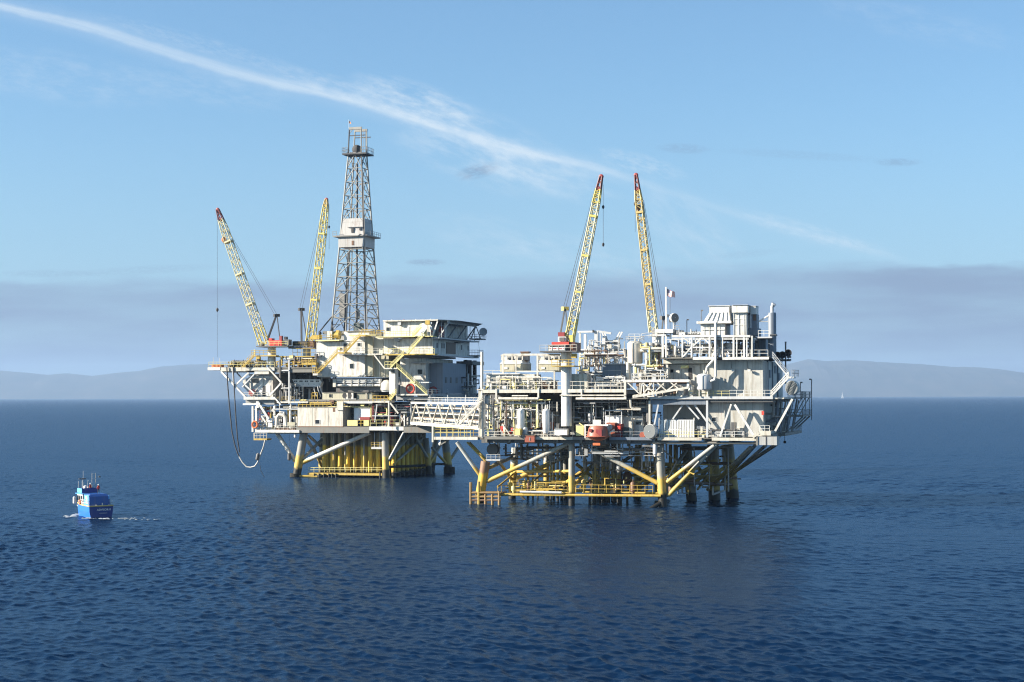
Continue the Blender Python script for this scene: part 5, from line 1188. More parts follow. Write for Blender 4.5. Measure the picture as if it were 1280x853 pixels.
# ================================================================ the farther platform, with the derrick
def far_structure():
    G = F2; V = -3.0
    T = Thing('oil_platform', 'farther oil platform, white decks over a wall of yellow-footed conductor pipes', 'oil platform', G)
    def leg(top, bot, v, r, mat, lab=None):
        a = G.P(*top, v); b = G.P(*bot, v); d = (b - a).normalized()
        while b.z > -3: b = b + d * .5
        T.part('leg', MB().tube(a, b, r, 14, r * 1.05), mat, lab)
    leg((380, 541), (370.5, 597), 0, 1.15, 'leg_far', 'corner leg standing out of dark marine growth')
    leg((481, 541), (482.5, 594), 0, .95, 'leg_far'); leg((404, 541), (402, 592), 10, .95, 'leg_far')
    leg((532, 548), (536, 588), 24, .9, 'leg_far'); leg((556, 548), (561, 588), 34, 1.15, 'leg_far', 'outer back leg'); leg((430, 548), (430, 588), 24, .9, 'leg_far'); leg((545, 548), (540, 585), 42, .9, 'leg_far')
    T.part('growth', MB().tube(G.P(369.5, 592, 0), G.P(368.5, 608, 0), 1.6, 12), 'growth'); T.part('growth', MB().tube(G.P(561.5, 584, 34), G.P(562, 600, 34), 1.7, 12), 'growth')
    def br(p, q, r, mat='brace_far'): T.part('brace', MB().tube(G.P(*p), G.P(*q), r, 10), mat)
    br((346, 541.5, -1), (369, 576.5, 0), .55, 'brace_white'); br((378, 578.5, 0), (462, 541, 0), .62, 'brace_white')
    br((378, 574, 0), (404, 548, 9), .45, 'brace_white'); br((383, 549, 2), (401, 576, 10), .5, 'brace_white'); br((386, 545, 3), (407, 564, 12), .4, 'brace_white'); br((404, 588, 10), (392, 560, 4), .4)
    br((485, 577, 0), (505, 540, -2.6), .30, 'brace_white'); br((487, 573, 1), (516, 540, 10), .45); br((490, 582, 4), (528, 548, 22), .4)
    br((536, 582, 24), (553, 552, 32), .45); br((540, 560, 26), (560, 582, 34), .4); br((558, 582, 34), (575, 556, 38), .45); br((536, 575, 24), (520, 548, 16), .4)
    br((532, 580, 24), (556, 580.5, 34), .35, 'growth'); br((482, 584, 0), (532, 582, 24), .38, 'growth')
    # conductors: a row along the front, and one running back along the shaded side
    g = random.Random(3)
    for i in range(15):
        x = 406 + i * 4.75 + g.uniform(-.5, .5); v = 4.5 + g.uniform(-.5, .5) + (2.2 if i % 2 else 0)
        b = G.P(x, 590, v); T.part('conductor', MB().tube((b.x, v, G.P(x, 541, v).z), (b.x, v, -3), .62, 12), 'conductor')
    for i, x in enumerate((417, 431.5, 443, 455)):
        b = G.P(x, 590, 2.6); T.part('riser', MB().tube((b.x, 2.6, G.P(x, 541, 2.6).z), (b.x, 2.6, -3), .26, 9), 'leg_far')
    us = G.P(488, 580, 3).x
    for i in range(15):
        v = 5.5 + i * 1.75; T.part('conductor', MB().tube((us - .6 * (i % 2), v, 14), (us - .6 * (i % 2), v, -3), .62, 12), 'conductor')
    for i in range(12):
        v = 9 + i * 1.8; T.part('conductor', MB().tube((us - 8 - .6 * (i % 2), v, 14), (us - 8 - .6 * (i % 2), v, -3), .62, 12), 'conductor')
    # walkway at the conductors' feet
    a = G.P(386, 591, 1.2); b = G.P(480, 592, 1.2); T.part('walkway', MB().box(a.x, b.x, .4, 3.6, a.z - .55, a.z), 'yellow', 'yellow walkway past the conductors'); rail(T, G, [(386, 590.5, .5), (478, 590.5, .5)], 'pale_yellow', 1.3, 1.6, .07)
    T.part('pipe', MB().tube(G.P(374, 595, -.3), G.P(397, 596, .4), .3, 8), 'yellow')
    for x in (393, 399, 405, 411, 415, 420): T.part('fender_post', MB().tube(G.P(x, 592, .2), G.P(x, 606, .2), .2, 7), 'leg_white')
    for x in (475, 478.5): T.part('fender_post', MB().tube(G.P(x, 590, -.4), G.P(x, 606, -.4), .25, 7), 'leg_far')
    a = G.P(386, 598, 2); b = G.P(480, 598, 2); T.part('walkway', MB().box(a.x, b.x, 2, 6, .5, 1.1), 'growth')
    T.part('walkway', MB().box(us + .8, us + 1.6, 2, 34, G.P(490, 591, 2).z - .3, G.P(490, 591, 2).z), 'growth')
    bx(T, 'access_platform', G, 464, 559, 477, 561.5, -.5, 2, 'light_grey'); rail(T, G, [(464, 559, -.5), (477, 559, -.5)], 'yellow', 1.3, 1.2); bm(T, 'hanger', G, (468, 541, -.4), (468, 559, -.4), .16, 'light_grey'); bm(T, 'hanger', G, (475, 541, -.4), (475, 559, -.4), .16, 'light_grey')
    # ---- lower deck
    zt = G.P(440, 533.5, V).z; u0 = G.P(371, 536, V).x; u1 = G.P(540, 536, V).x
    T.part('lower_deck', MB().box(u0, u1, V, 40, zt - .3, zt), 'deck'); mb = MB(); deck_beams(mb, u0 + .2, u1 - .2, V + .5, 39.5, zt - .303, 5, 1.1, .4); T.part('deck_framing', mb, 'beam_grey')
    T.part('edge_beam', MB().box(u0, G.P(462, 536, V).x, V - .25, V - .003, zt - 1.75, zt), 'beam_grey'); T.part('edge_beam', MB().box(G.P(462, 536, V).x + .003, G.P(505, 536, V).x, V - .3, V - .003, zt - 1.0, zt + .05), 'white')
    T.part('edge_beam', MB().box(G.P(505, 536, V).x + .003, u1, V - .25, V - .003, zt - 1.6, zt - .1), 'beam_grey'); T.part('edge_beam', MB().box(u1 + .003, u1 + .3, V, 40, zt - 1.6, zt), 'dark_grey')
    bx(T, 'extension_deck', G, 319, 537.7, 374, 540.8, V - .6, 9, 'white'); bx(T, 'extension_deck', G, 335, 541, 374, 542.4, V - .2, 8, 'beam_grey')
    rail(T, G, [(343, 537.5, V), (371, 537.5, V)], 'cream', 1.2, 1.5)
    rail(T, G, [(463, 533, V - .2), (500, 533, V - .2)], 'pale_yellow', 1.7, 1.6, .06); rail(T, G, [(435, 533, V), (462, 533, V)], 'yellow', 1.6, 1.4, .09)
    bx(T, 'side_panel', G, 434, 525.5, 447, 532.5, V - .2, .15, 'pale_yellow'); bx(T, 'side_panel', G, 454.5, 525.5, 461, 532.5, V - .2, .15, 'pale_yellow')
    # basket platform below at the far left
    bx(T, 'basket_platform', G, 317, 548.5, 333.5, 550.5, V - .4, 3, 'yellow'); rail(T, G, [(317, 548.4, V - .4), (333.5, 548.4, V - .4)], 'cream', 1.5, 1, .06)
    for x in (318, 325, 333): bm(T, 'hanger', G, (x, 541, V), (x, 549, V), .14, 'cream')
    # ---- deck at 497 on the left and its supports
    bx(T, 'side_deck', G, 304.5, 496.3, 343.5, 499.8, V - .4, 12, 'cream'); bx(T, 'side_deck', G, 307, 500, 343, 506, V + .6, 10, 'grey'); rail(T, G, [(305, 496, V - .4), (344, 496, V - .4)], 'cream', 1.2, 1.4)
    bx(T, 'side_beam', G, 303.5, 504.5, 325, 506.5, V - .5, .5, 'white'); bm(T, 'post', G, (322.5, 502, V), (322.5, 510, V), .8, 'white')
    for x, w in ((316, .5), (320.5, .45)): bm(T, 'post', G, (x, 508, V), (x, 540, V), w, 'white')
    bm(T, 'brace', G, (323, 503, V - .1), (336, 524, V - .1), .6, 'white'); bm(T, 'brace', G, (327, 520, V), (332, 528, V), .4, 'white')
    # upper left cantilever
    z = G.P(330, 459.8, V).z; a = G.P(260, 460, V).x; b = G.P(396, 460, V).x
    T.part('cantilever_deck', MB().box(G.P(280, 460, V).x, b, V, 14, z - .35, z), 'deck'); bx(T, 'edge_beam', G, 259.5, 459.3, 275, 463, V - .3, 5, 'white'); bx(T, 'edge_beam', G, 275.2, 459.3, 307, 464.3, V - .2, .197, 'beam_white'); bx(T, 'edge_beam', G, 307.2, 459.5, 343, 463.5, V - .2, .197, 'beam_white'); bx(T, 'edge_beam', G, 343.2, 459, 394, 466, V + .2, .4, 'beam_grey')
    T.part('deck_beam', MB().box(G.P(276, 462, V).x, G.P(307, 462, V).x, V + .2, 5, z - 1.2, z - .36), 'beam_white')
    bx(T, 'edge_beam', G, 318, 463.7, 336, 468, V + .1, 4, 'cream')
    rail(T, G, [(261, 459, V - .3), (343, 459, V - .3)], 'pale_yellow', 1.4, 1.3, .06); rail(T, G, [(345, 459, V), (395, 459, V)], 'yellow', 1.4, 1.4, .07); rail(T, G, [(290, 458.5, 2), (340, 458.5, 2)], 'yellow', 1.7, 1.3, .07)
    for p, q, w, mt in (((277, 465, V), (309, 498.5, V), .5, 'white'), ((293, 483, V), (311, 466, V), .42, 'white'), ((291, 464, V), (292, 483, V), .26, 'light_grey'), ((296, 466, V + 1), (303, 474, V + 1), .3, 'beam_grey'),
                        ((335, 460, V - .4), (352, 478.5, V - .4), .42, 'cream'), ((352, 478.5, V - .4), (338, 494, V - .4), .42, 'white'), ((343, 497, V - .4), (351, 506, V - .4), .36, 'white'), ((307, 482, V - .3), (318, 492, V - .3), .4, 'white'), ((303, 484, V + .2), (318, 468, V + .2), .35, 'light_grey')):
        bm(T, 'brace', G, p, q, w, mt)
    T.part('staircase', MB().stair((G.P(303, 459, -4).x, G.P(303, 459.2, -4).z), (G.P(317, 445, -4).x, G.P(317, 445, -4).z), 1.0, -4.2, .06), 'yellow')
    bx(T, 'walkway', G, 314, 444.2, 345, 445.8, -2.6, 2, 'yellow'); rail(T, G, [(314, 444, -2.6), (345, 444, -2.6)], 'yellow', 1.3, 1.3, .06); bm(T, 'post', G, (318, 437, -1), (318, 445, -1), .2, 'pale_yellow')
    bx(T, 'walkway', G, 345, 445, 395, 446.6, -1.2, 4, 'yellow'); rail(T, G, [(366, 445, -1.2), (394, 445, -1.2)], 'yellow', 2.0, 1.3, .07); bx(T, 'edge_beam', G, 355, 447, 378, 449.5, -1.4, .6, 'white'); bx(T, 'edge_beam', G, 377, 447.5, 390, 449.4, -1.3, .5, 'cream')
    bx(T, 'platform_floor', G, 377, 453.6, 395, 456.6, -2, 4, 'yellow'); rail(T, G, [(377, 453.5, -2), (395, 453.5, -2)], 'yellow', 1.0, 1.0, .08)
    for x in (350, 361.5): bm(T, 'column', G, (x, 450, V), (x, 505, V), .4, 'light_grey' if x > 355 else 'dark_grey')
    bx(T, 'cross_beam', G, 352, 462.5, 361, 464, V - .3, .4, 'white')
    # platform at 503-513
    bx(T, 'middle_deck', G, 346, 502, 385, 504, V - .3, 24, 'cream'); bx(T, 'edge_beam', G, 340, 511, 372, 512.3, V - .1, .4, 'light_grey'); bx(T, 'edge_beam', G, 354, 508.6, 372, 509.6, V, .3, 'cream'); rail(T, G, [(347, 501.8, V), (368, 501.8, V)], 'yellow', 1.2, 1.3)
    bm(T, 'column', G, (349.5, 503, V), (349.5, 513, V), .2, 'cream'); bm(T, 'column', G, (363.5, 503, V), (363.5, 513, V), .2, 'cream')
    rail(T, G, [(373, 508.8, V), (414, 508.8, V)], 'yellow', 1.2, 1.2, .09); bx(T, 'handrail_panel', G, 387, 502.8, 413, 504.6, V - .1, .2, 'yellow'); 
    uh = G.P(500, 500, V).x
    bx(T, 'middle_deck', G, 386, 499.4, 485, 501.8, V + 2, 34, 'beam_grey'); bx(T, 'edge_beam', G, 465, 501.6, 487, 503.6, V - 1.5, 4, 'cream'); bx(T, 'edge_beam', G, 428, 501.7, 465, 504.6, V + .5, .6, 'light_grey'); bx(T, 'edge_beam', G, 421, 502, 428.5, 513, V - .4, .6, 'cream')
    rail(T, G, [(466, 501.5, V - 1.5), (485, 501.5, V - 1.5)], 'yellow', 1.4, 1.1, .10); bm(T, 'column', G, (486, 501, V - 1.4), (486, 533, V - 1.4), .32, 'cream'); rail(T, G, [(390, 499.2, V + 2), (397, 499.2, V + 2)], 'yellow', 1.8, .8, .1)
    bm(T, 'brace', G, (488, 504, V - 1.4), (498, 517, V - 1.4), .42, 'cream'); bm(T, 'brace', G, (471.5, 505, V), (468.5, 528, V), .26, 'light_grey'); bm(T, 'column', G, (505.5, 517.5, V), (505.5, 533, V), .3, 'white'); bm(T, 'column', G, (500, 517.5, V), (500, 533, V), .26, 'white'); bm(T, 'beam', G, (465, 520, V), (500, 520, V), .2, 'light_grey')
    bm(T, 'brace', G, (500, 531, V), (505, 520, V), .2, 'white'); bm(T, 'brace', G, (500, 520, V), (505, 527, V), .2, 'white')
    T.part('staircase', MB().stair((G.P(487.5, 500, -5).x, G.P(487.5, 500.5, -5).z), (G.P(494.5, 491, -5).x, G.P(494.5, 491, -5).z), .9, -5.4, .07), 'pale_yellow')
    # deck at 493 in front of the quarters, solid dark boxes for the shade behind
    bx(T, 'middle_deck', G, 494.5, 492.6, 535, 494.6, V - 1, 34, 'cream'); bx(T, 'edge_beam', G, 496, 496, 535, 500, V, 6, 'grey'); rail(T, G, [(535, 492.5, V + 3), (560, 492.8, 10)], 'white', 1.2, 2)
    q0 = G.P(535, 495, V).x; T.part('side_deck', MB().box(q0 + .003, G.P(537, 495, V).x + 1, V + .5, 38, G.P(520, 496, V).z - .6, G.P(520, 493, V).z), 'grey')
    T.part('shade_block', MB().box(G.P(372, 515, 14).x, G.P(500, 515, 14).x, 16, 34, zt + .05, G.P(440, 503, 14).z), 'dark_grey', 'dark box standing for the shade between the decks')
    T.part('shade_block', MB().box(G.P(352, 480, 12).x, G.P(490, 480, 12).x, 12, 30, G.P(440, 499, 12).z, G.P(440, 473, 12).z), 'dark_grey', 'dark box standing for the shade under the white building')
    T.part('shade_block', MB().box(G.P(352, 465, 10).x, G.P(396, 465, 10).x, 9, 20, G.P(380, 477, 9).z, G.P(380, 462, 9).z), 'grey')  # these solid dark boxes stand in for shade deep in the recesses
    # main stairs up the white building
    T.part('staircase', MB().stair((G.P(395.5, 469, -5).x, G.P(395.5, 469, -5).z), (G.P(421.5, 442, -5).x, G.P(421.5, 442, -5).z), .8, -5.4, .05), 'yellow'); T.part('staircase', MB().stair((G.P(431, 441, -5).x, G.P(431, 441, -5).z), (G.P(450.5, 420, -5).x, G.P(450.5, 420, -5).z), .8, -5.4, .05), 'yellow')
    bx(T, 'stair_landing', G, 421.5, 440.3, 431, 442.2, -5.5, 5, 'yellow'); bx(T, 'stair_landing', G, 391, 467, 397, 469.5, -5.5, 3, 'cream'); rail(T, G, [(391, 467, -5.4), (396, 467, -5.4)], 'yellow', 1.7, .8, .1); bx(T, 'stair_landing', G, 449, 419, 457, 420.6, -5.5, 4, 'yellow')
    rail(T, G, [(421.5, 440, -5.4), (431, 440, -5.4)], 'yellow', 1.1, 1)
    # stairs on the quarters
    V2 = -4.2
    bx(T, 'walkway', G, 452, 442, 478, 444, V2 + 1, 3, 'cream'); bm(T, 'brace', G, (468, 444, V2 + 1), (481, 461, V2 + 1), .36, 'cream'); bx(T, 'stair_landing', G, 480, 460, 496, 461.6, V2, 2.4, 'cream'); rail(T, G, [(481, 459.8, V2), (493, 459.8, V2)], 'pale_yellow', 1.6, 1, .08)
    T.part('staircase', MB().stair((G.P(488, 460, V2).x, G.P(488, 460, V2).z), (G.P(504, 444, V2).x, G.P(504, 444, V2).z), .75, V2 - .3, .045), 'pale_yellow'); T.part('staircase', MB().stair((G.P(509, 443, V2).x, G.P(509, 443, V2).z), (G.P(528, 421, V2).x, G.P(528, 421, V2).z), .75, V2 - .3, .045), 'pale_yellow'); T.part('staircase', MB().stair((G.P(515, 420, V2).x, G.P(515, 420, V2).z), (G.P(526, 409, V2).x, G.P(526, 409, V2).z), .8, V2 + .3, .05), 'pale_yellow')
    T.part('staircase', MB().stair((G.P(533.5, 493, V2).x, G.P(533.5, 493, V2).z), (G.P(496, 459, V2).x, G.P(496, 459, V2).z), .8, V2 - .2, .05), 'pale_yellow')
    bx(T, 'stair_landing', G, 512, 477.5, 519, 479.5, V2 - .4, 2, 'pale_yellow'); bx(T, 'stair_landing', G, 520, 477.6, 536, 479, V2 + 1, 2, 'white')
    bx(T, 'walkway', G, 470, 420, 541, 422, V + .2, 3.2, 'pale_yellow'); rail(T, G, [(466, 420, V + .2), (481, 420, V + .2)], 'yellow', 1.5, 1.1, .09); rail(T, G, [(481, 420, V + .2), (515, 420, V + .2)], 'pale_yellow', 1.2, 1.6, .05)
    bx(T, 'walkway', G, 478, 442.2, 543.5, 444.4, V + .2, 3.2, 'yellow'); rail(T, G, [(479, 442, V + .2), (543, 442, V + .2)], 'pale_yellow', 1.3, 1.5, .06); bx(T, 'walkway', G, 436, 418.5, 470, 420, V, 3, 'pale_yellow'); rail(T, G, [(452, 418.3, V), (468, 418.3, V)], 'yellow', 1.3, 1, .09)
    bx(T, 'walkway', G, 440, 441.5, 452, 444, V - .5, 3, 'white'); rail(T, G, [(432, 441.3, V - .5), (478, 441.5, V - .5)], 'cream', 1.3, 1.3, .05)
far_structure()

def far_things():
    G = F2; V = -3.0
    # ---- living quarters
    T = Thing('living_quarters', 'white two-storey living quarters under the helideck, its far side in shade', 'building', G)
    a = G.P(479.5, 421, 0); b = G.P(538.5, 401.5, 0); c = G.P(479.5, 443.5, 0); d = G.P(541, 422, 0)
    vb = G.vfor(d.x, c.z, 587)
    up = T.part('upper_storey', MB().box(a.x, b.x, 0, vb, a.z - .001, b.z), 'wall_white'); mid = T.part('middle_storey', MB().box(c.x, d.x, 0, vb, c.z, d.z - .16), 'wall_white')
    # shaded side: galleries, posts, windows
    us = d.x; ub = b.x
    T.part('side_gallery', MB().box(us + .003, us + 2.4, -1.5, vb + 2, d.z - .35, d.z - .02), 'light_grey'); T.part('gallery_rail', MB().rail([(us + 2.35, -1.4, d.z), (us + 2.35, vb + 2, d.z)], 1.2, 2.2, .05), 'light_grey')
    T.part('side_gallery', MB().box(us + .003, us + 2.2, -1.0, vb + 2, c.z - .45, c.z - .02), 'light_grey')
    for k in range(8): v = 1 + k * (vb - 3) / 7; T.part('gallery_post', MB().tube((us + 2.2, v, d.z), (us + 2.2, v, b.z), .09), 'light_grey')
    for k in range(6):
        v = 3 + k * (vb - 6) / 5; zz = d.z + 1.2
        w = T.part('window', MB().box(ub + .003, ub + .10, v, v + 1.5, zz, zz + 1.3), 'light_grey', None, up); 
    for k, v in enumerate((3, 7, 8.8, 24, 30)):
        zz = c.z + 1.8; T.part('window', MB().box(us + .003, us + .08, v, v + .9, zz, zz + 1.4), 'dark_grey', None, mid)
    T.part('side_door', MB().box(us + .003, us + .12, 11, 19, c.z + .4, c.z + 3.6), 'brown', 'wide dark opening on the shaded side'); T.part('awning', MB().box(us + .003, us + 1.2, 18, 23, c.z + 3.7, c.z + 3.9), 'dark_grey')
    window(T, G, 483, 409.5, 487.5, 414, 0); door(T, G, 507, 408.5, 512, 420, 0, 'light_grey'); door(T, G, 506, 430, 511.5, 442, 0, 'light_grey'); window(T, G, 497, 425, 500, 428, 0)
    bx(T, 'air_conditioner', G, 497, 402, 501, 406.5, -.9, .897, 'light_grey'); bx(T, 'air_conditioner', G, 494, 424, 499, 427, -.6, .597, 'light_grey')
    for x in (486, 502, 518, 536): bx(T, 'flood_lamp', G, x, 401.8, x + 1.4, 403, -.5, .4, 'clean_white')
    T = Thing('workshop_building', 'white walled lower workshop block beneath the living quarters, partly shaded', 'building', G)
    a = G.P(500, 492.5, 3); b = G.P(532, 448, 3); T.part('wall', MB().box(a.x, b.x, 3, 26, a.z, b.z), 'wall_white'); window(T, G, 522, 462, 528, 468, 3); bx(T, 'ledge', G, 514, 452, 540, 454.5, 1.6, 1.39, 'grey'); bx(T, 'duct', G, 501, 445, 540, 447.5, .5, 20, 'dark_grey')
    T.part('side_wall', MB().box(b.x + .003, b.x + 4, 6, 26, a.z, b.z - 1.2), 'blue_grey'); door(T, G, 497.5, 474, 500.5, 481, 2.9, 'grey')
    for k, v in enumerate((8, 12, 17, 22)): T.part('side_window', MB().box(b.x + 4.003, b.x + 4.1, v, v + 1.4, a.z + 3, a.z + 4.6), 'dark_grey')
    for k, v in enumerate((26.8, 30.5, 35)): T.part('support_column', MB().box(b.x + 3, b.x + 4.0, v, v + 1.0, a.z, b.z), 'black')
    T.part('support_beam', MB().box(b.x + 1, b.x + 6, 26.2, 37, b.z - 1.4, b.z - .4), 'dark_grey'); T.part('pipe', MB().path([(b.x + 4.3, 27, b.z - 4), (b.x + 4.3, 27, b.z - 9)], .35), 'light_grey')
    T = Thing('white_column', 'square white riser column standing in front of the workshop', 'column', G); bx(T, 'shaft', G, 486.5, 461.8, 494, 493, -2.4, 2.4, 'white'); bx(T, 'face_plate', G, 489, 462.5, 493, 467, -2.48, .077, 'dark_grey')
    T = Thing('helideck', 'thin flat helideck roof over the living quarters with dark overhanging edge', 'helideck', G)
    a = G.P(478.5, 401, -1.2); b = G.P(545, 400, -1.2); e = G.P(545, 400, -1.2)
    z = G.P(512, 401.6, -1.2).z; u2 = G.P(545, 400, -1.2).x + .6; ve = G.vfor(u2, z, 592)
    T.part('deck_plate', MB().prism_z([(a.x, -1.2), (u2, -1.2), (u2 + 3, 6), (u2 + 3, ve - 5), (u2, ve + 3), (a.x, ve + 3)], z, z + .35), 'cream'); T.part('edge_net', MB().prism_z([(u2 + .1, -1.9), (u2 + 4.4, 6), (u2 + 4.4, ve - 5), (u2 + .1, ve + 4), (u2, ve + 3), (u2 + 3, ve - 5), (u2 + 3, 6), (u2, -1.2)], z + .05, z + .15), 'dark_grey')
    mb = MB(); deck_beams(mb, a.x + .3, u2 + 2, 1, ve - 4, z - .003, 4, .7, .3); T.part('deck_framing', mb, 'grey')
    for v in (1.5, 9, 17, 25): bm2 = T.part('support_strut', MB().beam((u2 - .8, v, d.z), (u2 + 2.2, v, z - .5), .3), 'white' if v < 5 else 'blue_grey')
    T.part('support_post', MB().tube((u2 + .6, 3, d.z), (u2 + .6, 3, z - .4), .3), 'white')
    for x in (490, 505, 520, 538): T.part('edge_lamp', MB().ball((G.P(x, 400, -1).x, -1.0, z + .45), .12), 'red' if x == 505 else 'clean_white')
    # ---- main white building
    T = Thing('mud_building', 'big windowed white building with yellow stairs climbing its front', 'building', G)
    a = G.P(395.5, 470, 0); b = G.P(456, 427, 0); T.part('wall', MB().box(a.x, b.x, 0, 14, a.z, b.z), 'wall_white')
    bx(T, 'cornice', G, 394.5, 424.8, 424, 426.8, -1.6, 15, 'pale_yellow'); bx(T, 'gallery', G, 424, 442.6, 470, 444, -2, 2.0, 'grey'); bx(T, 'base_beam', G, 396, 469.2, 457, 471.4, -.3, 14, 'cream')
    bx(T, 'upper_wall', G, 430, 414.5, 461, 426.9, .5, 10, 'wall_white'); bx(T, 'upper_roof', G, 431, 413.4, 462, 414.4, 0, 11, 'cream')
    door(T, G, 429.5, 429.5, 433.5, 441, 0, 'black'); window(T, G, 437.5, 455, 442, 460.5, 0, frame='grey'); window(T, G, 401, 444, 402.5, 446.5, 0); bx(T, 'lamp', G, 421.5, 434.5, 425, 437, -.35, .34, 'pale_yellow'); window(T, G, 447, 429, 451, 433, 0)
    bx(T, 'end_wall', G, 456.3, 421, 466, 470.5, .4, 10, 'wall_tan'); bx(T, 'end_wall', G, 466.2, 444.5, 486, 472, 1.5, 12, 'wall_tan', 'dull tan shaded end wall'); bx(T, 'end_wall', G, 457, 421.5, 479, 443, 1.2, 8, 'wall_cream')
    for x in (467.8, 474, 480): bx(T, 'rib', G, x, 445, x + .7, 472, 1.3, .197, 'cream')
    T = Thing('yellow_winch', 'yellow winch drum and box on the white building roof beside the derrick', 'winch', G); bx(T, 'box', G, 390, 419, 399, 424.5, -1, 2, 'yellow'); p = G.P(419, 419, 0); T.part('drum', MB().lathe((p.x - 1.2, .5, p.z), [(1.2, 0), (1.2, .2), (.9, .25), (.9, 2.2), (1.2, 2.25), (1.2, 2.4)], 16, (1, 0, 0)), 'yellow'); bx(T, 'housing', G, 409, 414, 415, 424.5, -.6, 2, 'cream')
    rail(T, G, [(397, 424.5, -1.4), (424, 424.5, -1.4)], 'yellow', 1.2, 1.2, .07); bx(T, 'frame', G, 420, 413, 424, 424.5, .3, .4, 'yellow'); p = G.P(400, 417, -.5); T.part('lamp', MB().ball(p, .5), 'black')
    bm(T, 'arm', G, (388, 424, -.6), (392, 420, -.6), .7, 'yellow')
    T = Thing('white_trough', 'white trough with rows of holes set in the dark recess', 'trough', G)
    p = [G.P(x, y, 2) for x, y in ((365, 474.3), (399.5, 474.3), (402, 478), (400, 483.5), (370.5, 483.5))]; T.part('trough_body', MB().prism([(q.x, q.z) for q in p], 2, 3.6), 'clean_white')
    for k in range(5):
        x = 367.5 + k * 6.8
        bx(T, 'slot', G, x, 476, x + 1.6, 477.6, 1.95, .047, 'black'); bx(T, 'slot', G, x + 2.2, 476, x + 3.8, 477.6, 1.95, .047, 'black'); bx(T, 'slot', G, x + 4, 479.5, x + 5, 481.5, 1.95, .047, 'light_grey')
    for x0, x1 in ((392, 396), (397, 401), (400, 405)): pipe(T, 'hose', G, [(x0, 483, 1.5), (x0 + 1, 488, 1.2), (x1, 496, 1.2)], .14, 'light_grey', 6)
    T = Thing('pipe_rack', 'long white pipe rack lying under the white building', 'pipe rack', G)
    for y, r in ((475.3, .34), (478.2, .28), (481.8, .36)): pipe(T, 'pipe', G, [(417, y, 1), (477, y, 1)], r, 'white' if y != 478.2 else 'light_grey', 9)
    for x in (420, 430, 439, 448, 457, 466, 475): bm(T, 'rack_post', G, (x, 474, .6), (x, 483, .6), .16, 'cream')
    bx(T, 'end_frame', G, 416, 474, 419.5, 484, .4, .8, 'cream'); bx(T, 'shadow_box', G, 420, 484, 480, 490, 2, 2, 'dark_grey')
    T = Thing('round_valve_house', 'cream curved hood joining the pipe rack to the white column', 'hood', G); p = G.P(481, 483, -1); T.part('hood_body', MB().lathe((p.x, .6, p.z - 1.1), [(1.7, 0), (1.75, .4), (1.5, 2.0), (.9, 2.7), (0, 2.9)], 16), 'cream'); bx(T, 'base', G, 477, 484.5, 486, 490, -.6, 2, 'light_grey')
    T = Thing('mud_pit_cabin', 'weathered tan cabin with small dark windows below the pipe rack', 'cabin', G); bx(T, 'wall', G, 403, 491, 431, 499.6, -.5, 6, 'wall_tan'); window(T, G, 411.5, 493, 415, 497, -.5, frame='wall_tan'); bx(T, 'roof', G, 402.5, 490.2, 460, 490.9, -.8, 7, 'beam_grey'); bx(T, 'tank', G, 446, 491.2, 465, 499.2, -.2, 5, 'wall_tan'); bx(T, 'post', G, 457, 491, 458, 499, -.6, .2, 'cream')
    T = Thing('yellow_valve_stand', 'cream and black valve stand between the tan cabin and the tank', 'valve stand', G)
    for x in (431, 437.5): p = G.P(x, 495, -.8); T.part('flange', MB().lathe((p.x, -1.0, p.z), [(.7, 0), (.75, .1), (.7, .3), (.3, .3), (.3, .6)], 14, (0, 1, 0)), 'black'); bx(T, 'bracket', G, x + 1.5, 491.5, x + 4, 498.5, -1, .4, 'cream')
    bx(T, 'sill', G, 430, 498.6, 445, 499.4, -1.2, 2, 'white')
    T = Thing('storage_hut', 'plain cream box hut with one small window on the lower deck edge', 'hut', G); bx(T, 'wall', G, 372, 509.7, 428.5, 533, V - .1, 6, 'cream'); bx(T, 'roof', G, 371.6, 508.9, 428.9, 509.5, V - .3, 6.4, 'cream'); window(T, G, 394.2, 525, 399.5, 530, V - .1); bx(T, 'sill', G, 372, 533.1, 429, 534, V - .3, .4, 'rust'); bx(T, 'seam', G, 409.8, 510, 410.3, 532.8, V - .13, .027, 'grey'); bx(T, 'seam', G, 390, 510, 390.4, 532.8, V - .13, .027, 'wall_tan'); bx(T, 'stain', G, 416, 509.8, 419, 515, V - .125, .022, 'rust')
    T = Thing('white_shed', 'small white shed with a red chest at its foot', 'shed', G); bx(T, 'wall', G, 442.5, 510.5, 462.5, 525, -1, 4, 'clean_white'); bx(T, 'roof', G, 442, 509.8, 463, 510.4, -1.2, 4.4, 'cream'); bx(T, 'red_chest', G, 450, 521.5, 462, 525, -1.8, .7, 'dark_red')
    T = Thing('left_cabin', 'white cabin with open door under the cantilevered pipe deck', 'cabin', G)
    p = [G.P(x, y, -1) for x, y in ((303.5, 476), (314, 470), (341, 470), (341, 496.3), (315, 496.3), (303.5, 483))]
    T.part('wall', MB().prism([(q.x, q.z) for q in p], -1, 6), 'wall_white'); bx(T, 'roof', G, 311, 467.4, 342, 469.9, -1.8, 8, 'grey'); window(T, G, 315.5, 473.5, 323, 478.5, -1, frame='dark_grey'); window(T, G, 333, 472.5, 338, 477.5, -1, pane='grey', frame='light_grey')
    door(T, G, 328.5, 482.5, 332, 495.5, -1, 'black'); bx(T, 'door_leaf', G, 332.2, 482, 338, 495.5, -1.12, .11, 'white'); bx(T, 'panel', G, 322, 484, 328, 495, -1.08, .07, 'clean_white'); bx(T, 'lamp', G, 324.5, 486, 325.5, 487, -1.3, .2, 'grey')
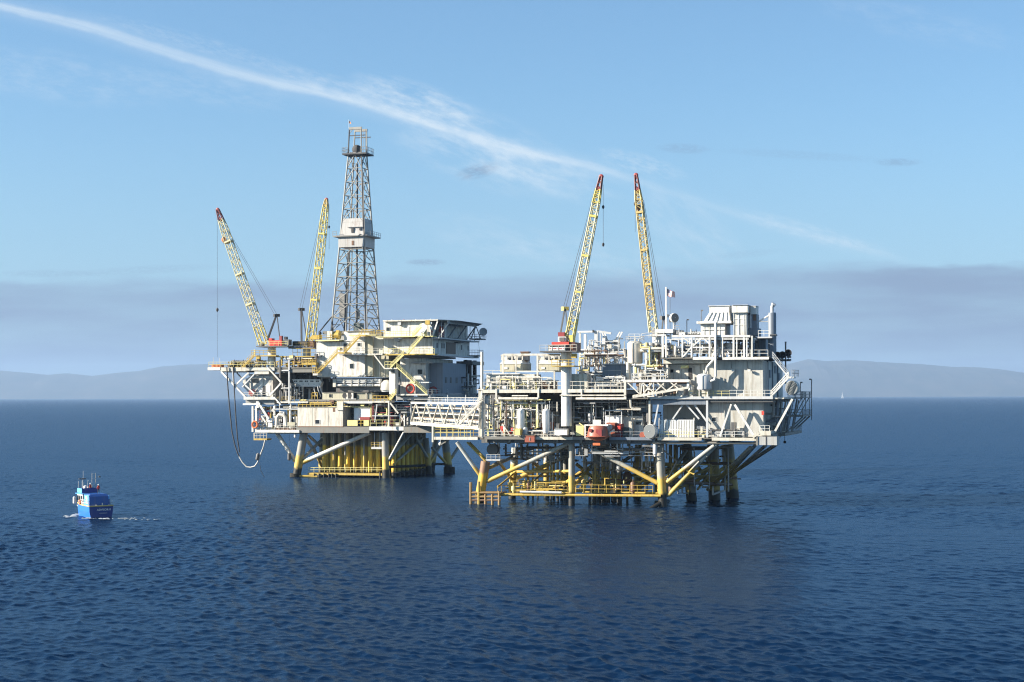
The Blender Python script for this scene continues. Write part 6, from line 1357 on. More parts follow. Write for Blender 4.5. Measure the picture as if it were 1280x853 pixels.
    T = Thing('hose_reel', 'red hose reel on the small side deck by the white cabin', 'hose reel', G); p = G.P(315.5, 491, -2); T.part('drum', MB().lathe((p.x, -2.6, p.z), [(.9, 0), (.95, .1), (.6, .12), (.6, .8), (.95, .82), (.9, .9)], 16, (0, 1, 0)), 'dark_red'); bx(T, 'stand', G, 312, 493, 319, 496.2, -2.4, .6, 'grey'); T.part('coil', MB().path([Vector((p.x + 1.6 + .9 * math.cos(t), -2.3, p.z + .2 + .9 * math.sin(t))) for t in np.linspace(0, 6.28, 16)], .07), 'light_grey')
    # ---- derrick
    T = Thing('drilling_derrick', 'tall tapering steel drilling derrick with a grey enclosed monkey board', 'derrick', G)
    v0 = 8.0; k = G.pxm(v0, 440)
    zb = G.P(445, 414, v0).z; zt = G.P(445, 191, v0).z; ztop = G.P(445, 158, v0).z
    cb = G.P(444, 414, v0).x; w0 = 10.6; w1 = 4.1
    cx = G.P(447, 191, v0 + w0 / 2).x; cx0 = G.P(444.5, 414, v0 + w0 / 2).x; cv = v0 + w0 / 2
    def cor(t, i, f=1.0):
        w = (w0 + (w1 - w0) * t) / 2 * f; su, sv = ((-1, -1), (1, -1), (1, 1), (-1, 1))[i]
        return Vector((cx0 + (cx - cx0) * t + su * w, cv + sv * w, zb + (zt - zb) * t))
    for i in range(4): T.part('corner_post', MB().tube(cor(0, i), cor(1, i), .27, 8, .22), ['derrick', 'derrick_dark', 'derrick', 'derrick'][i] if i != 1 else 'derrick_dark')
    nb = 13; ts = [1 - (1 - j / nb) ** 1.0 for j in range(nb + 1)]
    for j in range(nb):
        for i in range(4):
            i2 = (i + 1) % 4; t0, t1 = ts[j], ts[j + 1]
            mb = MB(); mid = (cor(t1, i) + cor(t1, i2)) / 2
            mb.tube(cor(t1, i), cor(t1, i2), .12, 6); mb.tube(cor(t0, i), mid, .13, 6); mb.tube(cor(t0, i2), mid, .13, 6)
            q0 = cor((t0 + t1) / 2, i); q1 = cor((t0 + t1) / 2, i2); mb.tube(q0, (cor(t0, i) + mid) / 2, .07, 5); mb.tube(q1, (cor(t0, i2) + mid) / 2, .07, 5)
            T.part('bracing', mb, 'derrick' if i in (0, 2) else 'steel_grey')
    # mast pipes inside
    T.part('drill_pipe', MB().tube(cor(0, 0).lerp(cor(0, 1), .62) + Vector((0, 3, 0)), cor(.95, 0).lerp(cor(.95, 1), .6) + Vector((0, 1, 0)), .30, 8), 'derrick_dark'); T.part('drill_pipe', MB().tube(cor(0, 0).lerp(cor(0, 1), .36) + Vector((0, 4, 0)), cor(.7, 0).lerp(cor(.7, 1), .4) + Vector((0, 2, 0)), .16, 7), 'steel_grey'); T.part('guide_rail', MB().tube(cor(0, 0).lerp(cor(0, 1), .30) + Vector((0, 2, 0)), cor(.45, 0).lerp(cor(.45, 1), .32) + Vector((0, 1, 0)), .22, 7), 'derrick_dark'); T.part('standpipe', MB().tube(cor(0, 1) + Vector((.5, 0, 0)), cor(.9, 1) + Vector((.3, 0, 0)), .13, 7), 'derrick')
    # enclosed monkey board
    def lvl(y): return (G.P(445, y, v0 + 2).z - zb) / (zt - zb)
    tA, tB, tC = lvl(309), lvl(296), lvl(273)
    def ringrect(t, f): a = cor(t, 0, f); c = cor(t, 2, f); return (a.x, c.x, a.y, c.y)
    zA, zB, zC = (zb + (zt - zb) * t for t in (tA, tB, tC))
    T.part('monkey_board_skirt', MB().frustum(ringrect(tA, 1.06), ringrect(tB, 1.12), zA, zB - .01), 'derrick_panel'); hous = T.part('monkey_board_house', MB().frustum(ringrect(tB, 1.06), ringrect(tC, 1.02), zB + .35, zC), 'derrick_panel')
    r = ringrect(tB, 1.2); T.part('monkey_board_floor', MB().box(r[0] - 1.2, r[1] + 1.2, r[2] - .4, r[3] + .6, zB, zB + .34), 'steel_grey'); T.part('monkey_board_rail', MB().rail([(r[0] - 1.2, r[2] - .4, zB + .34), (r[0], r[2] - .4, zB + .34)], 1.2, 1, .05), 'derrick'); T.part('monkey_board_rail', MB().rail([(r[1] + 1.2, r[2] - .4, zB + .34), (r[1] + 1.2, r[3] + .5, zB + .34)], 1.2, 1.5, .05), 'derrick')
    vv = ringrect(lvl(287), 1.06)[2]
    bx(T, 'opening', G, 439, 285, 442, 291, vv - .25, .24, 'black', None, hous); bx(T, 'opening', G, 449, 284.5, 451, 288, vv - .25, .24, 'black', None, hous); bx(T, 'panel_ledge', G, 434, 283.4, 452, 284.4, vv - .3, .3, 'steel_grey', None, hous); bx(T, 'opening', G, 449, 292.5, 450.5, 295, vv - .5, .3, 'black', None, hous)
    vs_ = ringrect(lvl(303), 1.09)[2]; bx(T, 'rust_streak', G, 439.5, 301, 442, 306.5, vs_ - .10, .09, 'rust', None, hous)
    # crown platform and gin pole frame
    r = ringrect(1, 1.0); T.part('crown_platform', MB().box(r[0] - 1.6, r[1] + 1.8, r[2] - .8, r[3] + .8, zt, zt + .4), 'derrick_dark'); T.part('crown_rail', MB().rail([(r[0] - 1.6, r[2] - .8, zt + .4), (r[0], r[2] - .8, zt + .4)], 1.6, 1, .06).rail([(r[1] + .2, r[2] - .8, zt + .4), (r[1] + 1.8, r[2] - .8, zt + .4), (r[1] + 1.8, r[3] + .8, zt + .4)], 1.6, 1, .06).rail([(r[0] - 1.6, r[2] - .8, zt + .4), (r[0] - 1.6, r[3] + .8, zt + .4)], 1.6, 1, .06), 'steel_grey')
    c = Vector(((r[0] + r[1]) / 2 - .1, cv, zt + .4)); T.part('crown_block', MB().lathe(c + Vector((0, -.8, 1.3)), [(.7, 0), (1.35, .1), (1.35, .6), (.9, .65), (1.35, .7), (1.35, 1.3), (.7, 1.4)], 18, (0, 1, 0)), 'black'); T.part('crown_beam', MB().box(c.x - 2, c.x + 1.6, cv - .9, cv + .9, zt + .41, zt + .9), 'steel_grey')
    for i in range(4):
        p = cor(1, i); q = Vector((p.x + (.35 if p.x < c.x else -.1), p.y, ztop)); T.part('gin_pole', MB().tube(p + Vector((0, 0, .3)), q, .2, 7), 'derrick_dark' if i in (0,) else 'derrick')
    zz = ztop; T.part('gin_beam', MB().beam((r[0] + .35, r[2], zz), (r[1] + .1, r[2], zz), .5, .7).beam((r[0] + .35, r[3], zz), (r[1] + .1, r[3], zz), .5, .7), 'derrick'); z2 = G.P(445, 167, v0).z; T.part('gin_beam', MB().beam((r[0] + .2, r[2], z2), (r[1] + 1.2, r[2], z2), .25).beam((r[0] + .2, r[3], z2), (r[1] + 1.2, r[3], z2), .25), 'derrick_dark')
    T.part('ladder', MB().rail([(r[1] + 1.2, r[2], zt + 1), (r[1] + 1.2, r[2] + .01, zt + 1.01)], 1, 1, .05).tube((r[1] + 1.2, r[2], zt), (r[1] + 1.2, r[2], ztop - .5), .07, 6).tube((r[1] + .7, r[2], zt), (r[1] + .7, r[2], ztop - .5), .07, 6), 'steel_grey'); T.part('knee_brace', MB().beam((r[0] + .35, r[2], zz - 1.4), (r[0] + 1.4, r[2], zz - .2), .16).beam((r[1], r[2], zz - 1.4), (r[1] - 1, r[2], zz - .2), .16), 'derrick')
    T.part('flag_staff', MB().tube((r[0] + .2, r[2], ztop), (r[0] + .2, r[2], G.P(437, 147, v0).z), .06, 5), 'clean_white'); p = G.P(438, 148, v0); 
    T.part('wind_flag', MB()._add([(r[0] + .2 + .14 * i, r[2] + .1 * math.sin(i), p.z - .1 * i * (1 - j) + j * -.8 - .05 * i) for j in (0, 1) for i in range(6)], [(i, i + 1, i + 7, i + 6) for i in range(5)]), 'cloth_orange')
    T.part('side_platform', MB().box(cor(.12, 1).x + .1, cor(.12, 1).x + 1.8, cv - 3, cv, cor(.12, 1).z, cor(.12, 1).z + .15).rail([(cor(.12, 1).x + 1.8, cv - 3, cor(.12, 1).z + .15), (cor(.12, 1).x + 1.8, cv, cor(.12, 1).z + .15)], 1.4, 1, .05), 'derrick')
    # lower struts and dog house inside the base
    T.part('travelling_block', MB().lathe((cx0 + .8, cv - .5, zb + (zt - zb) * .10), [(.2, -1.6), (.7, -1.2), (.7, .8), (.3, 1.4)], 12), 'steel_grey'); T.part('raking_strut', MB().tube(cor(.08, 0) + Vector((-.2, 0, .2)), cor(0, 0) + Vector((-3, -2, -.4)), .2, 7), 'derrick_dark'); T.part('raking_strut', MB().tube(cor(.09, 0), cor(0, 1) + Vector((-1, -.4, 0)), .16, 7), 'derrick'); T.part('raking_strut', MB().tube(cor(.06, 0), cor(-.02, 0) + Vector((1.5, -2, 0)), .24, 7), 'derrick_dark')
    T.part('dog_house', MB().box(cx0 + .6, cx0 + 2.6, cv - 3, cv, zb, zb + 2.4), 'green_dark'); T.part('pipe_stand', MB().box(cx0 - 4, cx0 - 2.4, cv - 2.5, cv - 1, zb + 4, zb + 11), 'steel_grey')
    T.part('drill_floor', MB().box(cx0 - 7.2, cx0 + 6.6, cv - 7, cv + 7, zb - .8, zb), 'beam_grey')
    T = Thing('substructure', 'dark steel block under the derrick, behind the white building', 'enclosure', G); T.part('wall', MB().box(cx0 - 8, cx0 + 7, cv + 7.2, cv + 16, zb - 12, zb - .9), 'wall_grey'); T.part('beam', MB().box(cx0 - 6, cx0 + 6, cv + 6, cv + 7, zb - 3, zb - .9), 'beam_grey')
    # ---- dishes
    def dish(lab, px, py, v, r, rot, mat, mast):
        T = Thing('dish_antenna', lab, 'antenna', G, 'dish antennas on the living quarters'); c = G.P(px, py, v); ax = Vector((math.sin(rot), -math.cos(rot), .1)).normalized()
        T.part('bowl', MB().lathe(c, [(r * .2, -.5 * r), (r * .7, -.3 * r), (r, 0), (r * .96, .03), (r * .6, -.18 * r), (0, -.3 * r)], 26, ax), mat); T.part('feed_arm', MB().beam(c - ax * .2 * r, c + ax * .7 * r, .08), 'light_grey'); T.part('mast', MB().tube(c - ax * .5 * r, G.P(*mast), .14), 'light_grey')
    dish('bright white dish at the front corner of the living quarters', 528.2, 410.5, -2.6, 1.35, -.35, 'clean_white', (528, 420.5, -2))
    dish('grey shaded dish on a bracket at the far corner of the living quarters', 604, 415, vb + 1, 1.2, .15, 'light_grey', (600, 419, vb + 1))
    T = Thing('dish_bracket', 'dark bracket platform holding the grey dish', 'bracket', G); p = G.P(590, 425, vb + 1); q = G.P(603.5, 425, vb + 1); T.part('floor', MB().box(p.x, q.x, vb - 2, vb + 4, p.z, p.z + .3), 'dark_grey'); T.part('railing', MB().rail([(p.x, vb - 2, p.z + .3), (q.x, vb - 2, p.z + .3), (q.x, vb + 4, p.z + .3)], 1.2, 1.2, .06), 'grey'); T.part('strut', MB().beam((p.x, vb, p.z + .3), (p.x + 1.6, vb, p.z + 4), .25).beam((q.x - .4, vb, p.z + .3), (p.x + 1.6, vb, p.z + 4), .2), 'dark_grey'); T.part('top_bar', MB().box(p.x, q.x - .8, vb - 1, vb, p.z + 4, p.z + 4.3), 'dark_grey')
    T.part('wire', MB().tube((p.x + 2.2, vb, p.z), (p.x + 2.7, vb, p.z - 3.6), .04, 5), 'wire')
    T = Thing('side_gallery', 'railed grey landing at the far end of the living quarters', 'gallery', G); p = G.P(589, 444.5, vb); q = G.P(600, 444.5, vb); T.part('floor', MB().box(p.x, q.x, vb - 2, vb + 3, p.z - .3, p.z), 'dark_grey'); T.part('railing', MB().rail([(p.x, vb - 2, p.z), (q.x, vb - 2, p.z), (q.x, vb + 3, p.z)], 1.5, 1.0, .06), 'grey'); T.part('frame', MB().box(p.x, q.x, vb - 1.9, vb - 1.7, p.z - .7, p.z - .31), 'grey')
    T = Thing('yellow_lamp_frame', 'yellow frame of floodlights beside the bright white dish', 'lamp', G); bx(T, 'frame', G, 531.5, 400.5, 537, 406, -2.2, .4, 'yellow'); bx(T, 'lamp', G, 537.5, 403, 539.5, 405, -2, .5, 'clean_white'); bx(T, 'lamp', G, 537.5, 408, 539.5, 412, -2, .5, 'clean_white'); bx(T, 'post', G, 530, 412, 533, 420.5, -2, .4, 'pale_yellow'); bm(T, 'strut', G, (541, 420, -1.6), (547, 402, -1.6), .36, 'white'); bx(T, 'locker', G, 534, 415, 537, 420.5, -2, .6, 'cream')
    T = Thing('red_locker', 'dark red locker in the shade of the helideck', 'cabinet', G); p = us; T.part('body', MB().box(p + .4, p + 1.4, 3.5, 6.5, d.z, d.z + 2.4), 'dark_red'); T.part('top', MB().box(p + .5, p + 1.2, 4, 5, d.z + 2.41, d.z + 3.2), 'cloth_red')
    # lifebuoys on the lower wall
    for i, (x, y, v, lab) in enumerate(((513, 486, -.2, 'red and rust reel mounted on the white workshop wall'), (541.5, 489.5, 6, 'dark red ring stowed at the shaded foot of the workshop'))):
        T = Thing('hose_reel', lab, 'hose reel', G); c = G.P(x, y, v); T.part('ring', MB().path([Vector((c.x + 1.15 * math.cos(t), c.y, c.z + 1.15 * math.sin(t))) for t in np.linspace(0, 6.2832, 22)], .26, 7), 'dark_red' if i else 'cloth_red'); T.part('hub', MB().lathe(c + Vector((0, -.1, 0)), [(.4, 0), (.4, .5), (0, .5)], 12, (0, 1, 0)), 'rust'); T.part('stand', MB().box(c.x - .8, c.x + .8, c.y + .55, c.y + .8, G.P(x, 492.4, v).z, c.z + .9), 'cream')
    # ---- pipework zones
    def zone(name, lab, rect, v0, v1, n, mats, seed, **k):
        T = Thing(name, lab, 'pipework', G); pipework(T, G, rect, v0, v1, n, mats, seed, **k)
    W = ['cream', 'white', 'light_grey', 'grey']
    zone('pipe_manifold', 'black pumps and yellow fittings on the cantilevered deck', (282, 451, 333, 459.5), -2.4, 6, 62, ['dark_grey', 'black', 'yellow', 'yellow', 'brown', 'grey'], 41, rmax=.3, boxes=.3)
    zone('pipe_manifold', 'yellow fittings and pipes below the two crane houses', (345, 446, 395, 459), -1.6, 6, 60, ['yellow', 'cream', 'dark_grey', 'brown', 'pale_yellow'], 42, rmax=.3)
    zone('pipe_manifold', 'valves and pipes at the side of the cream box hut', (326, 508, 371, 537.5), -2.6, 10, 85, W + ['cream', 'brown', 'yellow', 'dark_grey'], 43, rmax=.36)
    zone('pipe_manifold', 'crowded pipes at the outer end of the lower deck with a red valve', (318, 512, 338, 540), -2.2, 3, 30, W + ['red', 'white', 'orange'], 44, rmax=.3)
    zone('pipe_manifold', 'pale steam pipes in the recess beside the yellow braces', (350, 480, 372, 502), -1, 4, 36, ['light_grey', 'light_grey', 'cream', 'grey'], 45, rmax=.2, boxes=.1)
    zone('pipe_manifold', 'dark pipes in the shade behind the white trough', (362, 464, 418, 499), 4, 9, 50, ['dark_grey', 'grey', 'black', 'beam_grey', 'light_grey'], 46, boxes=.15)
    zone('pipe_manifold', 'yellow and cream pipes along the edge above the cream box hut', (372, 500, 486, 509), -2, 3, 66, ['cream', 'yellow', 'pale_yellow', 'dark_grey', 'light_grey', 'rust'], 47, rmax=.18)
    zone('pipe_manifold', 'pipes and yellow fittings on the deck before the bridge', (462, 506, 516, 533), -2, 8, 62, W + ['pale_yellow', 'brown', 'dark_grey', 'dark_red'], 48, rmax=.24)
    zone('pipe_manifold', 'mixed pipes behind the white shed', (428, 502, 470, 533), 3, 10, 42, ['dark_grey', 'grey', 'cream', 'light_grey'], 49)
    zone('pipe_manifold', 'grey pipes and fittings on the shaded end deck behind the bridge', (556, 470, 602, 496), 22, 36, 46, ['grey', 'light_grey', 'dark_grey', 'white', 'cream'], 50, rmax=.3)
    zone('pipe_manifold', 'pipes on the deck below the workshop beside the column', (494, 495, 545, 502), -2, 6, 34, ['cream', 'light_grey', 'grey'], 51, rmax=.16)
    T = Thing('curved_pipe', 'fat cream pipe bent like a goose neck at the end of the lower deck', 'pipe', G); pipe(T, 'bend', G, [(346, 534, -2.6), (346.5, 522, -2.6), (349, 519, -2.6), (354, 519, -2.6), (357, 522, -2.6), (358, 533, -2.6)], .5, 'cream', 10); bx(T, 'grille', G, 355, 528, 368.5, 533.5, -2.9, .2, 'wall_tan'); bx(T, 'flange', G, 345, 533, 347.8, 535, -3, 1, 'cream'); bx(T, 'foot', G, 345, 535, 369, 537.6, -2.8, 2, 'brown')
    T = Thing('switch_cabinet', 'white switch cabinet between the sloping white braces', 'cabinet', G); bx(T, 'body', G, 334, 523, 339.5, 528, -3, .9, 'clean_white'); bx(T, 'lower_body', G, 335, 529, 340, 534, -3, .9, 'white'); bx(T, 'red_valve', G, 334, 516, 336, 520.5, -3, .5, 'red')
    T = Thing('life_ring', 'orange life ring on the outer corner post', 'life ring', G); c = G.P(318.5, 531, -3.6); T.part('ring', MB().path([Vector((c.x + .8 * math.cos(t), c.y, c.z + .9 * math.sin(t))) for t in np.linspace(0, 6.2832, 18)], .24, 7), 'orange'); T.part('bracket', MB().box(c.x - .15, c.x + .15, c.y + .25, c.y + .4, c.z - .9, c.z + .9), 'grey')
    # load hanging: cutting basket with slings
    T = Thing('cargo_basket', 'orange cargo basket on slings at the tip of the cantilevered deck', 'basket', G); bx(T, 'body', G, 264.5, 456, 275.5, 459.2, -2.6, 2.2, 'orange'); bx(T, 'rim', G, 264, 455.4, 276, 456.2, -2.8, 2.6, 'cloth_orange')
    for x, t in ((266, 447), (274, 447.5)): pipe(T, 'sling', G, [(x + 1, 456, -2), (x + .5, t, -2)], .06, 'cream', 5)
    # hoses hanging to the sea
    T = Thing('loading_hose', 'long black loading hose hanging in a loop from the cantilevered deck', 'hose', G)
    h1 = [(283.5, 459, -3.6), (284.5, 480, -3.6), (287, 510, -3.6), (290, 540, -3.6), (293.5, 556, -3.6), (297, 567, -3.6), (302, 577, -3.6), (308, 583, -3.6)]
    pipe(T, 'dark_hose', G, h1, .19, 'hose', 8); pipe(T, 'dark_hose', G, [(291.5, 459, -3.4), (293, 490, -3.4), (295, 525, -3.4), (297, 550, -3.4), (299.5, 566, -3.4)], .18, 'hose', 8)
    pipe(T, 'pale_hose', G, [(299, 571, -3.7), (303, 578, -3.7), (308, 583.5, -3.7), (313, 584.5, -3.7), (318.5, 583, -3.7), (322, 578, -3.7), (325, 570, -3.7), (329, 560, -3.7), (331.5, 550, -3.7)], .2, 'hose_pale', 9); pipe(T, 'tail_line', G, [(324.5, 578, -3.7), (326, 588, -3.7), (330.5, 597, -3.7), (334.5, 604, -3.7)], .07, 'hose', 5)
    p = G.P(322, 571, -3.8); T.part('coupling', MB().lathe(p, [(.3, -1), (.5, -.8), (.5, .6), (.3, 1)], 10, (.2, 0, 1)), 'dark_grey')
    T = Thing('hanging_fender', 'small black fender hanging beside the corner leg', 'fender', G); p = G.P(361.5, 571, -1); T.part('body', MB().lathe(p, [(.1, 1.1), (.5, .8), (.5, -.8), (.2, -1.1)], 12), 'dark_grey'); pipe(T, 'rope', G, [(361.5, 543, -1), (361.5, 567, -1)], .04, 'wire', 5)
    T = Thing('white_float', 'small white float hanging under the deck edge', 'float', G); p = G.P(369, 544.5, -2.6); T.part('body', MB().lathe(p, [(.1, .7), (.35, .5), (.35, -.5), (.1, -.7)], 10), 'clean_white'); pipe(T, 'rope', G, [(369.4, 541, -2.6), (369, 543, -2.6)], .05, 'wire', 5)
    T = Thing('bridge_lamp', 'pale round lamp on the lower landing post between the platforms', 'lamp', E); p = E.P(550.5, 555.2, 3); T.part('globe', MB().ball(p, .42), 'cream'); T.part('arm', MB().tube(p, p + Vector((.1, 0, 1.0)), .08), 'grey')
far_things()
c3 = crane(F2, 'crane leaning outward with a red house and thin red tip, nearest the hanging basket', -1.0, (337.5, 434, 460, 5.0), (324, 363, 432.6, 434.4, 'pale_yellow'),
    [(339, 425.5, 352, 432.4, -1.2, 3, 'red', 'machinery_house'), (336, 423, 339.5, 432.4, -.4, 2, 'red', 'cab'), (349, 420, 352, 425.4, -.4, 1, 'dark_red', 'winch'), (354.5, 424.5, 361, 432, -.8, 2, 'dark_grey', 'engine_box'), (355, 421, 358, 424.4, -.3, 1, 'black', 'exhaust'), (323.5, 429, 328, 432.4, -.6, 1.4, 'dark_grey', 'cab_box')],
    (331, 432), (272, 262), ((334.5, 425), (349.5, 421), (345.5, 394), 'black'), (284, 287), 9.2, ('boom_yellow', 'boom_cream', 'boom_cream', 'tip_red'),
    hooks=((271.6, 264, 447, (387.5,), .4, 'dark_grey'), (279.5, 281, 306, (300,), .6, 'cloth_orange')), redtip=14)
c4 = crane(F2, 'upright yellow crane with a black house next to the white building', 2.0, (381.5, 436, 449, 5.0), (364, 395, 434.4, 436.2, 'yellow'),
    [(365.5, 426.5, 384, 431.5, -1.4, 3.4, 'black', 'machinery_house'), (384.3, 426.5, 391, 434.2, -1.0, 3.6, 'maroon', 'machinery_house'), (366, 431.8, 384, 434.2, -1.2, 3, 'grey', 'cab')],
    (388, 429), (408, 249.5), ((377, 427), (384, 426), (376.5, 386.5), 'black'), (401, 275), 8.2, ('boom_yellow', 'boom_yellow', 'boom_yellow', 'boom_ochre'),
    sign=(367, 432.4, 380, 435, -1.5, 'LINK-BELT'), hooks=((411.4, 255, 312, (284,), .28, 'black'),), redtip=8)

# ---- bridge between the platforms
def bridge():
    b0 = F2.w(F2.P(513.5, 531, -2)); b1 = E.w(E.P(606, 533.5, 22)); 
    t0 = F2.P(513.5, 503, -2).z - F2.P(513.5, 531, -2).z
    th = math.atan2(-(b1.y - b0.y), b1.x - b0.x)
    class BF(Frame):
        def __init__(s): s.O = Vector((b0.x, b0.y, 0)); s.th = th; s.u = Vector((math.cos(th), -math.sin(th), 0)); s.v = Vector((math.sin(th), math.cos(th), 0))
    B = BF(); L = math.hypot(b1.x - b0.x, b1.y - b0.y); zb = (b0.z + b1.z) / 2 - .1; h = t0 * .93; W = 4.2
    sgn = 1
    T = Thing('truss_bridge', 'white truss footbridge joining the two platforms', 'bridge', B)
    for v in (0, W):
        T.part('bottom_chord', MB().box(0, L, v - .2, v + .2, zb - .3, zb + .45), 'white'); T.part('top_chord', MB().box(0, L, v - .18, v + .18, zb + h - .3, zb + h + .2), 'white')
        n = 6; 
        for k in range(n):
            # panels grow shorter to the eye with distance; keep them even in metres
            u0 = L * k / n; u1 = L * (k + 1) / n; um = (u0 + u1) / 2
            T.part('diagonal', MB().beam((u0, v, zb + .3), (um, v, zb + h - .2), .30), 'beam_white'); T.part('diagonal', MB().beam((um, v, zb + h - .2), (u1, v, zb + .3), .30), 'beam_white')
        T.part('post', MB().beam((.2, v, zb), (.2, v, zb + h), .4), 'white'); T.part('post', MB().beam((L - .2, v, zb), (L - .2, v, zb + h), .4), 'white')
    T.part('walkway_floor', MB().box(.01, L - .01, .21, W - .21, zb - .15, zb + .05), 'light_grey')
    for v in (.3, W - .3): T.part('handrail', MB().rail([(0, v, zb + .06), (L, v, zb + .06)], 1.2, 3, .06), 'cream')
    for k, (v, z, r, mt) in enumerate(((.9, 1.5, .22, 'cream'), (1.7, 1.7, .20, 'brown'), (2.6, 1.6, .36, 'dark_grey'), (1.2, 2.9, .18, 'cream'), (2.4, 3.0, .42, 'dark_grey'), (3.2, 2.4, .5, 'grey'), (1.0, 4.4, .2, 'cream'), (2.6, 4.3, .46, 'dark_grey'))):
        T.part('pipe', MB().tube((-1, v, zb + z), (L + 1, v, zb + z), r, 8), mt)
    for k in range(6): u = L * (k + .5) / 6; T.part('cross_frame', MB().beam((u, 0, zb + h), (u, W, zb + h), .25), 'white')
    T.part('top_rail', MB().rail([(L * .25, .4, zb + h + .2), (L, .4, zb + h + .2)], 1.1, 4, .06), 'white')
    for k in (.3, .55, .78): T.part('lamp_post', MB().tube((L * k, 0, zb + h), (L * k, 0, zb + h + 2.0), .09), 'light_grey')
bridge()
# ================================================================ work boat, distant sail, foam, people
class Local(Frame):
    def __init__(s, O, th): s.O = O; s.th = th; s.u = Vector((math.cos(th), -math.sin(th), 0)); s.v = Vector((math.sin(th), math.cos(th), 0))
def sea_point(px, py):
    d = ray(px, py); k = -CAM_H / d.z; p = CAMP + d * k; p.z = 0; return p
BOAT = Local(sea_point(126.5, 647), R(-36))
def boat():
    T = Thing('work_boat', 'blue work boat seen from astern, with a dark blue covered load and people aboard', 'boat', BOAT)
    L = 10.0
    # hull: sections from transom to bow
    secs = []
    n = 12
    for i in range(n + 1):
        t = i / n; v = L * t; w = 2.35 * (1 - max(0, t - .45) ** 2 * 3.0); w = max(w, .06); zt = 2.15 + .2 * t + 1.1 * max(0, t - .3) ** 1.6; zk = -.5 + .9 * max(0, t - .6) ** 1.5
        secs.append([(-w, v, zt), (-w * .98, v, zt * .5), (-w * .86, v, -.1), (0, v, zk), (w * .86, v, -.1), (w * .98, v, zt * .5), (w, v, zt)])
    vs = [p for s in secs for p in s]; m = 7
    mb = MB()
    for i in range(n):
        for j in range(m - 1):
            a = i * m + j; P4 = [vs[a], vs[a + m], vs[a + m + 1], vs[a + 1]]; mb._add(P4, [(0, 1, 2, 3)], True)
    hull = T.part('hull', mb, 'boat_blue')
    tm = MB(); tm._add(secs[0], [tuple(range(m))]); T.part('transom', tm, 'boat_navy', 'navy transom with white lettering', hull)
    dk = MB()
    for i in range(n): dk._add([(secs[i][0][0] + .02, secs[i][0][1], secs[i][0][2] - .5), (secs[i][6][0] - .02, secs[i][6][1], secs[i][6][2] - .5), (secs[i + 1][6][0] - .02, secs[i + 1][6][1], secs[i + 1][6][2] - .5), (secs[i + 1][0][0] + .02, secs[i + 1][0][1], secs[i + 1][0][2] - .5)], [(0, 1, 2, 3)])
    T.part('deck_floor', dk, 'light_grey')
    for sgn in (0, 6): T.part('gunwale', MB().path([secs[i][sgn] for i in range(n + 1)], .11, 6), 'boom_ochre')
    T.part('gunwale', MB().path([secs[0][0], secs[0][6]], .13, 6), 'boom_ochre')
    T.part('covered_load', MB().box(-1.9, 2.0, .9, 3.6, 1.6, 2.1).frustum((-1.95, 2.05, .85, 3.7), (-1.9, 1.95, 1.0, 3.5), 2.101, 3.9).frustum((-1.9, 1.95, 1.0, 3.5), (-1.6, 1.6, 1.5, 3.1), 3.901, 4.3), 'tarp_blue', 'glossy dark blue cover')
    T.part('end_flap', MB().box(1.75, 1.98, .95, 3.5, 3.2, 4.0), 'sky_blue')
    T.part('number_panel', MB().box(-2.02, -1.96, 1.2, 3.4, 2.2, 4.2), 'sky_blue')
    wh = T.part('wheelhouse', MB().box(-1.9, 1.7, 4.4, 7.4, 1.8, 4.2), 'light_grey')
    for v in (4.7, 5.7, 6.6): T.part('side_window', MB().box(-1.96, -1.903, v, v + .65, 3.0, 3.9), 'glass', None, wh)
    for u in (-1.4, -.2, .9): T.part('rear_window', MB().box(u, u + .7, 4.34, 4.397, 3.0, 3.9), 'glass', None, wh)
    T.part('roof', MB().box(-2.1, 1.9, 4.1, 7.8, 4.203, 4.33), 'sky_blue')
    T.part('flying_bridge', MB().box(-1.9, 1.2, 4.8, 4.95, 4.383, 5.3).box(-1.9, -1.75, 4.953, 7.2, 4.383, 5.3).box(-1.749, 1.2, 7.05, 7.2, 4.383, 5.3), 'boat_navy'); T.part('bridge_panel', MB().box(-1.97, -1.903, 4.85, 7.15, 4.42, 5.25), 'sky_blue')
    T.part('seat', MB().lathe((-.9, 5.8, 4.39), [(.35, 0), (.38, .9), (.3, 1.3), (0, 1.4)], 12), 'clean_white'); T.part('seat', MB().lathe((-.2, 6.2, 4.39), [(.22, 0), (.25, .9), (0, 1.2)], 10), 'cream')
    for u, v, h in ((-.9, 6.9, 4.1), (.5, 6.0, 3.7), (1.2, 6.0, 3.7), (-1.8, 7.0, 2.2)): T.part('mast', MB().tube((u, v, 4.4), (u, v, 4.4 + h), .035, 6), 'cream' if u > 0 else 'light_grey')
    T.part('mast_bar', MB().tube((.5, 6, 7.9), (1.2, 6, 7.9), .05, 6), 'light_grey'); T.part('mast_bar', MB().tube((.5, 6, 7.0), (1.2, 6, 7.0), .05, 6), 'light_grey')
    T.part('radar', MB().box(-1.75, -.35, 6.8, 7.0, 6.9, 7.1), 'dark_grey'); T.part('radar_mast', MB().tube((-1.05, 6.9, 4.4), (-1.05, 6.9, 6.9), .07, 6), 'light_grey'); T.part('lamp', MB().ball((-.1, 6.6, 6.6), .18), 'clean_white'); T.part('lamp_post', MB().tube((-.1, 6.6, 4.4), (-.1, 6.6, 6.5), .04, 6), 'light_grey'); T.part('antenna', MB().box(1.9, 2.2, 6, 6.2, 7.2, 7.5).tube((1.2, 6, 7.3), (2.0, 6.1, 7.3), .03, 5), 'dark_grey')
    T.part('railing', MB().rail([(-2.3, .5, 2.1), (-2.3, 4.2, 2.3)], 1.0, 1.2, .05), 'light_grey'); T.part('railing', MB().rail([(2.3, .5, 2.1), (2.3, 4.2, 2.3)], 1.0, 1.2, .05), 'light_grey')
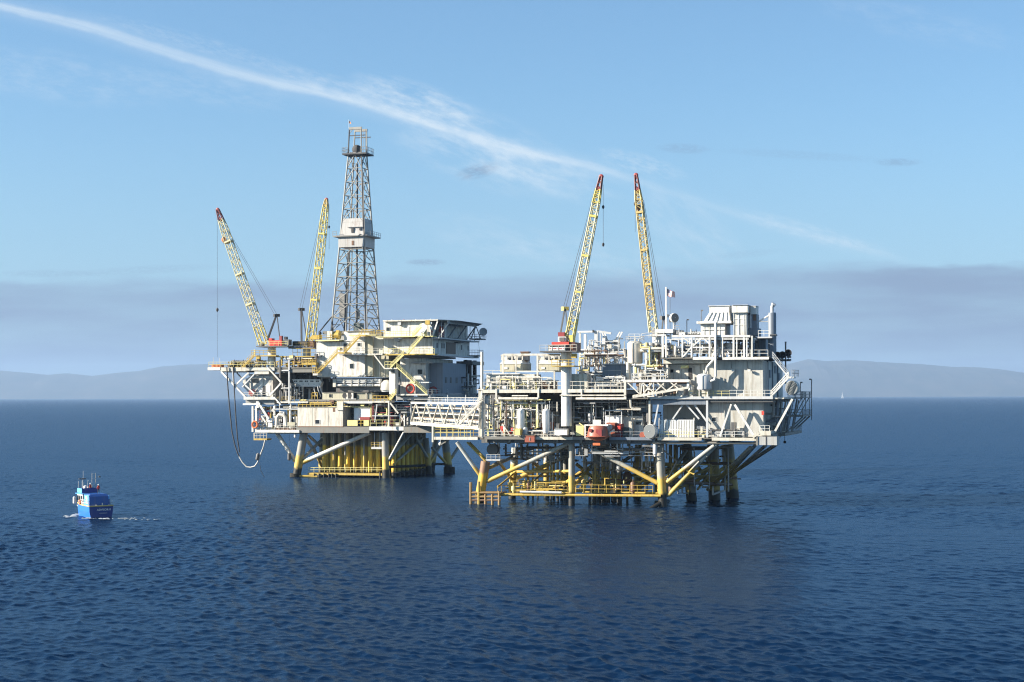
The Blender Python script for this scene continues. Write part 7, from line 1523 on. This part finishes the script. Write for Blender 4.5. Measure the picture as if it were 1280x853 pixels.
    T.part('life_ring', MB().path([Vector((-2.42, 4.6 + .4 * math.cos(t), 2.7 + .4 * math.sin(t))) for t in np.linspace(0, 6.2832, 14)], .11, 7), 'orange'); T.part('fender', MB().lathe((-2.45, 7.3, 2.2), [(.1, 0), (.3, .2), (.3, 1.3), (.1, 1.5)], 10), 'light_grey')
    T.part('exhaust', MB().tube((.3, .2, 1.7), (.3, .2, 2.7), .12, 8), 'cream'); T.part('bollard', MB().tube((-.9, .25, 1.7), (-.9, .25, 2.4), .1, 8).tube((1.6, .25, 1.7), (1.6, .25, 2.4), .1, 8), 'cream')
    T.part('deck_locker', MB().box(-1.8, -1.0, 3.75, 4.3, 1.8, 2.7), 'cream')
    T.part('rear_door', MB().box(-1.6, -.8, 4.32, 4.397, 1.9, 2.95), 'dark_grey', None, wh)
    return T
boat_t = boat()

def sail():
    fr = Local(sea_point(1053, 497.9), 0.0); D = fr.O.y; k = D / FPX
    T = Thing('sailing_ship', 'tiny white sail far off under the island cliffs', 'sailing boat', fr)
    T.part('hull', MB().prism([(-1.6 * k, 0), (1.7 * k, 0), (2.1 * k, .7 * k), (-1.8 * k, .7 * k)], -.8 * k, .8 * k), 'clean_white')
    T.part('sail', MB().prism([(-1.2 * k, 1.0 * k), (1.1 * k, 1.0 * k), (.0, 7.6 * k)], -.05 * k, .05 * k), 'clean_white'); T.part('mast', MB().tube((.1 * k, .2 * k, .6 * k), (.1 * k, .2 * k, 8 * k), .12 * k, 6), 'light_grey')
sail()

def foam():
    """broken white water: many low irregular lumps"""
    mb = MB(); g = random.Random(8)
    def patch(px, py, wx, wy, n, s):
        c = sea_point(px, py); k = c.y / FPX
        for i in range(n):
            a = c + Vector((g.gauss(0, wx * k * .45), g.gauss(0, wy * c.y * k / CAM_H * .45), 0))
            r = s * g.uniform(.4, 1.3); m = 7; vs = []
            for j in range(m):
                t = 2 * math.pi * j / m; q = r * g.uniform(.6, 1.25); vs.append((a.x + q * (1.5 if px < 140 else 4.5) * math.cos(t), a.y + q * math.sin(t), g.uniform(-.05, .02)))
            vs.append((a.x, a.y, .06 + r * g.uniform(.2, .5)))
            mb._add(vs, [(j, (j + 1) % m, m) for j in range(m)], True)
    patch(92, 645, 5, 1.2, 26, .36); patch(96, 643.5, 3, .8, 10, .34); patch(109, 648, 4, .7, 16, .32); patch(131, 648.6, 9, .6, 22, .26); patch(82, 645.5, 2, .4, 10, .3); patch(120, 648.6, 10, .4, 8, .18)
    patch(155, 648.2, 22, .5, 26, .07); patch(185, 649.5, 26, .7, 18, .06)
    fr = Local(Vector((0, 0, 0)), 0.0)
    T = Thing('foam', None, None, fr, None, 'stuff'); T.part('foam', mb, 'foam')
foam()

def finish():
    bpy.context.view_layer.update()
    lettering(BOAT, 'ADVISOR II', Vector((.5, -.03, 1.42)), .50, 2.7, 'clean_white', boat_t.root, bold=.01)
    lettering(BOAT, 'LONG BEACH', Vector((.4, -.03, .78)), .26, 1.5, 'light_grey', boat_t.root, bold=.0)
    t = lettering(BOAT, '2', Vector((-2.03, 2.3, 3.2)), 1.75, 1.0, 'clean_white', boat_t.root, name='number', bold=.03)
    t.rotation_euler = (0, 0, -math.pi / 2)
    def at(fr, u, v, z): return fr.px((u, v, z))
    def put(fr, p, h, lab, top, legs, hat, face):
        r = person(fr, 640, 495, 0, h, lab, top, legs, hat, face); r.location = fr.w(p); return r
    put(BOAT, (-.1, 5.3, 4.39), 1.78, 'person in orange red overalls and white hat on the boat roof', 'cloth_red', 'cloth_dark', 'clean_white', .4)
    put(BOAT, (.45, 2.6, 4.28), 1.78, 'person in dark red and white hat standing by the blue cover', 'cloth_red', 'cloth_dark', 'clean_white', -.3)
    p = E.P(884, 547, -2.6); put(E, (p.x, -2.6, E.P(884, 547.5, -3).z), 1.85, 'person in orange overalls at the rail beside the slatted fence', 'cloth_orange', 'cloth_orange', 'clean_white', .5)
    p = F2.P(481.5, 533, -2); put(F2, (p.x, -2, F2.P(440, 533.5, -3).z), 1.85, 'person in red on the far platform deck by the yellow rail', 'cloth_red', 'cloth_red', 'clean_white', .2)
    p = F2.P(541, 420, 1.5); put(F2, (p.x, .6, F2.P(479.5, 421.5, 0).z + .1), 1.8, 'person in dark clothes in the shade under the helideck corner', 'cloth_red', 'cloth_dark', 'clean_white', -.4)
    p = E.P(566, 532, 14); 
# ---------------------------------------------------------------- link everything
def lettering(fr, txt, c, size, width, mat, parent, name='lettering', bold=.02):
    cu = bpy.data.curves.new(name, 'FONT'); cu.body = txt; cu.size = size; cu.align_x = 'CENTER'; cu.align_y = 'CENTER'; cu.extrude = .008; cu.offset = bold * size
    o = bpy.data.objects.new(name, cu); COL.objects.link(o)
    bpy.context.view_layer.update()
    me = bpy.data.meshes.new_from_object(o.evaluated_get(bpy.context.evaluated_depsgraph_get())); bpy.data.objects.remove(o)
    xs = [v.co.x for v in me.vertices]; sc = min(1.6, width / max(max(xs) - min(xs), .01)); me.name = name
    for v in me.vertices: v.co.x *= sc
    me.transform(Matrix.Rotation(math.pi / 2, 4, 'X'))
    me.materials.clear(); me.materials.append(MAT(mat))
    t = bpy.data.objects.new(name, me); COL.objects.link(t); t.parent = parent
    t.location = parent.matrix_basis.inverted() @ fr.w(c)
    return t
for T in THINGS:
    r = T.build()
    if r is not None and hasattr(T, 'text'):
        bpy.context.view_layer.update()
        lettering(T.fr, *T.text, 'red', r)
if 'finish' in globals(): finish()
